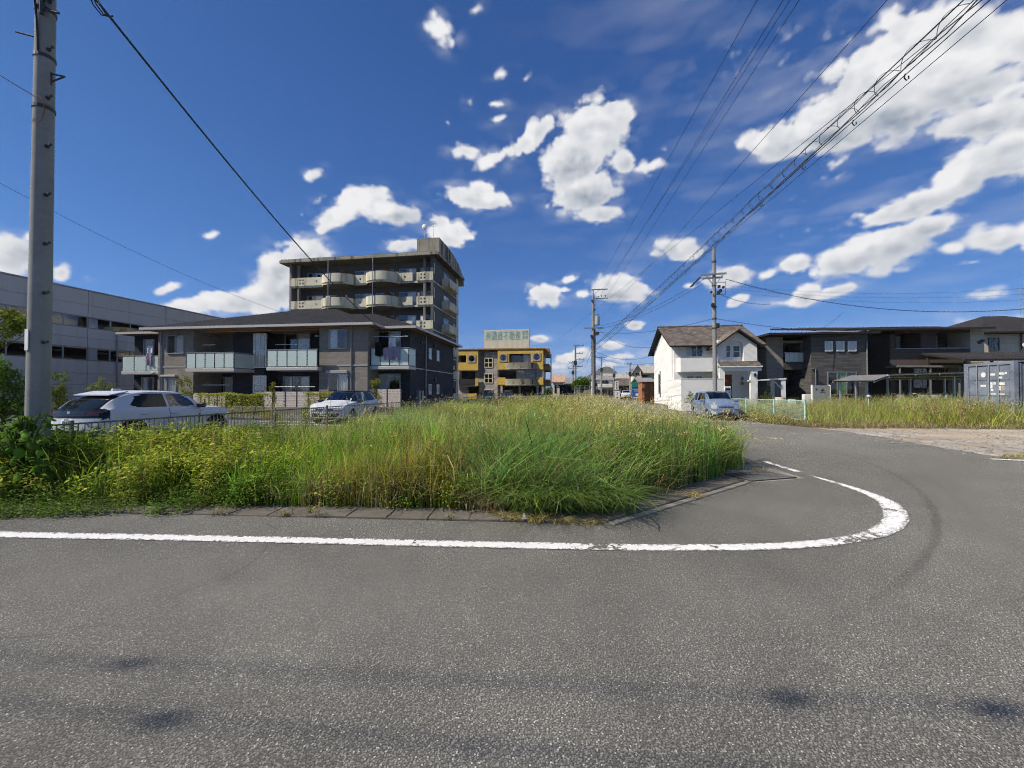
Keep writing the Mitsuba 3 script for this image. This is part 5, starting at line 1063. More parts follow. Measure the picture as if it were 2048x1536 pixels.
# ------------------------------------------------------------------ containers
def container(x, y, yaw, label, first):
    fr = Frame(x, y, 0.28, yaw)
    c = thing('container', label, 'shipping container', 'grey blue containers')
    w, l, h = 2.44, 6.06, 2.59
    zz = np.linspace(.2, l - .2, 64)
    off = 0.036 * np.array([0, 0, 1, 1])[np.arange(64) % 4]
    for sx, x0 in ((-1, 0.05), (1, w - 0.05)):
        v = np.vstack([np.column_stack([x0 - sx * off, zz, np.full(64, .15)]), np.column_stack([x0 - sx * off, zz, np.full(64, h - .1)])])
        i = np.arange(63)
        part(c, 'side_wall', mesh(v, np.stack([i, i + 1, i + 65, i + 64], 1)), 'container_blue', fr)
    part(c, 'roof', bev(.02, w - .02, .02, l - .02, h - .06, h - .01, .01), 'container_blue', fr)
    part(c, 'floor', box(.02, w - .02, .02, l - .02, .0, .14), 'container_blue', fr)
    part(c, 'back_wall', box(.1, w - .1, l - .06, l - .02, .15, h - .1), 'container_blue', fr)
    for xx in (0, w - .16):
        for yy in (0, l - .16):
            part(c, 'corner_post', bev(xx, xx + .16, yy, yy + .16, 0, h, .02), 'container_blue', fr)
    part(c, 'header', bev(.161, w - .161, .0, .12, h - .15, h - .005, .01), 'container_blue', fr)
    part(c, 'sill', bev(.161, w - .161, .0, .12, 0, .15, .01), 'container_blue', fr)
    for k in range(2):
        x0, x1 = .17 + k * 1.055, .17 + k * 1.055 + 1.04
        d = part(c, 'door', box(x0, x1, .055, .08, .16, h - .16), 'container_blue', fr)
        for r in range(3):
            for q in range(2):
                a = x0 + .07 + q * .47
                z = .25 + r * .74
                part(d, 'panel', bev(a, a + .42, .035, .054, z, z + .62, .015), 'container_blue', fr)
        for q in (.02, .5):
            part(d, 'lock_bar', rod([x0 + .03 + q * .96 + (.0 if q < .1 else .0), .0, .1], [x0 + .03 + q * .96, .0, h - .1], .018, 8), 'galvanised', fr)
        for z in (.3, 1.2, 2.1):
            part(d, 'hinge', bev(x0 - .03 if k == 0 else x1 - .05, x0 + .05 if k == 0 else x1 + .03, .02, .05, z, z + .12, .01), 'galvanised', fr)
    if first:
        pn = lambda a, c_, z, e, m='white_paint': part(c, 'marking', box(a, c_, .027, .034, z, e), m, fr)
        part(c, 'marking', prism(sg.Point(.98, 2.0).buffer(.12), .027, .034), 'white_paint', fr)
        pn(.83, 1.1, 1.42, 1.52); pn(1.32, 1.55, 1.95, 2.05); pn(1.68, 1.98, 1.98, 2.08); pn(2.02, 2.09, 2.0, 2.1); pn(1.68, 1.88, 1.8, 1.89)
        pn(1.32, 1.42, 1.35, 1.64); pn(1.46, 1.58, 1.52, 1.64); pn(1.34, 1.45, 1.22, 1.32); pn(1.70, 1.98, 1.5, 1.63, 'plate_white'); pn(1.72, 1.8, 1.25, 1.46); pn(1.84, 1.97, 1.25, 1.46, 'pinkish'); pn(1.32, 1.58, 1.05, 1.11); pn(1.72, 1.98, 1.05, 1.11)
    for xx in (.1, w - .4):
        part(c, 'footing', box(xx, xx + .3, .05, .4, -.3, -.005), 'edge_concrete', fr)
        part(c, 'footing', box(xx, xx + .3, l - .5, l - .1, -.3, -.005), 'edge_concrete', fr)
container(23.05, 19.6, 103, 'grey blue container with white stencilled marks on its doors', True)
container(22.55, 16.75, 103, 'grey blue container cut by the right edge of the photo', False)

# ------------------------------------------------------------------ shelters, bicycles and the grey board on the right hand field
def shelter(name, label, fr, quad, zs, posts, under=True):
    s = thing(name, label, 'shelter')
    (a, b_, c, d) = [np.array(q, float) for q in quad]
    n = 34
    t = np.linspace(0, 1, n)
    lo = a[None] * (1 - t[:, None]) + b_[None] * t[:, None]
    hi = d[None] * (1 - t[:, None]) + c[None] * t[:, None]
    w = .018 * (np.arange(n) % 2)
    v = np.vstack([lo + np.column_stack([w * 0, w * 0, w]), hi + np.column_stack([w * 0, w * 0, w])])
    i = np.arange(n - 1)
    part(s, 'roof_sheet', mesh(v, np.stack([i, i + 1, i + n + 1, i + n], 1)), 'shelter_sheet')
    for q in (.03, .5, .97):
        part(s, 'purlin', rod(a * (1 - q) + d * q - [0, 0, .05], b_ * (1 - q) + c * q - [0, 0, .05], .035, 4), 'white_trim' if under else 'grey_metal')
    for q in (.02, .35, .65, .98):
        part(s, 'rafter', rod(a * (1 - q) + b_ * q - [0, 0, .1], d * (1 - q) + c * q - [0, 0, .1], .04, 4), 'grey_metal')
    for (x, y, z) in posts:
        part(s, 'post', box(x - .045, x + .045, y - .045, y + .045, 0, z), 'galvanised')
    return s
shelter('cycle_shelter', 'grey sheet cycle shelter roof sloping to the front, before the dark house', None, [at(1664, 762, 23.5), at(1750, 761, 23.5), at(1783, 749, 26), at(1702, 751, 26)], 0,
        [(*at(1681, 780, 23.8)[:2], 2.1), (*at(1733, 780, 23.8)[:2], 2.1), (*at(1712, 780, 25.9)[:2], 2.5), (*at(1775, 780, 25.9)[:2], 2.5)], False)
shelter('cycle_shelter', 'pale sheet cycle shelter with bicycles under it, left of the containers', None, [at(1775, 748, 23.5), at(1936, 743, 23.5), at(1928, 757, 26.5), at(1782, 758, 26.5)], 0,
        [(*at(1820, 780, 25.4)[:2], 2.35), (*at(1889, 780, 25.4)[:2], 2.35), (*at(1908, 780, 24.0)[:2], 2.4), (*at(1930, 780, 26.0)[:2], 2.3)])
def bicycle(x, y, yaw, frame_mat, label, z=0.0):
    fr = Frame(x, y, z, yaw)
    k = thing('bicycle', label, 'bicycle', None)
    tor = lambda cx: trimesh.creation.torus(.31, .022, major_sections=24, minor_sections=6).apply_transform(trimesh.transformations.rotation_matrix(math.pi / 2, [1, 0, 0])).apply_translation([cx, 0, .335])
    for cx in (-.52, .52):
        w = part(k, 'wheel', tor(cx), 'black_rubber', fr)
        part(w, 'spokes', cat([rod([cx, 0, .335], [cx + .3 * math.cos(t), 0, .335 + .3 * math.sin(t)], .004, 3) for t in np.linspace(0, 2 * math.pi, 13)[:-1]]), 'galvanised', fr)
    part(k, 'frame', cat([rod(a, c, .018, 6) for a, c in (([-.05, 0, .3], [-.2, 0, .78]), ([-.05, 0, .3], [.36, 0, .72]), ([-.15, 0, .6], [.36, 0, .78]), ([-.52, 0, .335], [-.05, 0, .3]), ([-.52, 0, .335], [-.18, 0, .7]), ([.52, 0, .335], [.34, 0, .92]))]), frame_mat, fr)
    part(k, 'handlebar', tube([[.2, -.27, 1.0], [.33, -.2, 1.02], [.34, 0, .95], [.33, .2, 1.02], [.2, .27, 1.0]], .014, 6), 'galvanised', fr)
    part(k, 'saddle', bev(-.33, -.08, -.08, .08, .8, .87, .03), 'black_rubber', fr)
    part(k, 'basket', cat([box(.45, .75, -.17, .17, .72, .73)] + [box(.45, .46, -.17, .17, .735, .95), box(.74, .75, -.17, .17, .735, .95), box(.465, .735, -.17, -.16, .735, .95), box(.465, .735, .16, .17, .735, .95)]), 'galvanised', fr)
    part(k, 'mudguard', tube([[-.52 + .36 * math.cos(t), 0, .335 + .36 * math.sin(t)] for t in np.linspace(.3, 2.8, 10)], .02, 5), frame_mat, fr)
for px, Y, yaw, m, lab in ((1822, 23.6, 20, 'white_paint', 'white bicycle parked left under the pale cycle shelter'), (1845, 24.3, 70, 'rust', 'reddish bicycle in the middle under the pale cycle shelter'), (1862, 24.6, 65, 'dark_metal', 'dark bicycle right of the reddish one under the shelter'),
                           (1876, 24.8, 75, 'galvanised', 'silver bicycle at the right under the pale cycle shelter'), (1775, 25.0, 30, 'grey_metal', 'grey bicycle between the two cycle shelters')):
    q = at(px, 780, Y)
    bicycle(q[0], q[1], yaw, m, lab, 0.3)
q0, q1 = at(1626, 780, 25.0), at(1657, 780, 24.8)
bd = thing('notice_board', 'grey upright steel board with small black marks beside the mint mesh fence', 'board')
fb = Frame(q0[0], q0[1], 0, 6)
zb0, zb1 = .35, fb.h(1640, 771)
part(bd, 'panel', bev(0, 1.02, 0, .12, zb0, zb1, .015), 'galvanised', fb)
part(bd, 'frame', cat([box(-.05, -.001, -.01, .13, 0, zb1 + .04), box(1.021, 1.07, -.01, .13, 0, zb1 + .04)]), 'white_trim', fb)
for (a, c, z, e) in ((.52, .62, -.28, -.20), (.48, .68, -.38, -.29), (.42, .74, -.47, -.43), (.16, .26, -.33, -.2)):
    part(bd, 'marking', box(a, c, -.006, -.001, zb1 + z, zb1 + e), 'dark_metal', fb)
ms = thing('marker_stake', 'leaning pale stake with a round head in the yellow grass by the shelter post', 'stake')
a, c = at(1735, 808, 20), at(1737, 797, 20)
part(ms, 'post', rod([a[0], a[1], 0], c, .018, 8), 'white_trim')
part(ms, 'head', trimesh.creation.icosphere(2, .10).apply_translation(c + [0, 0, .1]), 'galvanised', None, True)
ub = whole('utility_box', 'small white box on the ground in front of the dark house door', 'box', bev(0, .45, 0, .3, .2, .95, .02), 'white_paint', Frame(*at(1609, 780, 27.5)[:2], .3, 6))
ub = whole('utility_box', 'small white box in the grass behind the mint mesh fence', 'box', bev(0, .3, 0, .3, .0, .95, .02), 'white_paint', Frame(*at(1581, 780, 24.5)[:2], .0, 6))
whole('flower_pot', 'round cream pot at the foot of the white cycle port', 'pot', trimesh.creation.cylinder(.3, .7).apply_translation([0, 0, .35]), 'cream', Frame(*at(1560, 780, 27.0)[:2], .35, 0), 40)

# ------------------------------------------------------------------ fences
fk = thing('bar_fence', 'low brownish steel bar fence between the car park and the grassy lot', 'fence')
FP = [(-7.78, 4.3), (-7.36, 6.5), (-6.6, 10.8), (-5.45, 16.6), (-4.25, 23.6)]
def fence_line(pts, step):
    p = np.array(pts, float)
    s = np.r_[0, np.cumsum(np.linalg.norm(np.diff(p, axis=0), axis=1))]
    n = int(s[-1] / step)
    q = np.linspace(0, s[-1], n + 1)
    return np.stack([np.interp(q, s, p[:, 0]), np.interp(q, s, p[:, 1])], 1)
po = fence_line(FP, 2.0)
for i in range(len(po)):
    part(fk, 'post', box(-.022, .022, -.022, .022, 0, 1.04), 'fence_steel', Frame(po[i][0], po[i][1], 0, 10))
for i in range(len(po) - 1):
    a, c = po[i], po[i + 1]
    for z in (.14, .98):
        part(fk, 'rail', rod([a[0], a[1], z], [c[0], c[1], z], .015, 4), 'fence_steel')
    n = 24 if a[1] < 12 else 14
    for j in range(1, n):
        x, y = a + (c - a) * j / n
        part(fk, 'bar', box(x - .0065, x + .0065, y - .0065, y + .0065, .15, .97), 'fence_steel')
gf = thing('mesh_fence', 'mint green framed wire mesh fence along the bend', 'fence')
mp = [(13.75, 18.05), (13.25, 19.45), (12.75, 20.95), (12.45, 22.4)]
for i, (x, y) in enumerate(mp):
    part(gf, 'post', box(-.032, .032, -.032, .032, 0, 1.1), 'mint_paint', Frame(x, y, 0, -18))
for i in range(3):
    a, c = np.array(mp[i]), np.array(mp[i + 1])
    for z in (.15, 1.05):
        part(gf, 'rail', rod([a[0], a[1], z], [c[0], c[1], z], .022, 6), 'mint_paint')
    ms_ = []
    n = 46
    for j in range(1, n):
        x, y = a + (c - a) * j / n
        ms_.append(rod([x, y, .16], [x, y, 1.04], .0036, 3))
    for z in np.linspace(.2, 1.0, 14):
        ms_.append(rod([a[0], a[1], z], [c[0], c[1], z], .0034, 3))
    part(gf, 'wire_mesh', cat(ms_), 'mint_wire')
wf = thing('pipe_fence', 'white pipe rail fence along the back of the grassy lot', 'fence')
wp_ = fence_line([(-5.2, 30.5), (1.0, 36.5), (7.4, 43.5)], 1.9)
for x, y in wp_:
    part(wf, 'post', rod([x, y, 0], [x, y, .95], .04, 8), 'white_paint')
for i in range(len(wp_) - 1):
    for z in (.55, .95):
        part(wf, 'rail', rod([*wp_[i], z], [*wp_[i + 1], z], .035, 6), 'white_paint')
nf = thing('mesh_fence', 'tall grey netting fence far off beside the round dark bush', 'fence')
a, c = at(1150, 780, 62), at(1180, 780, 62)
for t in np.linspace(0, 1, 4):
    q = a + (c - a) * t
    part(nf, 'post', rod([q[0], q[1], 0], [q[0], q[1], 2.2], .04, 6), 'galvanised')
part(nf, 'rail', cat([rod([a[0], a[1], 2.2], [c[0], c[1], 2.2], .03, 6)] + [rod([a[0], a[1], z], [c[0], c[1], z], .012, 4) for z in np.linspace(.3, 2, 8)]), 'galvanised')

# ------------------------------------------------------------------ poles
def pole(name, label, x, y, h, r0, r1, m='pole_concrete'):
    k = thing(name, label, 'utility pole')
    zs = np.linspace(-.2, h, 14)
    part(k, 'shaft', tube(np.column_stack([np.full(14, x), np.full(14, y), zs]), np.linspace(r0, r1, 14), 28), m, None, 40)
    return k
bp = pole('utility_pole', 'big concrete pole with step bolts close at the left, rising out of the frame', -7.29, 5.92, 12.5, .136, .088)
BX, BY = -7.29, 5.92
brad = lambda z: .136 - (z + .2) / 12.7 * (.136 - .088)
def bolt(z, az):
    d = np.array([math.sin(az), math.cos(az), 0])
    c = np.array([BX, BY, z])
    r = brad(z)
    return part(bp, 'step_bolt', cat([rod(c + d * (r - .02), c + d * (r + .11), .010, 6), rod(c + d * r, c + d * (r + .03), .026, 8), rod(c + d * (r + .115), c + d * (r + .135), .02, 8)]), 'dark_metal')
for i in range(13):
    bolt(2.28 + i * .757, math.radians(112))
    bolt(2.66 + i * .757, math.radians(-75))
def band(z, m='dark_metal', h=.05):
    return part(bp, 'band', tube(np.array([[BX, BY, z - h / 2], [BX, BY, z + h / 2]]), brad(z) + .012, 20), m)
for z in (6.72, 5.92, 7.45):
    band(z)
part(bp, 'bracket', cat([rod([BX + .10, BY, 6.48], [BX + .34, BY - .02, 6.42], .012), rod([BX + .10, BY, 6.35], [BX + .34, BY - .02, 6.42], .012), rod([BX + .10, BY, 6.3], [BX + .10, BY, 6.5], .02)]), 'dark_metal')
part(bp, 'bracket', cat([rod([BX + .1, BY - .12, 7.38], [BX + .33, BY - .1, 7.34], .016), rod([BX + .1, BY - .12, 7.55], [BX + .33, BY - .1, 7.34], .016), rod([BX + .1, BY - .13, 7.3], [BX + .1, BY - .13, 7.6], .03)]), 'dark_metal')
part(bp, 'bracket', rod([BX - .1, BY, 7.05], [BX - .4, BY - .05, 7.1], .012), 'dark_metal')
part(bp, 'lead_loop', tube([[BX + .05 + .2 * math.sin(t) * .6, BY - .13, 5.83 + .2 * math.cos(t)] for t in np.linspace(0, 3.6, 16)], .006, 5), 'rust')
part(bp, 'cable', tube([[BX - .02, BY - .13, 7.6], [BX + .02, BY - .125, 7.2], [BX + .04, BY - .12, 6.75]], .014, 6), 'wire_black')
pz = 2.05
part(bp, 'number_plate', box(-.035, .035, -.142, -.134, pz + .1, pz + .42), 'white_paint', Frame(BX, BY, 0, 12))
rp = pole('utility_pole', 'slim pale concrete pole standing in front of the white house', 14.25, 27.0, 11.6, .15, .105)
RX, RY = 14.25, 27.0
part(rp, 'crossarm', box(-.9, .75, -.20, -.11, 9.62, 9.74), 'grey_metal', Frame(RX, RY, 0, 14))
part(rp, 'crossarm', box(-.75, .6, .12, .21, 9.45, 9.56), 'grey_metal', Frame(RX, RY, 0, 14))
part(rp, 'brace', cat([rod([RX - .6, RY - .1, 9.6], [RX, RY - .15, 8.7], .03), rod([RX + .5, RY - .2, 9.6], [RX, RY - .15, 8.9], .03)]), 'grey_metal')
for i in range(3):
    a = np.array([RX - .95 - .22 * i, RY - .05, 9.5 - .22 * i])
    part(rp, 'insulator', tube([a, a + [-.1, 0, -.08], a + [-.2, 0, -.16], a + [-.34, 0, -.25]], [.03, .06, .06, .03], 8), 'dark_metal')
part(rp, 'bracket', cat([rod([RX + .1, RY, 9.15], [RX + .78, RY - .1, 9.12], .025), rod([RX + .75, RY - .1, 9.2], [RX + .75, RY - .1, 8.3], .025), rod([RX + .1, RY, 8.3], [RX + .78, RY - .1, 8.28], .025)]), 'galvanised')
for i, (dx, z, r) in enumerate(((.25, 8.8, .07), (.35, 8.5, .08), (.55, 8.75, .06), (.2, 8.35, .09), (-.3, 8.4, .05), (-.2, 7.5, .09), (.12, 6.05, .12))):
    part(rp, 'fitting', bev(RX + dx - r, RX + dx + r, RY - .25, RY - .1, z - r * 1.4, z + r * 1.4, .02), 'dark_metal')
for z in (6.55, 7.4, 5.9, 8.9, 10.6):
    part(rp, 'band', tube(np.array([[RX, RY, z - .04], [RX, RY, z + .04]]), .16, 16), 'dark_metal')
fp = pole('utility_pole', 'dark pole with a round transformer and wide crossarms far down the side road', 8.9, 42.0, 11.9, .19, .13)
FX, FY = 8.9, 42.0
FF = Frame(FX, FY, 0, 8)
part(fp, 'mast', rod([0, 0, 11.8], [0, 0, 12.55], .06), 'grey_metal', FF)
part(fp, 'crossarm', box(-.25, 1.55, -.06, .04, 12.5, 12.6), 'grey_metal', FF)
part(fp, 'crossarm', box(.3, 1.6, .1, .2, 11.55, 11.65), 'grey_metal', FF)
part(fp, 'crossarm', box(-1.0, 1.1, -.2, -.08, 8.25, 8.38), 'grey_metal', FF)
part(fp, 'brace', cat([rod([0, 0, 10.6], [.9, .12, 11.6], .03), rod([0, 0, 12.0], [.7, 0, 12.5], .03)]), 'grey_metal', FF)
tr = part(fp, 'transformer', tube([[.42, -.1, 8.6], [.42, -.1, 8.65], [.42, -.1, 9.55], [.42, -.1, 9.62]], [.24, .29, .29, .22], 18), 'galvanised', FF, 40)
for dx in (.3, .45, .58):
    part(tr, 'bushing', rod([dx, -.1, 9.6], [dx, -.1, 9.85], .03), 'dark_metal', FF)
for dx, dy, z, r in ((.35, -.2, 7.7, .16), (.5, -.1, 7.75, .12), (-.2, -.2, 7.4, .12), (.1, -.25, 6.9, .15), (.12, -.25, 6.2, .12), (.15, -.2, 10.3, .08), (-.15, -.2, 11.3, .08), (.9, .1, 11.85, .06), (1.3, .1, 11.85, .06), (.55, .1, 11.8, .06)):
    part(fp, 'fitting', bev(dx - r, dx + r, dy - .08, dy + .08, z - r * 1.2, z + r * 1.2, .02), 'dark_metal', FF)
part(fp, 'cable', tube([[.19, -.05, 1.0], [.19, -.05, 8.2]], .06, 6), 'wire_black', FF)
part(fp, 'cable', tube([[-.17, -.08, 3.2], [-.17, -.08, 7.6]], .05, 6), 'wire_black', FF)
def small_pole(px, py, Y, label, arms, r=.16):
    q = at(px, py, Y)
    k = pole('utility_pole', label, q[0], Y, q[2], r, r * .7)
    for (z, a, c) in arms:
        part(k, 'crossarm', box(a, c, -.07, .07, q[2] - z - .06, q[2] - z + .06), 'dark_metal', Frame(q[0], Y, 0, 8))
        for t in np.linspace(a, c, 3):
            part(k, 'insulator', rod([t, 0, q[2] - z + .065], [t, 0, q[2] - z + .3], .06), 'dark_metal', Frame(q[0], Y, 0, 8))
    part(k, 'fitting', bev(-.3, .3, -.35, -.1, q[2] * .62, q[2] * .62 + .9, .04), 'dark_metal', Frame(q[0], Y, 0, 8))
    return q
small_pole(1151, 690, 78, 'dark distant pole with several short arms left of the round bush top', [(.2, -.3, 1.6), (1.7, .1, 1.5), (2.9, .1, 1.7), (4.4, -.4, 1.4)], .2)
small_pole(1146, 722, 96, 'dark distant pole just left of the taller pole over the bush', [(.3, -1.0, .6), (1.8, -1.2, 1.2), (3.0, -.8, .8)], .18)
small_pole(1203, 713, 92, 'pale distant pole rising before the blue mountain', [(.2, -1.3, 1.2), (3.2, -.8, .9)], .2)
small_pole(1228, 731, 88, 'thin distant pole with a round white lamp over the shop roofs', [], .12)
small_pole(1260, 726, 85, 'distant pole with stubby arms nearest to the white house', [(.2, -1.2, .3), (1.6, .1, .8), (2.4, -.7, .4)], .2)

# ------------------------------------------------------------------ wires
def wire(a, c, sag, r, label, n=28, mt='wire_black', ext=0.0, parts=None, name='overhead_wire'):
    a, c = np.asarray(a, float), np.asarray(c, float)
    t = np.linspace(0, 1, n)
    p = a + (c - a) * t[:, None]
    p[:, 2] -= sag * 4 * t * (1 - t)
    return whole(name, label, 'wire', tube(p, r, 5), mt)
def beyond(far, near, k):
    far, near = np.asarray(far, float), np.asarray(near, float)
    return far + (near - far) * k
for i, (px0, py0, px1, Y) in enumerate(((1186, 582, 1514, 10.3), (1199, 594, 1566, 10.0), (1203, 581, 1580, 10.4), (1212, 594, 1598, 10.0))):
    lab = ('leftmost of the four thin power lines climbing from the transformer pole', 'second from left of the four power lines climbing from the transformer pole', 'third from left of the four power lines climbing from the transformer pole', 'rightmost of the four thin power lines climbing from the transformer pole')[i]
    f, nr = at(px0, py0, 42), at(px1, 0, Y)
    wire(f, beyond(f, nr, 1.35), .25, .009, lab)
f = at(1188, 652, 42)
wire(f, beyond(f, at(1776, 0, 7.2), 1.3), .15, .007, 'thin lone line between the power lines and the coiled cable')
f, nr = at(1188, 691, 42), at(1937, 3, 5.2)
t = np.linspace(-.06, 1, 60)
pth = nr + (f - nr) * t[:, None]
pth[:, 2] -= .25 * 4 * np.clip(t, 0, 1) * (1 - np.clip(t, 0, 1)) * .5
cc = thing('coiled_cable', 'telephone cable wound in a long wire coil across the upper right sky', 'cable')
part(cc, 'messenger', tube(pth, .006, 5), 'wire_grey')
s = np.linspace(0, 1, 2600)
base = np.stack([np.interp(s, np.linspace(0, 1, 60), pth[:, k]) for k in range(3)], 1)
ln = np.linalg.norm(pth[-1] - pth[0])
ph = s * ln / .45 * 2 * math.pi + .9 * np.sin(s * 47) + .6 * np.sin(s * 131)
am = .09 + .02 * np.sin(s * 77) + .012 * np.sin(s * 211)
hx = base + np.stack([am * np.cos(ph), 0 * ph, am * np.sin(ph) - am], 1)
part(cc, 'coil', tube(hx, .0055, 3), 'wire_black')
part(cc, 'cable', tube(pth - [0, 0, .015] + np.column_stack([.03 * np.sin(np.arange(60) * 2.1), np.zeros(60), .03 * np.cos(np.arange(60) * 1.7)]), .008, 5), 'wire_grey')
f, nr = at(1188, 703, 42), at(1974, 0, 4.75)
t = np.linspace(-.06, 1, 90)
bb = thing('cable_bundle', 'dark lashed bundle of telephone cables just under the coiled cable', 'cable')
for k in range(3):
    pth = nr + (f - nr) * t[:, None]
    pth[:, 2] -= .2 * 4 * np.clip(t, 0, 1) * (1 - np.clip(t, 0, 1))
    pth = pth + np.column_stack([.035 * np.sin(t * 190 + k * 2.1), 0 * t, .03 * np.cos(t * 170 + k * 2.4) + .02 * k])
    part(bb, 'cable', tube(pth, .009 - .0015 * k, 5), 'wire_grey')
f, nr = at(1190, 700, 42), at(1995, 0, 4.7)
hk = whole('overhead_wire', 'line with small hooked tags hanging from it below the cable bundle', 'wire', cat([tube(beyond(f, nr, 1.08)[None] * (1 - np.linspace(0, 1, 24))[:, None] + f[None] * np.linspace(0, 1, 24)[:, None], .007, 5)] +
    [tube(np.array([[-.02, 0, 0], [-.035, 0, -.06], [0, 0, -.1], [.035, 0, -.07], [.03, 0, -.03]]) + (nr + (f - nr) * q), .009, 5) for q in (.0295, .056, .092, .135, .19)]), 'wire_black')
f = at(1192, 690, 42)
wire(f, beyond(f, at(2021, 0, 4.9), 1.15), .1, .006, 'thin wire just right of the hooked line near the top right corner')
f = at(1480, 508, 15)
wire(f + [-4.5, 22, -.5], beyond(f, at(2047, 22, 5.3), 1.3), .0, .006, 'outermost thin wire that leaves through the top right edge')
# right-hand pole: street lines to the right, drops to the houses
for i, (y0, y1) in enumerate(((571, 577), (577, 589), (583, 601))):
    wire(at(1453, y0, 26.9), at(2120, y1 - 6, 26.0), .55, .007, ('top', 'middle', 'lowest')[i] + ' of the three thin parallel lines that run right from the slim pale pole')
wire(at(1453, 558, 26.9), at(2110, 612, 25.0), 1.15, .022, 'thick sagging line that runs right from the slim pale pole over the dark house')
wire(at(1438, 587, 26.9), at(1545, 608, 26.5), .25, .016, 'short thick line that joins the sagging line right of the slim pale pole')
q = at(1688, 625, 25.9)
wire(q, at(1642, 660, 29.5), .05, .010, 'service drop slanting to the roof of the dark house')
wire(at(1432, 637, 27.0), at(1775, 664, 31.0), .35, .016, 'line that runs right from the middle of the slim pale pole to the dark house')
wire(at(1428, 637, 27.0), at(1192, 664, 41.9), .5, .016, 'line that runs left from the middle of the slim pale pole to the transformer pole')
wire(at(1414, 556, 26.9), at(1200, 652, 41.9), .5, .014, 'upper slanting line between the slim pale pole and the transformer pole')
wire(at(1410, 566, 26.9), at(1197, 658, 41.9), .5, .014, 'lower slanting line between the slim pale pole and the transformer pole')
for i, (x0, y0, Y0, x1, y1, Y1, sg_a) in enumerate(((1190, 652, 42, 1310, 693, 34, .9), (1186, 700, 42, 1312, 708, 40, .8), (1190, 712, 60, 1310, 726, 45, .6), (1146, 727, 90, 1107, 721, 64, .3), (1151, 722, 78, 1184, 690, 42.2, 1.2), (1151, 738, 78, 1184, 702, 42.2, 1.3), (1203, 727, 92, 1262, 733, 85, .5))):
    wire(at(x0, y0, Y0), at(x1, y1, Y1), sg_a, .018, ('faint wire from the transformer pole to the eave of the white house', 'lower faint wire from the transformer pole towards the white house', 'lowest faint wire across the gap beside the white house', 'wire from the distant poles to the yellow building', 'upper of the two slack wires that drop left behind the transformer pole', 'lower of the two slack wires that drop left behind the transformer pole', 'distant wire between the pale pole and the stubby pole')[i])
# left: the black drop to the low block, thin lines beyond the pole
wire((BX + .1, BY - .1, 8.55), at(770, 665, 25.6), .55, .021, 'thick black service cable that sweeps from the top left down to the low apartment block', 60)
sp = np.array([BX + .1, BY + .02, 8.9])
whole('cable_loop', 'black looped cable tails by the top of the big concrete pole', 'cable', cat([tube([at(158 + 6 * k, -30, 6.2 + .1 * k), at(172 + 7 * k, 8, 6.25), at(190 + 4 * k, 30 - 2 * k, 6.3), at(207, 33, 6.4), at(214, 32, 6.45)], .011, 5) for k in range(3)]), 'wire_black')
wire(at(-260, 0, 5.4), at(95, 214, 5.75), .02, .006, 'thin wire from the left edge to the band of the big concrete pole')
wire(at(-200, 262, 17), at(640, 648, 32), .9, .010, 'long thin wire that passes behind the big concrete pole towards the low block')

# cables over the front road, above the camera; they and their fittings throw the soft shadows on the asphalt
HC = 8.6
off = np.array([SUN[0], SUN[1]]) / SUN[2] * HC
def over(x, y):
    return np.array([x + off[0], y + off[1], HC])
w_ = [('front road cable with two hanging closures whose shadow crosses the whole foreground', (-2.13, 2.21), (2.39, 1.90)), ('second front road cable nearer the camera whose shadow crosses the lower left', (-1.60, 1.84), (-0.15, 1.70))]
for lab, a, c in w_:
    a, c = np.array(a), np.array(c)
    e = (c - a) / np.linalg.norm(c - a)
    wire(over(*(a - e * 9)), over(*(a + e * 26)), .0, .0115, lab)
for lab, x, y, r, l in (('cable closure that shades the road at the lower left, the farther one', -2.13, 2.21, .04, .065), ('cable closure that shades the road at the lower left, the nearer one', -1.60, 1.84, .045, .085), ('cable closure that shades the road at the lower right, left of two', 1.43, 1.97, .045, .075), ('cable closure that shades the road at the right edge', 2.39, 1.90, .05, .085), ('small cable clamp that shades the road at the bottom middle', -.15, 1.70, .022, .05)):
    c = over(x, y) - [0, 0, .02]
    e = np.array([.998, -.07, 0])
    whole('cable_closure', lab, 'cable closure', tube(np.array([c - e * l, c - e * l * .8, c + e * l * .8, c + e * l]), [.02, r, r, .02], 10), 'wire_black', None, 30)
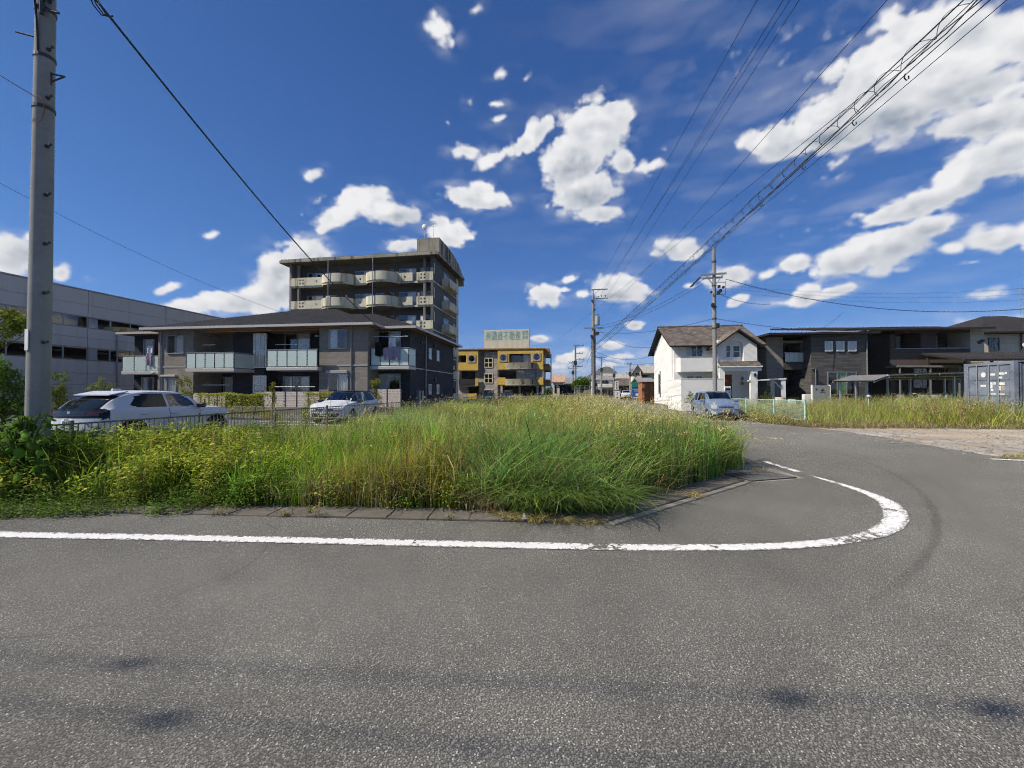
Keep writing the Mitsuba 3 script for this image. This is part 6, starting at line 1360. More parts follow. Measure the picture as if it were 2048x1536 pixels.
# ------------------------------------------------------------------ cars
def car(label, fr, L, W, H, prof, paint, roofpaint=None, front='bar', detail=True, plate='plate_white', group=None, dark_tail=False, spoiler=False):
    """local y points forward; the shell is one surface, cut along the glass lines into body, glass and lamps"""
    k = thing('parked_car', label, 'car', group)
    hw = W / 2
    yk = np.array(prof['y']) * L - L / 2
    fz = PchipInterpolator(yk, prof['top'])           # centre line height
    belt = PchipInterpolator(yk, prof['belt'])
    wid = PchipInterpolator(yk, np.array(prof['w']) * hw)
    roofw = PchipInterpolator(yk, np.array(prof['rw']) * hw)
    ny = 132
    ys = np.linspace(-L / 2, L / 2, ny)
    rings = []
    for y in ys:
        zt, zb, w, rw = fz(y), belt(y), wid(y), roofw(y)
        zl = .2 + .10 * max(0, abs(y) / (L / 2) - .72) / .28
        zr = max(zb + .012, zt - .055)
        kp = [(0, zl), (w * .86, zl), (w * .975, zl + .07), (w * .995, zl + .22), (w, zb - .24), (w * .992, zb - .09), (w * .965, zb)]
        up = [(rw, zr), (rw * .86, zr + (zt - zr) * .55), (rw * .5, zt - .008), (0, zt)]
        pts = []
        def seg(a, c, n):
            for i in range(n):
                pts.append((a[0] + (c[0] - a[0]) * i / n, a[1] + (c[1] - a[1]) * i / n))
        for i, n in zip(range(6), (1, 1, 3, 5, 3, 2)):
            seg(kp[i], kp[i + 1], n)
        seg(kp[6], up[0], 12)
        for i, n in zip(range(3), (3, 3, 5)):
            seg(up[i], up[i + 1], n)
        pts.append(up[3])
        rings.append(pts)
    R_ = np.array(rings)                               # ny, m, 2
    m = R_.shape[1]
    full = np.concatenate([R_, R_[:, ::-1][:, 1:-1] * [-1, 1]], 1)
    M = full.shape[1]
    def nose(x, y, z):
        f = np.clip((np.abs(y) - L / 2 + .75) / .75, 0, 1) ** 2
        s = .20 * (np.abs(x) / hw) ** 2.4 + .14 * np.clip(z - .62, 0, 1) + .12 * np.clip(.34 - z, 0, 1)
        return y - np.sign(y) * f * s
    X, Y, Z = full[..., 0], np.repeat(ys[:, None], M, 1), full[..., 1]
    V = np.stack([X, nose(X, Y, Z), Z], -1).reshape(-1, 3)
    i, j = np.meshgrid(np.arange(ny - 1), np.arange(M), indexing='ij')
    F = np.stack([i * M + j, i * M + (j + 1) % M, (i + 1) * M + (j + 1) % M, (i + 1) * M + j], -1).reshape(-1, 4)
    # flat ends, subdivided across so that they take the nose shape too
    caps = []
    for e, s in ((0, 1), (ny - 1, -1)):
        pts = R_[e]
        n = 14
        base = len(V) + sum(len(c[0]) for c in caps)
        q = np.linspace(1, -1, n)
        cx = pts[:, 0][:, None] * q[None]
        cz = np.repeat(pts[:, 1][:, None], n, 1)
        cy = np.full_like(cx, ys[e])
        vv = np.stack([cx, nose(cx, cy, cz), cz], -1).reshape(-1, 3)
        a, c = np.meshgrid(np.arange(m - 1), np.arange(n - 1), indexing='ij')
        ff = np.stack([a * n + c, a * n + c + 1, (a + 1) * n + c + 1, (a + 1) * n + c], -1).reshape(-1, 4) + base
        caps.append((vv, ff if s == 1 else ff[:, ::-1]))
    V = np.vstack([V] + [c[0] for c in caps])
    F = np.vstack([F] + [c[1] for c in caps])
    C = V[F].mean(1)
    yo = np.concatenate([np.repeat((ys[:-1] + ys[1:]) / 2, M), np.full(len(caps[0][1]), -L / 2), np.full(len(caps[1][1]), L / 2)])
    jj = np.concatenate([np.tile(np.arange(M), ny - 1), np.full(len(caps[0][1]) + len(caps[1][1]), -1)])
    jj = np.where(jj >= m - 1, M - 1 - jj, jj)
    cap_r = np.zeros(len(F), bool); cap_r[(ny - 1) * M:(ny - 1) * M + len(caps[0][1])] = True
    cap_f = np.zeros(len(F), bool); cap_f[(ny - 1) * M + len(caps[0][1]):] = True
    side = (jj >= 15) & (jj < 27)
    topf = jj >= 27
    cls = np.zeros(len(F), int)                        # 0 body 1 side glass 2 windscreen 3 rear glass 4 roof
    from shapely import contains_xy
    for pg in prof['win']:
        pl = sg.Polygon([(a * L - L / 2, z) for a, z in pg])
        cls[side & contains_xy(pl, yo, C[:, 2])] = 1
    y0, y1 = [a * L - L / 2 for a in prof['screen']]
    cls[(topf & (yo > y0) & (yo < y1) & (np.abs(C[:, 0]) < roofw(yo) * .93)) | (side & (yo > y0 + .02) & (yo < y1) & (jj >= 26))] = 2
    y0, y1 = [a * L - L / 2 for a in prof['rear']]
    cls[topf & (yo > y0) & (yo < y1) & (np.abs(C[:, 0]) < roofw(yo) * .94)] = 3
    if dark_tail:
        cls[(cap_r | ((yo < -L / 2 + .22) & ~cap_f)) & (C[:, 2] > .80) & (C[:, 2] < 1.06)] = 3
    if roofpaint:
        cls[(cls == 0) & (topf | (side & (C[:, 2] > belt(yo) + .0))) & (C[:, 2] > belt(yo) + .22) & ~cap_f & ~cap_r] = 4
        cls[(cls == 0) & side & (C[:, 2] > belt(yo) + .06)] = 4
    # wheel arches
    wy, wr = [a * L - L / 2 for a in prof['wheels']], prof['wr']
    arch = np.zeros(len(F), bool)
    for w_ in wy:
        arch |= ((C[:, 1] - w_) ** 2 + (C[:, 2] - wr) ** 2 < (wr + .055) ** 2) & (np.abs(C[:, 0]) > hw * .5)
    def sub(sel):
        f = F[sel & ~arch]
        used, inv = np.unique(f, return_inverse=True)
        return mesh(V[used], inv.reshape(f.shape))
    body = part(k, 'body', sub(cls == 0), paint, fr, 32)
    if roofpaint: part(k, 'roof', sub(cls == 4), roofpaint, fr, 32)
    for c_, nm in ((1, 'side_window'), (2, 'windscreen'), (3, 'rear_window')):
        sel = cls == c_
        if not sel.any(): continue
        if c_ == 1:
            for s in (-1, 1):
                for pg in prof['win']:
                    mid = np.mean([a for a, z in pg]) * L - L / 2
                    pl = sg.Polygon([(a * L - L / 2, z) for a, z in pg])
                    ss = sel & (np.sign(C[:, 0]) == s) & contains_xy(pl.buffer(.001), yo, C[:, 2])
                    if ss.any(): part(k, nm, sub(ss), 'car_glass' if pg is prof['win'][0] else 'tinted_pane', fr, 32)
        else:
            part(k, nm, sub(sel), 'car_glass' if (c_ == 3 and dark_tail) else 'tinted_pane', fr, 32)
    for w_ in wy:
        for s in (-1, 1):
            x = s * (hw - .02)
            tt = np.linspace(-.35, math.pi + .35, 22)
            part(k, 'wheel_arch', tube([[s * (hw - .012), w_ + (wr + .062) * math.cos(t), wr + (wr + .062) * math.sin(t)] for t in tt], .03, 6), 'black_rubber' if prof.get('trim') else paint, fr)
            part(k, 'arch_liner', mesh([[s * hw * .55, w_ + (wr + .06) * math.cos(t), wr + (wr + .06) * math.sin(t)] for t in tt] + [[s * (hw - .02), w_ + (wr + .06) * math.cos(t), wr + (wr + .06) * math.sin(t)] for t in tt], [[q, q + 1, q + 23, q + 22] for q in range(21)]), 'black_rubber', fr)
            lt = np.array([(wr * .66, 0), (wr * .9, 0), (wr * .985, .03), (wr, .06), (wr, .15), (wr * .985, .18), (wr * .9, .21), (wr * .66, .21)])
            def lathe(pr, n=30):
                a = np.arange(n) * 2 * np.pi / n
                v = np.stack([np.repeat(pr[:, 1][:, None], n, 1), pr[:, 0][:, None] * np.cos(a), pr[:, 0][:, None] * np.sin(a)], -1).reshape(-1, 3)
                ii, q = np.meshgrid(np.arange(len(pr) - 1), np.arange(n), indexing='ij')
                return mesh(v, np.stack([ii * n + q, ii * n + (q + 1) % n, (ii + 1) * n + (q + 1) % n, (ii + 1) * n + q], -1).reshape(-1, 4))
            def place(mm):
                v = np.array(mm.vertices)
                v[:, 0] = s * (hw - .005) - s * v[:, 0]
                return trimesh.Trimesh(v + [0, w_, wr], mm.faces if s < 0 else mm.faces[:, ::-1], process=False)
            whl = part(k, 'wheel', place(lathe(lt)), 'black_rubber', fr, 30)
            part(whl, 'hub', place(lathe(np.array([(.001, .06), (wr * .2, .045), (wr * .22, .07), (wr * .64, .075), (wr * .66, .02)]))), 'dark_metal', fr, 30)
            sp = []
            for q in range(10):
                a = q * 2 * math.pi / 10
                p0, p1 = np.array([.055, .08 * math.cos(a), .08 * math.sin(a)]), np.array([.03, wr * .64 * math.cos(a), wr * .64 * math.sin(a)])
                sp.append(rod(p0, p1, .022, 5))
            part(whl, 'spokes', place(cat(sp)), 'galvanised', fr)
    # mirrors, handles, lines between doors
    ym = prof['mirror'] * L - L / 2
    zb = float(belt(ym))
    for s in (-1, 1):
        w_ = float(wid(ym))
        part(k, 'mirror', bev(min(s * (w_ - .02), s * (w_ + .2)), max(s * (w_ - .02), s * (w_ + .2)), ym - .05, ym + .09, zb + .0, zb + .15, .035), prof.get('mirror_mat', paint), fr)
        for yh in prof['handles']:
            y = yh * L - L / 2
            w_ = float(wid(y))
            part(k, 'door_handle', bev(min(s * (w_ * .985), s * (w_ + .03)), max(s * (w_ * .985), s * (w_ + .03)), y - .1, y + .1, float(belt(y)) - .17, float(belt(y)) - .13, .012), paint, fr)
        for yl in prof['seams']:
            y = yl * L - L / 2
            w_ = float(wid(y)) + .002
            zb2 = float(belt(y))
            part(k, 'door_seam', tube([[s * w_ * .997, y, .36], [s * w_ * 1.0, y, zb2 - .24], [s * w_ * .992, y, zb2 - .09], [s * w_ * .966, y, zb2]], .006, 4), 'joint_dark', fr)
        part(k, 'sill', bev(min(s * hw * .9, s * hw * .992), max(s * hw * .9, s * hw * .992), wy[0] + wr + .1, wy[1] - wr - .1, .19, .30, .02), 'black_rubber' if prof.get('trim') else paint, fr)
    def onend(poly, end, off=.008, n=10):
        """a thin plate that follows the curved nose or tail"""
        (xa, xb, za, zc) = poly
        xs, zs = np.linspace(xa, xb, n), np.linspace(za, zc, 5)
        XX, ZZ = np.meshgrid(xs, zs, indexing='ij')
        YY = nose(XX, np.full_like(XX, end * L / 2), ZZ) + end * off
        v = np.stack([XX, YY, ZZ], -1).reshape(-1, 3)
        ii, q = np.meshgrid(np.arange(n - 1), np.arange(4), indexing='ij')
        return mesh(v, np.stack([ii * 5 + q, (ii + 1) * 5 + q, (ii + 1) * 5 + q + 1, ii * 5 + q + 1], -1).reshape(-1, 4))
    for name, poly, end, m_ in prof['ends']:
        mm = onend(poly, end, .004 if name in ('grille', 'tail_panel', 'lower_grille') else .010 if name != 'number_plate' else .022)
        part(k, name, mm, m_, fr)
        if name == 'number_plate':
            (xa, xb, za, zc) = poly
            w_ = xb - xa
            for q in range(4):
                x = xa + w_ * (.2 + .17 * q)
                part(k, 'plate_mark', onend((x, x + w_ * .11, za + (zc - za) * .14, za + (zc - za) * .62), end, .027, 3), 'plate_ink', fr)
            part(k, 'plate_mark', onend((xa + w_ * .3, xa + w_ * .7, za + (zc - za) * .72, za + (zc - za) * .9), end, .027, 3), 'plate_ink', fr)
    cy, yb0 = prof['screen'][1] * L - L / 2, prof['rear'][1] * L - L / 2
    part(k, 'cabin_floor', box(-hw * .84, hw * .84, yb0 - .1, cy - .1, .42, .45), 'car_cloth', fr)
    for s in (-1, 1):
        part(k, 'door_lining', box(min(s * hw * .84, s * hw * .88), max(s * hw * .84, s * hw * .88), yb0, cy - .15, .451, .93), 'car_cloth', fr)
        yf = cy - 1.35
        st = part(k, 'seat', cat([bev(s * .36 - .25, s * .36 + .25, yf - .25, yf + .3, .5, .66, .05), bev(s * .36 - .23, s * .36 + .23, yf - .42, yf - .26, .6, 1.14, .05), bev(s * .36 - .12, s * .36 + .12, yf - .42, yf - .33, 1.16, 1.32, .03)]), 'car_cloth', fr)
    part(k, 'rear_seat', cat([bev(-.62, .62, yf - 1.2, yf - .7, .5, .66, .05), bev(-.62, .62, yf - 1.36, yf - 1.21, .6, 1.1, .05)]), 'car_cloth', fr)
    part(k, 'dashboard', bev(-hw * .82, hw * .82, cy - .55, cy - .12, .75, .93, .05), 'car_cloth', fr)
    part(k, 'steering_wheel', trimesh.creation.torus(.18, .015, major_sections=20, minor_sections=6).apply_transform(trimesh.transformations.rotation_matrix(1.2, [1, 0, 0])).apply_translation([.36, cy - .68, .92]), 'black_rubber', fr)
    if spoiler:
        sv = [[x, -L / 2 + yy, z] for x in (-hw * .62, hw * .62) for yy, z in ((.52, 1.40), (.98, 1.497), (.98, 1.525), (.52, 1.425))]
        part(k, 'spoiler', mesh(sv, [[0, 1, 2, 3], [7, 6, 5, 4], [0, 4, 5, 1], [3, 2, 6, 7], [0, 3, 7, 4], [1, 5, 6, 2]]), paint, fr)
        part(k, 'aerial', bev(-.03, .03, -L / 2 + 1.0, -L / 2 + 1.22, 1.51, 1.59, .02), paint, fr)
    part(k, 'underside', box(-hw * .8, hw * .8, -L / 2 + .4, L / 2 - .4, .17, .24), 'black_rubber', fr)
    return k

SUV = dict(y=[0, .02, .05, .12, .22, .35, .5, .62, .70, .78, .86, .94, .985, 1], top=[0.99, 1.05, 1.13, 1.33, 1.485, 1.54, 1.53, 1.44, 1.21, 1.06, 1.03, .97, .86, .76],
           belt=[.96, .98, 1.02, 1.05, 1.04, 1.02, 1.01, 1.0, .99, .985, .965, .91, .82, .74], w=[.86, .92, .96, .985, 1, 1, 1, 1, 1, .995, .985, .95, .89, .83], rw=[.66, .70, .72, .73, .735, .73, .72, .70, .70, .72, .74, .72, .68, .62],
           win=[[(.20, 1.14), (.24, 1.06), (.43, 1.06), (.43, 1.46), (.30, 1.44), (.24, 1.36)], [(.445, 1.06), (.67, 1.05), (.61, 1.28), (.55, 1.43), (.445, 1.46)]], screen=(.545, .705), rear=(.0, .165),
           wheels=(.205, .815), wr=.335, mirror=.655, mirror_mat='car_black', handles=(.27, .47), seams=(.44, .67), trim=True,
           ends=[('tail_panel', (-.74, .74, .88, 1.02), -1, 'car_black'), ('tail_light', (-.72, .72, .93, .985), -1, 'car_black'), ('rear_lamp', (.5, .74, .9, .99), -1, 'lamp_red'), ('rear_lamp', (-.74, -.5, .9, .99), -1, 'lamp_red'), ('badge', (-.035, .035, .94, 1.0), -1, 'chrome'),
                 ('bumper_trim', (-.66, .66, .30, .52), -1, 'black_rubber'), ('number_plate', (-.165, .165, .66, .82), -1, 'plate_white'), ('grille', (-.6, .6, .3, .62), 1, 'car_black'), ('head_lamp', (.42, .72, .66, .76), 1, 'lamp_clear'), ('head_lamp', (-.72, -.42, .66, .76), 1, 'lamp_clear')])
car('white sports utility car with wide black rear glass behind the bar fence', Frame(-11.1, 11.9, 0, 6.5), 4.24, 1.765, 1.59, SUV, 'car_white', None, dark_tail=True, spoiler=True)
HAT = dict(y=[0, .02, .05, .12, .22, .35, .48, .58, .68, .76, .86, .95, .985, 1], top=[1.05, 1.2, 1.35, 1.45, 1.52, 1.54, 1.535, 1.46, 1.22, 1.03, .99, .90, .80, .72],
           belt=[.93, .96, .99, 1.01, .99, .97, .96, .95, .94, .95, .92, .84, .76, .70], w=[.86, .92, .96, .985, 1, 1, 1, 1, 1, .995, .985, .95, .9, .84], rw=[.62, .66, .69, .71, .72, .72, .71, .69, .70, .73, .75, .74, .70, .64],
           win=[[(.14, 1.16), (.20, 1.03), (.42, 1.01), (.42, 1.45), (.28, 1.45), (.19, 1.34)], [(.435, 1.01), (.66, 1.0), (.60, 1.25), (.53, 1.43), (.435, 1.45)]], screen=(.52, .735), rear=(.01, .10),
           wheels=(.19, .80), wr=.325, mirror=.66, mirror_mat='car_black', handles=(.27, .46), seams=(.43, .67),
           ends=[('grille', (-.62, .62, .34, .50), 1, 'car_black'), ('grille', (-.74, .74, .615, .73), 1, 'car_black'), ('head_lamp', (.40, .74, .64, .705), 1, 'lamp_clear'), ('head_lamp', (-.74, -.40, .64, .705), 1, 'lamp_clear'), ('chrome_bar', (-.66, -.1, .575, .61), 1, 'chrome'), ('chrome_bar', (.1, .66, .575, .61), 1, 'chrome'), ('badge', (-.07, .07, .60, .69), 1, 'chrome'),
                 ('number_plate', (-.165, .165, .40, .565), 1, 'plate_white'), ('lip', (-.6, .6, .27, .31), 1, 'chrome'), ('rear_lamp', (.5, .74, .8, .9), -1, 'lamp_red'), ('rear_lamp', (-.74, -.5, .8, .9), -1, 'lamp_red')])
car('white car with a black roof facing the camera before the low block', Frame(-8.3, 19.4, 0, 183), 4.3, 1.8, 1.54, HAT, 'car_white', 'car_black')
KEI = dict(y=[0, .02, .05, .12, .25, .4, .52, .62, .72, .80, .88, .95, .985, 1], top=[1.15, 1.28, 1.39, 1.45, 1.49, 1.5, 1.485, 1.42, 1.20, 1.04, .99, .93, .85, .76],
           belt=[.93, .94, .95, .96, .95, .94, .93, .925, .92, .92, .90, .85, .79, .73], w=[.88, .93, .965, .985, 1, 1, 1, 1, 1, .995, .985, .96, .92, .87], rw=[.74, .77, .79, .80, .81, .81, .80, .78, .77, .78, .78, .76, .72, .66],
           win=[[(.08, 1.0), (.30, .985), (.30, 1.40), (.16, 1.40), (.10, 1.34)], [(.34, .985), (.50, .98), (.50, 1.41), (.34, 1.42)], [(.515, .98), (.71, .97), (.65, 1.2), (.58, 1.38), (.515, 1.41)]], screen=(.565, .765), rear=(.01, .06),
           wheels=(.165, .84), wr=.28, mirror=.70, handles=(.22, .44), seams=(.505, .72),
           ends=[('grille', (-.34, .34, .66, .715), 1, 'car_black'), ('lower_grille', (-.40, .40, .30, .42), 1, 'car_black'), ('head_lamp', (.40, .66, .60, .80), 1, 'lamp_clear'), ('head_lamp', (-.66, -.40, .60, .80), 1, 'lamp_clear'), ('fog_lamp', (.46, .62, .34, .43), 1, 'lamp_clear'), ('fog_lamp', (-.62, -.46, .34, .43), 1, 'lamp_clear'),
                 ('number_plate', (-.165, .165, .44, .60), 1, 'plate_yellow'), ('badge', (-.05, .05, .73, .78), 1, 'chrome'), ('rear_lamp', (.52, .66, .8, 1.0), -1, 'lamp_red'), ('rear_lamp', (-.66, -.52, .8, 1.0), -1, 'lamp_red')])
car('small silvery blue car with a yellow number plate coming down the side road', Frame(11.05, 21.0, 0, 190), 3.395, 1.475, 1.5, KEI, 'car_blue', plate='plate_yellow')
q = at(976, 780, 61)
car('dark car parked at the foot of the grey stair tower of the yellow building', Frame(q[0], q[1], 0, 186), 4.0, 1.7, 1.54, HAT, 'car_navy', 'car_navy')
q = at(1016, 780, 59)
car('blue car parked before the dark ground floor of the yellow building', Frame(q[0], q[1], 0, 186), 4.0, 1.75, 1.6, SUV, 'car_navy')
q = at(1253, 780, 66)
car('small pale car among the signs far down the side road', Frame(q[0], q[1], 0, 200), 3.6, 1.6, 1.5, KEI, 'car_white')

# ------------------------------------------------------------------ far buildings, signs and the hill
def far_house(label, px0, px1, pyb, pye, pyr, Y, wall_m, roof_m, wins=(), gable=False, yaw=8, depth=8):
    q = at(px0, 780, Y)
    fr = Frame(q[0], q[1], 0, yaw)
    k = thing('house', label, 'house')
    w = fr.u(px1)
    ze, zr = fr.h((px0 + px1) / 2, pye), fr.h((px0 + px1) / 2, pyr, depth / 2 if not gable else 0)
    if gable:
        po = [(0, 0), (w, 0), (w, ze), (w / 2, zr), (0, ze)]
        wallbox(k, fr, 0, w, 0, depth, 0, ze, wall_m)
        part(k, 'gable', prism([(0, ze), (w, ze), (w / 2, zr)], 0, .2), wall_m, fr)
        s = (zr - ze) / (w / 2)
        for e, x in ((-1, -.5), (1, w + .5)):
            slope_roof(k, fr, -.4, depth + .4, x, ze - .5 * s + .03, w / 2 + .001 * e, zr + .03, .15, roof_m, roof_m, 'roof', 'y')
    else:
        wallbox(k, fr, 0, w, 0, depth, 0, ze, wall_m)
        s = max(.3, zr - ze)
        for e, (ya, yb) in ((-1, (-.6, depth / 2)), (1, (depth + .6, depth / 2 + .002))):
            slope_roof(k, fr, -.5, w + .5, ya, ze + .01, yb, zr, .15, roof_m, roof_m)
        part(k, 'gable', cat([mesh([[x, .05, ze], [x, depth - .05, ze], [x, depth / 2, zr]], [[0, 1, 2]]) for x in (.01, w - .01)]), wall_m, fr)
    for (a, c, z0, z1, n) in wins:
        win(k, fr, fr.u(a), fr.u(c), fr.h(a, z0), fr.h(a, z1), 0, n, 'dark_room')
    return fr, k
far_house('small house with a pinkish front and pale roof right of the yellow building', 1106, 1126, 795, 765, 750, 92, 'cream', 'salmon_roof', [(1109, 1113, 786, 770, 1)])
far_house('dark slate house behind the long dark shed', 1127, 1150, 795, 768, 757, 110, 'stone_grey', 'roof_grey', [(1131, 1137, 772, 769, 2), (1140, 1147, 779, 771, 2)])
k = thing('shed', 'long low dark shed left of the round dark bush', 'shed')
q = at(1119, 780, 74); fr = Frame(q[0], q[1], 0, 8)
part(k, 'wall', box(0, fr.u(1148), 0, 4, 0, fr.h(1130, 772)), 'charcoal_board', fr)
part(k, 'roof', box(-.2, fr.u(1148) + .2, -.2, 4.2, fr.h(1130, 772) + .005, fr.h(1130, 772) + .2), 'roof_dark', fr)
fr, k = far_house('white two storey house with a pale roof behind the transformer pole', 1187, 1227, 795, 761, 752, 98, 'white_paint', 'roof_grey', [(1191, 1194, 772, 767, 1), (1205, 1217, 768, 760.5, 2), (1190, 1200, 789, 779, 2), (1204, 1213, 791, 779, 2), (1217, 1226, 790, 780, 2)])
part(k, 'balcony', bev(fr.u(1197), fr.u(1224), -1.2, -.05, fr.h(1210, 775), fr.h(1210, 768), .05), 'white_paint', fr)
far_house('broad house with an olive grey tiled roof in front of the mountain', 1212, 1262, 795, 760, 748, 112, 'pinkish', 'roof_pale', [(1220, 1228, 772, 764, 2), (1246, 1252, 778, 764, 2)])
far_house('dark red boarded house front left of the blue and green sign', 1238, 1260, 795, 772, 758, 90, 'brown_wall', 'roof_brown', [(1242, 1247, 786, 774, 1), (1250, 1256, 782, 776, 2)])
fr, k = far_house('pale building with a steep gabled tower right of the side road', 1268, 1282, 795, 741, 731, 84, 'cream', 'roof_grey', [(1272, 1278, 750, 746, 2)], True, depth=6)
far_house('long pale grey roofed building partly hidden by the white house', 1281, 1330, 795, 747, 733, 96, 'cream', 'roof_pale', [(1284, 1300, 757, 750, 3)])
far_house('dark roofed low house behind the rusty brown shed', 1282, 1306, 795, 766, 757, 72, 'stone_grey', 'roof_grey')
k = thing('shed', 'rusty brown steel shed beside the white house', 'shed')
q = at(1284, 780, 44); fr = Frame(q[0], q[1], 0, 8)
w = fr.u(1318); z = fr.h(1290, 765)
n = 33
xx = np.linspace(0, w, n)
off = .03 * (np.arange(n) % 2)
part(k, 'front_sheet', mesh(np.vstack([np.column_stack([xx, -off, np.full(n, 0)]), np.column_stack([xx, -off, np.full(n, z)])]), np.stack([np.arange(n - 1), np.arange(1, n), np.arange(n + 1, 2 * n), np.arange(n, 2 * n - 1)], 1)), 'brown_steel', fr)
part(k, 'body', box(.01, w - .01, .03, 2.4, 0, z - .02), 'brown_steel', fr)
part(k, 'roof', box(-.08, w + .08, -.1, 2.5, z + .002, z + .08), 'rust', fr)
def sign_board(label, px0, px1, py0, py1, Y, panels, m='white_paint', ground=True):
    q = at(px0, 780, Y); fr = Frame(q[0], q[1], 0, 8)
    k = thing('sign_board', label, 'sign')
    w = fr.u(px1)
    z0, z1 = fr.h(px0, py1), fr.h(px0, py0)
    part(k, 'board', bev(0, w, 0, .25, z0, z1, .02), m, fr)
    for x in (.1 * w, .9 * w):
        part(k, 'leg', rod([x, .12, 0], [x, .12, z0 - .002], .05), 'galvanised', fr)
    for (a, c, e, f, mm) in panels:
        part(k, 'print', box(a * w, c * w, -.012, -.003, z0 + (z1 - z0) * e, z0 + (z1 - z0) * f), mm, fr)
sign_board('tall narrow white sign with a column of dark characters down the side road', 1230, 1237, 763, 780, 70, [(.3, .7, .08 + .18 * i, .2 + .18 * i, 'dark_metal') for i in range(5)])
sign_board('squat white sign below the tall narrow one', 1230, 1239.5, 782, 799, 58, [(.35, .65, .55, .85, 'pinkish'), (.3, .7, .12, .3, 'dark_metal')])
sign_board('tall blue and teal signboard left of the rusty brown shed', 1263, 1281, 763.5, 794, 52, [(.02, .98, .66, .98, 'sign_teal'), (.02, .98, .02, .60, 'sign_blue'), (.3, .75, .34, .42, 'pinkish'), (.45, .9, .06, .24, 'white_paint'), (.1, .9, .47, .5, 'white_paint')], 'joint_dark')
finish_walls()
def hill():
    g = np.linspace(-1, 1, 90)
    X, Y = np.meshgrid(g * 1500 + 640, g * 900 + 3100, indexing='ij')
    def bump(cx, cy, sx, sy, h):
        return h * np.exp(-((X - cx) / sx) ** 2 - ((Y - cy) / sy) ** 2)
    Z = bump(690, 3000, 110, 300, 75) + bump(760, 3000, 75, 300, 85) + bump(600, 3000, 200, 320, 80) + bump(850, 3050, 70, 300, 35) + bump(930, 3050, 90, 300, 58) + bump(1050, 3050, 170, 300, 40) + bump(330, 3200, 260, 400, 20) - 8
    Z += 14 * (meshkit.fbm(np.stack([X, Y, X * 0], -1) / 90.0, 4, 9) - .5) * np.clip(Z / 40, 0, 1)
    v = np.stack([X, Y, Z], -1).reshape(-1, 3)
    i, j = np.meshgrid(np.arange(89), np.arange(89), indexing='ij')
    return mesh(v, np.stack([i * 90 + j, (i + 1) * 90 + j, (i + 1) * 90 + j + 1, i * 90 + j + 1], -1).reshape(-1, 4))
setting('mountain', hill(), 'hill_forest', 'wooded mountain fading to blue beyond the roofs', True)

# air: the far hill fades to blue
scene['air'] = {'type': 'homogeneous', 'albedo': {'type': 'rgb', 'value': [0.95, 0.95, 0.95]}, 'sigma_t': 0.9e-4}
scene['haze'] = {'type': 'cube', 'to_world': T().translate([0, 0, 99]).scale([4600, 4600, 100]), 'bsdf': {'type': 'null'}, 'interior': {'type': 'ref', 'id': 'air'}}
labels['haze'] = {'label': 'thin summer haze over the far roofs and the hill', 'kind': 'stuff', 'category': 'haze'}
scene['camera']['medium'] = {'type': 'ref', 'id': 'air'}
# ------------------------------------------------------------------ vegetation
PALE, BRIGHT, DEEP, OLIVE = np.array([.40, .45, .13]), np.array([.26, .40, .050]), np.array([.06, .13, .020]), np.array([.30, .34, .065])
MIDG = np.array([.12, .20, .028])
SILVER, STRAW, RED = np.array([.19, .28, .11]), np.array([.48, .39, .21]), np.array([.24, .13, .06])

def blades(rng, P, H, W, lean, col, droop=0.6, segs=4, az=None):
    """tapered grass blades, each its own height, lean and tone"""
    n = len(P)
    az = rng.uniform(0, 2 * np.pi, n) if az is None else az
    H, W, lean, droop = (np.broadcast_to(np.asarray(q, float), (n,)) for q in (H, W, lean, droop))
    d = np.stack([np.cos(az), np.sin(az), 0 * az], 1)
    tw = az + np.pi / 2 + rng.normal(0, .7, n)
    s = np.stack([np.cos(tw), np.sin(tw), 0 * az], 1)
    t = np.linspace(0, 1, segs + 1)
    out = lean[:, None] * t ** 1.5 + droop[:, None] * lean[:, None] * np.clip(t - .45, 0, 1) ** 1.5 * 2
    up = t - .55 * droop[:, None] * np.clip(t - .5, 0, 1) ** 2 * 2 * np.clip(lean[:, None] * 1.6, 0, 1.3)
    c = P[:, None] + H[:, None, None] * (out[..., None] * d[:, None] + up[..., None] * np.array([0, 0, 1.0]))
    wd = W[:, None] * np.array([.7, 1, .9, .62, .0][:segs] + [0] if segs == 4 else [.8] + [1] * (segs - 2) + [.6, 0])[None]
    l, r = c[:, :-1] - s[:, None] * wd[:, :-1, None] / 2, c[:, :-1] + s[:, None] * wd[:, :-1, None] / 2
    V = np.concatenate([np.stack([l, r], 2).reshape(n, -1, 3), c[:, -1:]], 1)
    f = []
    for k in range(segs - 1):
        f += [[2 * k, 2 * k + 1, 2 * k + 3], [2 * k, 2 * k + 3, 2 * k + 2]]
    f.append([2 * segs - 2, 2 * segs - 1, 2 * segs])
    F = (np.arange(n)[:, None, None] * (2 * segs + 1) + np.array(f)[None]).reshape(-1, 3)
    return V.reshape(-1, 3), F, np.repeat(col, 2 * segs + 1, 0), c

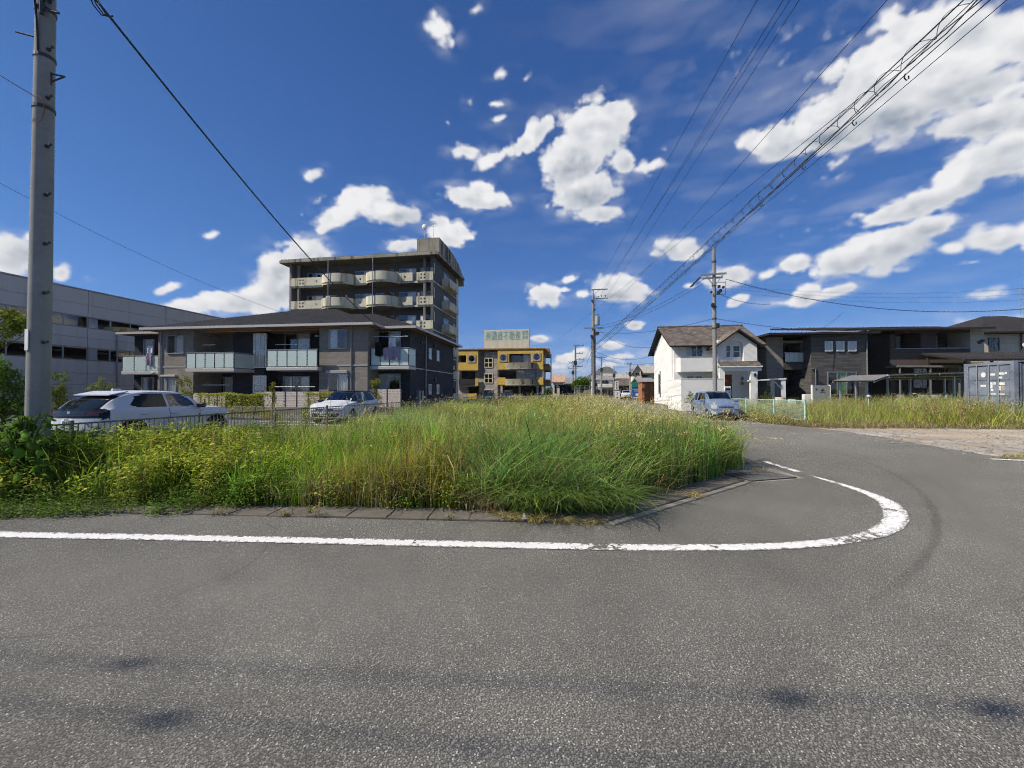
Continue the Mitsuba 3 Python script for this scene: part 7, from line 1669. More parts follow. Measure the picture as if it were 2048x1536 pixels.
def leaves(rng, P, D, L, W, col, fold=.25, curl=.2):
    """pointed leaves folded along the midrib: base P, direction D"""
    n = len(P)
    D = D / (np.linalg.norm(D, axis=1, keepdims=True) + 1e-9)
    L, W = np.broadcast_to(L, (n,)), np.broadcast_to(W, (n,))
    s = np.cross(D, [0, 0, 1.0] + rng.normal(0, .35, (n, 3)))
    s /= np.linalg.norm(s, axis=1, keepdims=True) + 1e-9
    nr = np.cross(s, D)
    e = lambda a, b, c: P + D * (L * a)[:, None] + s * (W * b)[:, None] + nr * (L * c)[:, None]
    V = np.stack([e(0, 0, 0), e(.38, .5, fold * .35), e(.45, 0, 0.03), e(.38, -.5, fold * .35), e(1, 0, -curl)], 1)
    f = np.array([[0, 1, 2], [0, 2, 3], [1, 4, 2], [2, 4, 3]])
    F = (np.arange(n)[:, None, None] * 5 + f[None]).reshape(-1, 3)
    return V.reshape(-1, 3), F, np.repeat(col, 5, 0)

class Bag:
    def __init__(s): s.v, s.f, s.c, s.n = [], [], [], 0
    def add(s, v, f, c, *_):
        s.v.append(v); s.f.append(f + s.n); s.c.append(c); s.n += len(v)
        return s
    def tube(s, p, r, col, n=5):
        m = tube(p, r, n)
        return s.add(np.array(m.vertices), np.array(m.faces), np.repeat(np.asarray(col)[None], len(m.vertices), 0))
    def mesh(s): return trimesh.Trimesh(np.vstack(s.v), np.vstack(s.f), process=False)
    def col(s): return np.clip(np.vstack(s.c), 0.003, .8)
    def emit(s, key, m): return put(key, s.mesh(), m, None, False, s.col())

def tones(rng, n, base, alt, amt=.5, jit=.22):
    k = np.clip(rng.beta(1.2, 1.2, n) * amt * 2, 0, 1)[:, None]
    return (base * (1 - k) + alt * k) * np.exp(rng.normal(0, jit, (n, 1)))

rng = np.random.default_rng(21)
# the lot: front edge, cut corner, road side, back, fence side
LOT = sg.Polygon([(-7.7, 5.32), (-0.2, 4.95), (0.95, 4.86), (3.75, 6.85), (4.75, 8.4), (6.2, 22.5), (8.6, 41), (1, 36), (-5, 30), (-4.35, 23.4), (-5.45, 16.7), (-6.7, 10.7), (-7.5, 6.4)])
def scatter(poly, n, rng, dens=None):
    x0, y0, x1, y1 = poly.bounds
    out = np.zeros((0, 2))
    from shapely import contains_xy
    while len(out) < n:
        p = rng.uniform([x0, y0], [x1, y1], (n * 2, 2))
        p = p[contains_xy(poly, p[:, 0], p[:, 1])]
        if dens is not None: p = p[rng.random(len(p)) < dens(p)]
        out = np.vstack([out, p])
    return out[:n]
def field(p, s, seed):
    return meshkit.fbm(np.column_stack([p / s, np.zeros(len(p))]), 3, seed)
px_of = lambda p: 1024 + 769 * p[:, 0] / p[:, 1]

G1 = Bag()
bandY = lambda a, c: LOT.intersection(sg.box(-40, a, 40, c))
HSCALE = 1.0
def lot_grass(y0, y1, n, w, segs):
    """blades in tussocks: each tussock has its own height, tone, lean and blade width"""
    band = bandY(y0, y1)
    nc = max(30, n // 95)
    c = scatter(band, nc, rng)
    ch = np.exp(rng.normal(0, .27, nc)) * (.62 + .62 * field(c, 1.3, 3))
    ct = np.exp(rng.normal(0, .20, (nc, 3)) * [.9, .5, 1.0]) * np.exp(rng.normal(0, .24, (nc, 1)))
    ca, cl = rng.uniform(0, 6.28, nc), np.abs(rng.normal(.16, .15, nc))
    cw = np.where(rng.random(nc) < np.where(px_of(c) > 880, .6, .12), rng.uniform(1.3, 2.0, nc), rng.uniform(.6, 1.0, nc))
    i = rng.integers(0, nc, n)
    loose = rng.random(n) < .16
    sp = (.085 + .012 * y0) * np.where(loose, 3.5, 1.0)
    p = c[i] + rng.normal(0, 1, (n, 2)) * sp[:, None]
    from shapely import contains_xy
    ok = contains_xy(LOT.buffer(.03), p[:, 0], p[:, 1])
    p, i, loose = p[ok], i[ok], loose[ok]
    x = px_of(p)
    f2 = field(p, .35, 5)
    keep = ~((x < 470 + 60 * (f2 - .5)) & (p[:, 1] < 8.2) & (rng.random(len(p)) < .82))
    p, i, loose, x = p[keep], i[keep], loose[keep], x[keep]
    f1, f2, f3 = field(p, 1.1, 3), field(p, .35, 5), field(p, 2.6, 8)
    n = len(p)
    h = .86 * ch[i] * rng.uniform(.5, 1.1, n)
    h *= np.where(p[:, 1] < 5.9, .84, 1.0) * np.where(p[:, 1] > 13, .95, 1.0) * (1 + .12 * np.clip((x - 1250) / 200, 0, 1))
    h *= 1 - .32 * np.clip((830 - x) / 120, 0, 1) * np.clip((p[:, 1] - 6.2) / 2, 0, 1) * np.clip((19 - p[:, 1]) / 3, 0, 1)
    h = np.minimum(h, 1.12)
    base = np.where((f3 > .50)[:, None], BRIGHT, OLIVE)
    base = np.where((x > 930)[:, None] & (p[:, 1] < 8)[:, None], SILVER * .6 + BRIGHT * .45, base)
    base = np.where((p[:, 1] > 7.4)[:, None] & (f1 > .30)[:, None], PALE * .85 + BRIGHT * .2, base)
    col = base * ct[i] * np.exp(rng.normal(0, .22, (n, 1)))
    dry = rng.random(n) < np.where(f2 > .60, .20, .05)
    col[dry] = STRAW * np.exp(rng.normal(0, .3, (dry.sum(), 1))) * .85
    lean = np.abs(cl[i] + rng.normal(.06, .14, n)) + np.where((x > 930) & (x < 1300) & (p[:, 1] < 7), .2, 0)
    az = np.where(rng.random(n) < .6, ca[i] + rng.normal(0, .7, n), rng.uniform(0, 6.28, n))
    G1.add(*blades(rng, np.column_stack([p, np.zeros(n)]), h, w * cw[i] * rng.uniform(.7, 1.3, n), lean, col, rng.uniform(.3, 1.3, n), segs, az)[:3])
lot_grass(4.8, 6.2, 26000, .009, 4)
lot_grass(6.2, 8.5, 30000, .011, 4)
lot_grass(8.5, 13, 32000, .015, 3)
lot_grass(13, 22, 22000, .022, 3)
lot_grass(22, 42, 16000, .034, 3)
# short understorey
p = scatter(LOT.intersection(sg.box(-40, 0, 40, 9)), 22000, rng)
n = len(p)
G1.add(*blades(rng, np.column_stack([p, np.zeros(n)]), rng.uniform(.12, .42, n), .008, np.abs(rng.normal(.4, .25, n)), tones(rng, n, DEEP, OLIVE, .6, .3), 1.0, 3)[:3])
k = thing('lot_grass', 'tall unmown green grass over the whole vacant lot', 'grass', None, 'stuff')
G1.emit(k, 'blade')

# seed heads: long culms with loose panicles that nod over, densest at the back right
G2 = Bag()
def culms(pts, h, lean, col, heads, hw, az=None):
    n = len(pts)
    P3 = np.column_stack([pts, np.zeros(n)])
    v, f, c, spine = blades(rng, P3, h, .0042, lean, col, 1.1, 4, az)
    G2.add(v, f, c)
    tip, prev = spine[:, -1], spine[:, -2]
    d = tip - prev
    for k in range(heads):
        t = rng.uniform(-.9, 1.0, n)[:, None]
        base = tip + d * t * .55
        dd = d / (np.linalg.norm(d, axis=1, keepdims=True) + 1e-9) + rng.normal(0, .38, (n, 3)) + [0, 0, -.1]
        G2.add(*leaves(rng, base, dd, hw * rng.uniform(.6, 1.4, n), hw * .16, col * np.exp(rng.normal(.1, .25, (n, 1))), .1, .1))
pt = scatter(LOT, 3800, rng, lambda q: np.clip(.10 + .9 * np.clip((px_of(q) - 1080) / 240, 0, 1), 0, 1) * np.clip((q[:, 1] - 5.8) / 2, .05, 1))
n = len(pt)
culms(pt, rng.uniform(.85, 1.28, n), np.abs(rng.normal(.38, .18, n)), tones(rng, n, STRAW * .9, STRAW * .55 + PALE * .4, .6, .25), 9, .075, rng.normal(.4, 1.1, n))
pt = scatter(LOT.intersection(sg.box(-4.8, 4.9, 3.5, 10)), 450, rng, lambda q: np.clip((field(q, .8, 44) - .42) * 4, 0.05, 1))
n = len(pt)
culms(pt, rng.uniform(.7, 1.0, n), np.abs(rng.normal(.16, .1, n)), tones(rng, n, RED * 1.2, STRAW * .6, .5, .25), 7, .06)
pt = scatter(LOT.intersection(sg.box(-9, 22, 9, 42)), 1500, rng)
n = len(pt)
culms(pt, rng.uniform(.9, 1.25, n), np.abs(rng.normal(.3, .15, n)), tones(rng, n, STRAW * .7, PALE * .8, .5, .25), 5, .13)
k = thing('seed_grass', 'straw coloured nodding seed heads over the grass, thickest towards the blue car', 'grass', None, 'stuff')
G2.emit(k, 'dry')

# drooping broad-bladed clump that hangs over the drain slabs at the corner
def clump(label, x, y, n, h, w, lean, base, alt, spread, m='blade', cat_='grass', name='grass_clump', azc=None):
    B_ = Bag()
    p = np.column_stack([x + spread * np.clip(rng.normal(0, 1, n), -1.7, 1.7), y + spread * .6 * np.clip(rng.normal(0, 1, n), -1.7, 1.7)])
    az = None if azc is None else rng.normal(azc, .8, n)
    B_.add(*blades(rng, np.column_stack([p, np.full(n, .0)]), rng.uniform(.55, 1.1, n) * h, w * rng.uniform(.6, 1.3, n), np.abs(rng.normal(lean, .2, n)), tones(rng, n, base, alt, .5, .25), 1.2, 4, az)[:3])
    k = thing(name, label, cat_)
    return B_.emit(k, m)
clump('silvery green clump of broad drooping blades hanging over the slabs, left of the corner', .30, 4.95, 560, .56, .012, .62, SILVER * 1.1, BRIGHT * .8, .26, azc=-1.5)
clump('silvery green clump of broad drooping blades spilling onto the cut corner', 1.0, 5.0, 560, .55, .012, .68, SILVER, BRIGHT * .7, .28, azc=-1.1)
for (x, y, n, h) in ((-2.45, 5.25, 420, .55), (-1.55, 5.2, 520, .6), (-.25, 5.0, 420, .45), (-.75, 5.35, 300, .6), (1.9, 5.75, 300, .4)):
    B_ = Bag()
    pp = np.column_stack([rng.normal(x, .17, n), rng.normal(y, .10, n)])
    B_.add(*blades(rng, np.column_stack([pp, np.zeros(n)]), rng.uniform(.4, 1.1, n) * h, .008, np.abs(rng.normal(.35, .25, n)), tones(rng, n, RED * 1.3, STRAW * .8, .6, .3), 1.2, 4)[:3])
    k = thing('dead_grass', {-2.45: 'leftmost patch of brown dead grass in the front edge of the lot', -1.55: 'brown dead grass patch at the lot front, left of the leafy yellow plant', -.25: 'low brown dead grass just right of the leafy yellow plant', -.75: 'brown dead grass behind the leafy yellow plant', 1.9: 'brown dead grass in the hollow behind the cut corner'}[x], 'grass')
    B_.emit(k, 'dry')
clump('tall bright sheaf of broad blades at the road side end of the lot', 4.0, 7.75, 900, 1.0, .011, .3, BRIGHT * 1.2, PALE, .30)
clump('bright blade sheaf just behind the cut corner, beside the brown weeds', 3.2, 7.0, 700, .9, .011, .35, BRIGHT, PALE, .28)
for (x, y, n, h, lab) in ((-.02, 4.6, 90, .13, 'small tuft of dry yellow grass on the slabs left of the white scrap'), (.28, 4.52, 110, .15, 'small tuft of dry yellow grass on the slabs right of the white scrap'), (.62, 4.5, 90, .1, 'low yellow tuft on the slabs under the drooping clump'), (.9, 4.46, 70, .09, 'low yellow tuft nearest the tip of the cut corner'), (2.62, 5.58, 120, .09, 'flat dry yellow tuft on the gutter of the cut corner'), (4.72, 7.42, 90, .08, 'dry yellow tuft at the far rim of the drain grate')):
    clump(lab, x, y, n, h, .006, .9, np.array([.36, .29, .06]), STRAW, .055 if h > .1 else .08, 'dry', 'grass', 'dry_tuft')

# leafy weeds on the left
def weed(B_, p, h, nl, ll, lw, base, alt, up=.5, stem=(.14, .10, .04), bush=.06, tip=1.0):
    """upright stems set with small leaves"""
    n = len(p)
    az = rng.uniform(0, 6.28, n)
    ln = np.abs(rng.normal(.12, .1, n))
    v, f, c, sp = blades(rng, np.column_stack([p, np.zeros(n)]), h, .007, ln, np.repeat(np.array(stem)[None], n, 0) * np.exp(rng.normal(0, .2, (n, 1))), .3, 4, az)
    B_.add(v, f, c)
    t = rng.beta(1.6, .95, (n, nl)) * tip
    i = np.clip((t * 4).astype(int), 0, 3)
    fr_ = t * 4 - i
    a = np.take_along_axis(sp, i[..., None].repeat(3, 2), 1)
    b2 = np.take_along_axis(sp, (i + 1)[..., None].repeat(3, 2), 1)
    base_p = (a + (b2 - a) * fr_[..., None]).reshape(-1, 3) + rng.normal(0, bush, (n * nl, 3)) * [1, 1, .4]
    ga = rng.uniform(0, 6.28, n * nl)
    D = np.stack([np.cos(ga), np.sin(ga), rng.normal(up, .35, n * nl)], 1)
    tone = np.repeat(tones(rng, n, base, alt, .5, .22), nl, 0) * np.exp(rng.normal(0, .25, (n * nl, 1)))
    B_.add(*leaves(rng, base_p, D, ll * rng.uniform(.6, 1.3, n * nl), lw * rng.uniform(.7, 1.2, n * nl), tone))
LEFT = sg.Polygon([(-8.6, 5.1), (-3.5, 5.05), (-3.3, 5.6), (-3.75, 6.6), (-4.9, 8.0), (-7.0, 8.2), (-7.9, 6)])
W1 = Bag()
q = scatter(LEFT, 720, rng, lambda p: np.clip((field(p, .38, 61) - .40) * 7, .03, 1))
hq = (.48 + .50 * field(q, .5, 62)) * rng.uniform(.8, 1.15, len(q)) * np.clip(.62 + .38 * (q[:, 1] - 5.1) / .9, .5, 1)
weed(W1, q, hq, 46, .074, .034, np.array([.40, .50, .06]), np.array([.32, .30, .065]), tip=1.0)
k = thing('leafy_weeds', 'yellow green leafy weeds with bronze stems crowding the left front of the lot', 'weeds', None, 'stuff')
W1.emit(k, 'leaf')
W2 = Bag()
q = scatter(sg.Polygon([(-9.5, 4.85), (-6.3, 4.62), (-4.1, 4.82), (-3.4, 5.2), (-3.6, 5.7), (-6, 5.9), (-9.5, 6)]), 950, rng)
weed(W2, q, rng.uniform(.08, .36, len(q)) * np.clip(.5 + (q[:, 1] - 4.75) * 1.0, .45, 1.2), 32, .040, .019, DEEP * 1.5, np.array([.17, .24, .05]), .2, bush=.07)
q = scatter(sg.box(-3.8, 5.15, -2.6, 5.7), 150, rng)
weed(W2, q, rng.uniform(.2, .5, len(q)), 30, .035, .016, DEEP, BRIGHT * .7, .3)
k = thing('ground_weeds', 'low dark green creeping weeds spilling over the left end of the drain slabs', 'weeds', None, 'stuff')
W2.emit(k, 'leaf')
W3 = Bag()
q = scatter(sg.Polygon([(-7.3, 6.0), (-4.6, 6.9), (-5.3, 9.6), (-6.5, 9.4)]), 170, rng)
weed(W3, q, rng.uniform(.55, .9, len(q)), 46, .085, .03, DEEP * 1.1, BRIGHT * .7, .35, (.08, .10, .03))
q = scatter(sg.Polygon([(-8.8, 5.3), (-6.5, 5.35), (-6.2, 6.2), (-8.8, 6.6)]), 150, rng)
weed(W3, q, rng.uniform(.7, 1.05, len(q)), 44, .08, .034, DEEP * 1.1, MIDG, .35, (.08, .10, .03))
q = scatter(sg.Polygon([(-5.2, 8.5), (-3.2, 9.5), (-4.2, 14.5), (-5.6, 14)]), 220, rng)
weed(W3, q, rng.uniform(.3, .58, len(q)), 40, .055, .02, SILVER * .8, BRIGHT, .35, (.08, .10, .03))
q = scatter(sg.Polygon([(.9, 5.6), (1.7, 5.4), (2.9, 6.4), (3.0, 7.6), (1.2, 7.2)]), 190, rng)
weed(W3, q, rng.uniform(.35, .78, len(q)), 44, .05, .022, DEEP * 1.2, np.array([.12, .14, .03]), .2, (.13, .07, .04))
for j in range(15):
    cx = rng.uniform(-3.6, 1.1)
    q = np.column_stack([rng.normal(cx, .13, 16), rng.normal(5.25 - .04 * cx - (.25 if j % 2 else 0), .07, 16)])
    weed(W3, q, rng.uniform(.15, .5, 16), 26, .05, .024, (BRIGHT * .75, DEEP * 1.6, OLIVE * .9)[j % 3], BRIGHT, .15, (.12, .10, .04), bush=.07)
for j in range(16):
    cx = rng.uniform(-3.9, .9)
    cy = 5.03 + (4.40 - 5.03) * (cx + 9) / 10.15 + rng.choice([.10, .20, .50])
    q = np.column_stack([rng.normal(cx, .035, 5), rng.normal(cy, .025, 5)])
    weed(W3, q, rng.uniform(.03, .12, 5), 14, .024, .011, (OLIVE * .8, DEEP * 1.6)[j % 2], STRAW * .6, .2, (.12, .10, .04), bush=.03)
k = thing('tall_weeds', 'dark broad leaved weeds along the bar fence and behind the cut corner', 'weeds', None, 'stuff')
W3.emit(k, 'leaf')
W4 = Bag()
q = scatter(sg.Polygon([(-7.4, 6.2), (-6.3, 6.4), (-5.2, 7.4), (-6.2, 8.2)]), 700, rng)
W4.add(*blades(rng, np.column_stack([q, np.zeros(len(q))]), rng.uniform(.5, .95, len(q)), .013, np.abs(rng.normal(.22, .12, len(q))), tones(rng, len(q), DEEP * 1.5, BRIGHT, .5), .6, 4)[:3])
q = scatter(sg.Polygon([(-8.3, 5.35), (-6.6, 5.35), (-6.3, 6.0), (-8.3, 6.3)]), 420, rng)
W4.add(*blades(rng, np.column_stack([q, np.zeros(len(q))]), rng.uniform(.55, 1.0, len(q)), .013, np.abs(rng.normal(.22, .12, len(q))), tones(rng, len(q), DEEP * 1.5, BRIGHT * .8, .5), .6, 4)[:3])
k = thing('blade_weeds', 'dark upright broad blades between the big concrete pole and the white car', 'grass', None, 'stuff')
W4.emit(k, 'blade')

def plant(name, label, cat_, x, y, h, nst, nl, ll, lw, base, alt, spread=.12, up=.2, leafpart=True):
    B_, S_ = Bag(), Bag()
    p = np.column_stack([rng.normal(x, spread * .35, nst), rng.normal(y, spread * .35, nst)])
    k = thing(name, label, cat_)
    for i in range(nst):
        az, ln = rng.uniform(0, 6.28), rng.uniform(.05, .35)
        hh_ = h * rng.uniform(.75, 1.05)
        t = np.linspace(0, 1, 7)
        sp = np.column_stack([p[i, 0] + np.cos(az) * ln * hh_ * t ** 1.4, p[i, 1] + np.sin(az) * ln * hh_ * t ** 1.4, hh_ * t])
        S_.tube(sp, np.linspace(.007, .003, 7), (.10, .12, .04))
        tt = rng.uniform(.25, 1, nl)
        bp_ = np.stack([np.interp(tt, t, sp[:, c]) for c in range(3)], 1)
        g = rng.uniform(0, 6.28, nl)
        D = np.stack([np.cos(g), np.sin(g), rng.normal(up, .3, nl)], 1)
        B_.add(*leaves(rng, bp_ + D * .02, D, ll * rng.uniform(.6, 1.2, nl), lw * rng.uniform(.8, 1.15, nl), tones(rng, nl, base, alt, .5, .2), .3, .35))
    part(k, 'foliage', B_.mesh(), 'leaf', None, False, color=B_.col())
    part(k, 'stem', S_.mesh(), 'leaf', None, False, color=S_.col())
def big_leaf_plant(x, y):
    k = thing('broadleaf_plant', 'big leaved plant with drooping heart shaped leaves at the foot of the big concrete pole', 'plant')
    S_ = Bag()
    for i in range(95):
        az, h = rng.uniform(0, 6.28), rng.uniform(.4, 1.22)
        r = rng.uniform(.05, .55) * (1.25 - h * .6)
        t = np.linspace(0, 1, 7)
        sp = np.column_stack([x + np.cos(az) * r * t ** 1.3, y + np.sin(az) * r * .7 * t ** 1.3, h * np.sin(t * 1.45) / math.sin(1.45)])
        S_.tube(sp, np.linspace(.008, .004, 7), (.07, .11, .03))
        L_ = rng.uniform(.11, .21)
        d = np.array([np.cos(az + rng.normal(0, .5)), np.sin(az + rng.normal(0, .5)), rng.uniform(-1.7, -.35)])
        d /= np.linalg.norm(d)
        s = unit(np.cross(d, [0, 0, 1.0])); nr = np.cross(s, d)
        ang = np.linspace(0, 2 * math.pi, 18)[:-1]
        rr = L_ * .5 * (1 - .35 * np.cos(ang)) * .8
        a, bq = np.cos(ang) * rr * -1 + L_ * .38, np.sin(ang) * rr * .72
        pts = sp[-1] + d * a[:, None] + s * bq[:, None] - nr * ((bq ** 2) * 3.2 + .5 * np.clip(a, 0, 1) ** 2 * 1.5)[:, None]
        v = np.vstack([pts, (sp[-1] + d * L_ * .3 + nr * .012)[None]])
        f = [[q, (q + 1) % 17, 17] for q in range(17)]
        c = np.array([.10, .19, .03]) * math.exp(rng.normal(0, .3))
        part(k, 'leaf', trimesh.Trimesh(v, f, process=False), 'leaf', None, False, color=np.repeat(c[None], 18, 0))
    part(k, 'stem', S_.mesh(), 'leaf', None, False, color=S_.col())
big_leaf_plant(-6.86, 5.42)
plant('leafy_plant', 'small bright yellow green leafy plant at the front edge near the middle of the lot', 'plant', -.92, 5.08, .50, 5, 20, .075, .032, np.array([.30, .33, .03]), BRIGHT * 1.3, .3)
plant('leafy_plant', 'leafy vine on the bar fence just left of the black roofed white car', 'plant', -7.15, 13.4, .98, 8, 60, .07, .04, np.array([.20, .26, .03]), BRIGHT, .3)
k = thing('weed_stalk', 'lone dark curved weed stalk standing above the grass in the middle of the lot', 'weed stalk')
S_ = Bag()
t = np.linspace(0, 1, 14)
a, c = at(1072, 930, 5.6), at(1052, 842, 5.5)
S_.tube(np.column_stack([a[0] + (c[0] - a[0]) * t ** 2.2, a[1] + (c[1] - a[1]) * t, c[2] * t]), np.linspace(.006, .0035, 14), (.035, .06, .025))
hd = np.column_stack([np.interp(np.linspace(.72, 1, 60), t, a[0] + (c[0] - a[0]) * t ** 2.2), np.interp(np.linspace(.72, 1, 60), t, a[1] + (c[1] - a[1]) * t), c[2] * np.linspace(.72, 1, 60)])
S_.add(*leaves(rng, hd, rng.normal(0, 1, (60, 3)) + [0, 0, .6], .03, .012, np.repeat(np.array([[.05, .08, .03]]), 60, 0)))
S_.emit(k, 'leaf')

# right-hand verge: yellow grass strip with brown docks
G3 = Bag()
VERGE = sg.Polygon([(12.4, 17.2), (14.2, 16.4), (20, 16.0), (27, 15.2), (40, 13.5), (46, 27), (28, 26), (19.5, 26.5), (13.6, 27), (12.9, 22.6), (14.0, 18.1)])
for (n, yb, w) in ((38000, (0, 40), .018),):
    p = scatter(VERGE, n, rng, lambda q: np.clip(1.25 - (q[:, 1] - 15) / 13, .25, 1))
    f1 = field(p, 1.3, 71)
    front = np.clip((p[:, 1] - (17.2 - .16 * (p[:, 0] - 12.4))) / (2.2 - .9 * np.clip((p[:, 0] - 17) / 4, 0, 1)), 0, 1) * (1 + .38 * np.clip((p[:, 0] - 17) / 4, 0, 1))
    h = (.25 + .85 * front) * (.65 + .6 * f1) * rng.uniform(.5, 1.1, n)
    base = np.where((f1 > .42)[:, None], PALE * 1.15, OLIVE * 1.3)
    col = base * np.exp(rng.normal(0, .28, (n, 1)))
    dry = rng.random(n) < .22 + .5 * (front < .2)
    col[dry] = STRAW * np.exp(rng.normal(0, .3, (dry.sum(), 1))) * .8
    G3.add(*blades(rng, np.column_stack([p, np.zeros(n)]), h, w * rng.uniform(.6, 1.4, n), np.abs(rng.normal(.25, .15, n)), col, .7, 3)[:3])
k = thing('verge_grass', 'yellow green grass strip before the houses on the right', 'grass', None, 'stuff')
G3.emit(k, 'blade')
G4 = Bag()
p = scatter(VERGE, 1000, rng, lambda q: np.clip((field(q, 1.6, 77) - .40) * 4, .02, 1) * np.clip((q[:, 0] - 14) / 6, .05, 1) * (q[:, 1] < 21))
n = len(p)
hb = rng.uniform(.8, 1.35, n)
v, f, c, sp = blades(rng, np.column_stack([p, np.zeros(n)]), hb, .012, np.abs(rng.normal(.12, .08, n)), tones(rng, n, RED * .9, STRAW * .6, .6, .3), .3, 4)
G4.add(v, f, c)
for j in range(16):
    tt = rng.uniform(1.6, 4, n)
    i = np.clip(tt.astype(int), 0, 3)
    b0 = sp[np.arange(n), i] + (sp[np.arange(n), i + 1] - sp[np.arange(n), i]) * (tt - i)[:, None]
    G4.add(*leaves(rng, b0, rng.normal(0, .7, (n, 3)) + [0, 0, .9], rng.uniform(.06, .12, n), .03, tones(rng, n, RED * .9, STRAW * .85, .8, .3)))
k = thing('dock_weeds', 'brown seeding dock stems in the yellow grass before the containers', 'weeds', None, 'stuff')
G4.emit(k, 'dry')
# dry thatch and scrub along the edges of the verge and under the mesh fence
G5 = Bag()
EDGE = sg.Polygon([(11.75, 18.5), (12.3, 16.4), (12.6, 15.3), (16, 15.3), (26, 14.2), (34, 13.2), (34, 15), (26, 16.2), (16, 17), (13.9, 17.6), (12.6, 22), (11.9, 22)])
p = scatter(EDGE, 9000, rng, lambda q: np.clip((field(q, .7, 81) - .3) * 3, .05, 1))
n = len(p)
G5.add(*blades(rng, np.column_stack([p, np.zeros(n)]), rng.uniform(.05, .30, n), .014, np.abs(rng.normal(.6, .3, n)), tones(rng, n, STRAW, np.array([.16, .14, .05]), .6, .3), 1, 3)[:3])
p = scatter(sg.Polygon([(10.9, 8.75), (12, 8.9), (13, 9.8), (14.5, 10.1), (16, 9.3), (14, 8.4), (11.4, 8.35)]), 2600, rng)
n = len(p)
G5.add(*blades(rng, np.column_stack([p, np.zeros(n)]), rng.uniform(.04, .22, n), .009, np.abs(rng.normal(.6, .3, n)), tones(rng, n, np.array([.16, .11, .05]), OLIVE, .6, .3), 1, 3)[:3])
p = scatter(sg.Polygon([(12.0, 17.5), (13.4, 18.2), (12.9, 20), (12.2, 22.5), (11.9, 22)]), 2200, rng)
n = len(p)
G5.add(*blades(rng, np.column_stack([p, np.zeros(n)]), rng.uniform(.15, .6, n), .013, np.abs(rng.normal(.3, .2, n)), tones(rng, n, OLIVE, STRAW * .8, .6, .3), 1, 3)[:3])
p = scatter(sg.Polygon([(12.7, 20), (14, 20), (14.5, 26), (12.8, 26)]), 2600, rng)
n = len(p)
G5.add(*blades(rng, np.column_stack([p, np.zeros(n)]), rng.uniform(.4, 1.0, n), .016, np.abs(rng.normal(.3, .2, n)), tones(rng, n, OLIVE, PALE, .6, .3), 1, 3)[:3])
k = thing('dry_grass', 'dry straw coloured grass fringe along the gravel and the mint mesh fence', 'grass', None, 'stuff')
G5.emit(k, 'dry')
# loose stones of the gravel verge
SB_ = Bag()
p = np.vstack([scatter(sg.Polygon([(11.3, 8.6), (12.0, 11.9), (12.4, 14.8), (17, 15.2), (26, 13.6), (26, 7.5), (16, 8.2)]), 2200, rng, lambda q: np.clip((field(q, .8, 91) - .3) * 3, .1, 1)), scatter(sg.box(10.9, 8.9, 12.2, 14), 260, rng)])
n = len(p)
ico = trimesh.creation.icosahedron()
iv, jf = np.array(ico.vertices), np.array(ico.faces)
sz = rng.uniform(.010, .028, n) * rng.choice([1, 1, 1.5], n)
V = (iv[None] * (1 + rng.uniform(-.3, .3, (n, 12, 1)))) * sz[:, None, None] * np.stack([rng.uniform(.8, 1.4, n), rng.uniform(.7, 1.2, n), rng.uniform(.4, .7, n)], 1)[:, None]
V[..., :2] += p[:, None]; V[..., 2] += .008
F = (np.arange(n)[:, None, None] * 12 + jf[None]).reshape(-1, 3)
tone = rng.uniform(.12, .34, n)[:, None] * np.array([1.02, 1, .94])
SB_.add(V.reshape(-1, 3), F, np.repeat(tone, 12, 0))
mat('stone', P({'type': 'mesh_attribute', 'name': 'vertex_color'}, .9, .2))
k = thing('loose_stones', 'loose grey and pale stones scattered over the gravel verge', 'stones', None, 'stuff')
SB_.emit(k, 'stone')

# trees, hedges, shrubs
def crown(B_, c, r, n, ll, lw, base, alt, hollow=.45, up=.1, lumps=9):
    """leaf clusters: lumps of leaves spread through an uneven volume"""
    c, r = np.array(c, float), np.array(r, float)
    lc = rng.normal(0, 1, (lumps, 3))
    lc = lc / np.linalg.norm(lc, axis=1, keepdims=True) * rng.uniform(.3, .95, (lumps, 1))
    lr = rng.uniform(.25, .5, lumps)
    i = rng.integers(0, lumps, n)
    d = rng.normal(0, 1, (n, 3))
    d /= np.linalg.norm(d, axis=1, keepdims=True)
    p = lc[i] + d * lr[i][:, None] * rng.uniform(hollow, 1.05, (n, 1))
    P_ = c + p * r
    D = d + rng.normal(0, .5, (n, 3)) + [0, 0, up]
    lt = rng.normal(0, .18, lumps)[i][:, None]
    B_.add(*leaves(rng, P_, D, ll * rng.uniform(.6, 1.3, n), lw * rng.uniform(.7, 1.2, n), tones(rng, n, base, alt, .5, .22) * np.exp(lt)))
def tree(name, label, x, y, trunk_h, trunk_r, crowns, base, alt, ll=.09, lw=.05, limbs=6, cat_='tree', lean=(0, 0)):
    k = thing(name, label, cat_)
    B_ = Bag()
    for (c, r, n) in crowns:
        crown(B_, c, r, n, ll, lw, base, alt)
    part(k, 'crown', B_.mesh(), 'leaf', None, False, color=B_.col())
    ms = [tube([[x, y, -.1], [x + lean[0] * .5, y + lean[1] * .5, trunk_h * .5], [x + lean[0], y + lean[1], trunk_h]], [trunk_r, trunk_r * .8, trunk_r * .55], 8)]
    for (c, r, n) in crowns:
        for j in range(limbs):
            e = np.array(c) + rng.normal(0, .45, 3) * np.array(r)
            s = np.array([x + lean[0] * .8, y + lean[1] * .8, trunk_h * rng.uniform(.6, 1)])
            mid = (s + e) / 2 + rng.normal(0, .08, 3) * np.linalg.norm(e - s)
            ms.append(tube([s, mid, e], [trunk_r * .4, trunk_r * .25, trunk_r * .1], 5))
    part(k, 'trunk', cat(ms), 'bark', None, 40)
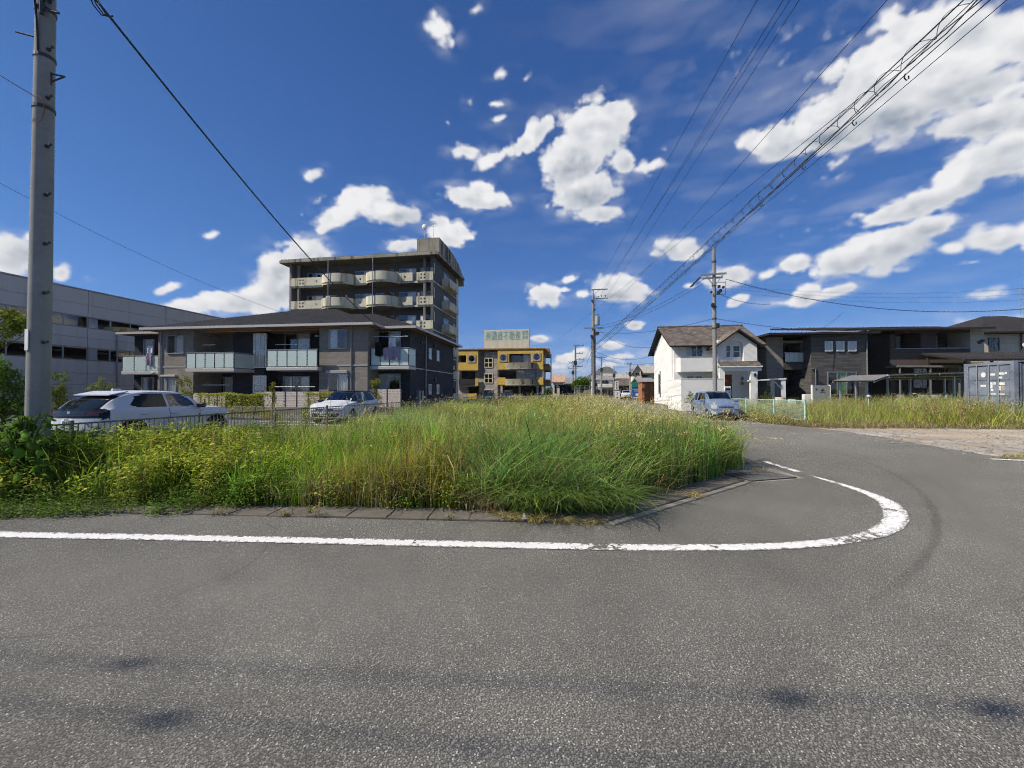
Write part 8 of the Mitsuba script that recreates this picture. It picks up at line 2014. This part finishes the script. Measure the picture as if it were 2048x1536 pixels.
MID, YEL = np.array([.16, .26, .035]), np.array([.30, .30, .04])
a = at(-30, 645, 11.5); c2 = at(18, 640, 11.3)
tree('garden_tree', 'tree whose upper leafy branch reaches in from the left edge above the bush', a[0] - 1.4, 11.6, 2.6, .09, [(c2, (.55, .5, .42), 1100), (a + [-.6, 0, .2], (1.0, .9, .9), 1500)], MID, YEL * .8, .10, .055)
a = at(8, 762, 12.4)
tree('garden_bush', 'dense dark green bush at the left edge behind the big concrete pole', a[0], 12.4, 1.0, .06, [(a + [0, 0, .0], (.72, .8, 1.05), 5200), (a + [-.9, 0, .1], (.8, .8, 1.15), 3500), (a + [.1, -.1, -.9], (.9, .8, .55), 1800)], DEEP * 1.1, MID * 1.2, .085, .045, 5, 'bush')
a = at(116, 778, 15.5)
tree('garden_bush', 'slim yellow green shrub just right of the big concrete pole', a[0], 15.5, 1.0, .04, [(a + [0, 0, .05], (.32, .3, .55), 1100), (a + [0, 0, -.7], (.4, .3, .5), 700)], MID, YEL * .7, .085, .045, 4, 'bush')
a = at(203, 773, 19)
tree('young_tree', 'thin young tree behind the roof of the white sports utility car', a[0], 19, 1.5, .03, [(a + [-.35, 0, 0], (.3, .3, .28), 160), (a + [.3, 0, -.05], (.4, .3, .22), 190), (a + [0, 0, .2], (.25, .25, .3), 90)], MID, YEL, .10, .05, 4)
a = at(368, 772, 20.8)
tree('young_tree', 'young yellow green tree in front of the left taupe wall of the low block', a[0], 20.8, 1.4, .03, [(a + [0, 0, .12], (.42, .35, .5), 520), (a + [.25, 0, -.35], (.45, .3, .35), 380)], OLIVE * .9, YEL, .085, .045, 4)
a = at(545, 790, 19.6)
tree('young_tree', 'spindly young tree before the boarded terrace screens, left of the white car', a[0], 19.6, 1.4, .025, [(a + [0, 0, .35], (.16, .14, .3), 130), (a + [.05, 0, -.05], (.18, .14, .3), 160), (a + [0, 0, -.45], (.3, .2, .25), 120)], OLIVE * .7, YEL * .8, .09, .045, 4)
a = at(752, 783, 21.6)
tree('young_tree', 'slim young tree before the right end of the low block, behind the white car', a[0], 21.6, 1.7, .03, [(a + [0, 0, .45], (.34, .3, .5), 480), (a + [.05, 0, -.25], (.32, .28, .5), 420), (a + [-.35, 0, .5], (.3, .2, .15), 60)], OLIVE * .8, YEL, .09, .045, 5)
def hedge(label, x0, x1, y, z1, yaw, n, base, alt, w=.55):
    k = thing('hedge', label, 'hedge')
    fr = Frame(x0, y, 0, yaw)
    L_ = x1 - x0
    B_ = Bag()
    q = rng.uniform([0, -w / 2, .12], [L_, w / 2, z1], (n, 3))
    # leaves sit towards the clipped faces, the faces bulge and dip
    ax = rng.integers(0, 3, n)
    q[ax == 0, 2] = z1 - np.abs(rng.normal(0, .05, (ax == 0).sum()))
    q[ax == 1, 1] = -w / 2 + np.abs(rng.normal(0, .05, (ax == 1).sum()))
    wob = meshkit.fbm(q * np.array([1.7, 1.7, 2.2]) + 3, 3, 7) - .5
    q[:, 2] += wob * .28; q[:, 1] -= wob * .25
    D = rng.normal(0, .8, (n, 3)) + [0, -.5, .5]
    B_.add(*leaves(rng, fr.w(q), D, .075 * rng.uniform(.6, 1.3, n), .042, tones(rng, n, base, alt, .5, .3) * np.exp(wob[:, None] * .8)))
    part(k, 'foliage', B_.mesh(), 'leaf', None, False, color=B_.col())
    part(k, 'stem', cat([rod(fr.w(np.array([x, 0, -.05])), fr.w(np.array([x + rng.normal(0, .1), 0, z1 * .8])), .02, 5) for x in np.linspace(.2, L_ - .2, max(3, int(L_ / .5)))]), 'bark')
a, c = at(400, 780, 20.6), at(533, 780, 20.0)
hedge('long clipped yellow green hedge between the two white cars', a[0], c[0], 20.6, 1.32, 7, 6500, OLIVE * 1.0, YEL * 1.4)
a, c = at(613, 780, 21.8), at(664, 780, 21.5)
hedge('short clipped yellow green hedge behind the bonnet of the white car with the black roof', a[0], c[0], 21.8, 1.36, 7, 3000, OLIVE * 1.0, YEL * 1.4)
a = at(548, 828, 17.8)
tree('low_shrub', 'low round yellow shrub at the kerb of the car park, left of the white car', a[0], 17.8, .2, .02, [((a[0], 17.8, .32), (.75, .5, .32), 900)], OLIVE, np.array([.32, .26, .03]), .07, .035, 3, 'shrub')
a = at(768, 815, 20.5)
tree('low_shrub', 'low orange tinged shrub behind the tail of the white car with the black roof', a[0], 20.5, .3, .02, [((a[0], 20.5, .42), (.45, .4, .42), 600)], OLIVE, np.array([.34, .19, .05]), .07, .035, 3, 'shrub')
a = at(1163, 763, 64)
tree('round_tree', 'round dark evergreen bush tree far off, left of the transformer pole', a[0], 64, 1.5, .2, [(a + [0, 0, -.3], (1.5, 1.4, 1.3), 2600), (a + [-.9, 0, -.6], (.9, .9, .8), 900), (a + [.7, 0, -.8], (1.0, .9, .7), 900)], DEEP * .8, MID * .9, .24, .13, 5)
a = at(1094, 780, 62)
tree('round_tree', 'dark shrub at the right foot of the yellow building', a[0], 62, .8, .1, [((a[0], 62, 1.1), (.8, .8, 1.1), 1200)], DEEP * .5, DEEP, .2, .11, 4, 'shrub')
a = at(1383, 780, 25.5)
tree('low_shrub', 'small green shrub beside the garden wall behind the small blue car', a[0], 25.5, .5, .03, [((a[0], 25.5, .95), (.4, .4, .5), 500)], MID, YEL * .6, .09, .05, 3, 'shrub')
for i, (px, Y, h) in enumerate(((1520, 28.6, 1.2), (1538, 28.3, 1.5), (1551, 28.5, 1.1))):
    a = at(px, 780, Y)
    plant('potted_plant', ('straggly potted plant at the left', 'tall straggly potted plant in the middle', 'straggly potted plant at the right')[i] + ' under the white cycle port', 'plant', a[0], Y, h + .3, 8, 36, .10, .045, MID, STRAW * .7, .9)

# alike things share a group
GROUPS = {'parked_car': 'parked cars', 'bicycle': 'bicycles by the shelters', 'utility_pole': 'utility poles', 'overhead_wire': 'overhead wires', 'laundry': 'laundry on the balconies', 'house': 'distant houses', 'sign_board': 'street signs', 'road_line': 'white road lines',
          'hedge': 'clipped hedges', 'young_tree': 'young trees by the low block', 'garden_bush': 'bushes at the left', 'low_shrub': 'low shrubs', 'round_tree': 'distant evergreen bushes', 'dry_tuft': 'dry tufts on the kerb', 'dead_grass': 'patches of dead grass',
          'grass_clump': 'grass clumps by the kerb', 'potted_plant': 'potted plants under the white cycle port', 'utility_box': 'small white boxes', 'cycle_shelter': 'sheet roofed cycle shelters', 'cable_closure': 'closures on the front road cables', 'shed': 'sheds', 'mesh_fence': 'mesh fences', 'leafy_plant': 'leafy plants'}
for k in labels:
    b = k[:-4] if k[-4:-3] == '_' and k[-3:].isdigit() else k
    if b in GROUPS and '__' not in k and 'group' not in labels[k]:
        labels[k]['group'] = GROUPS[b]
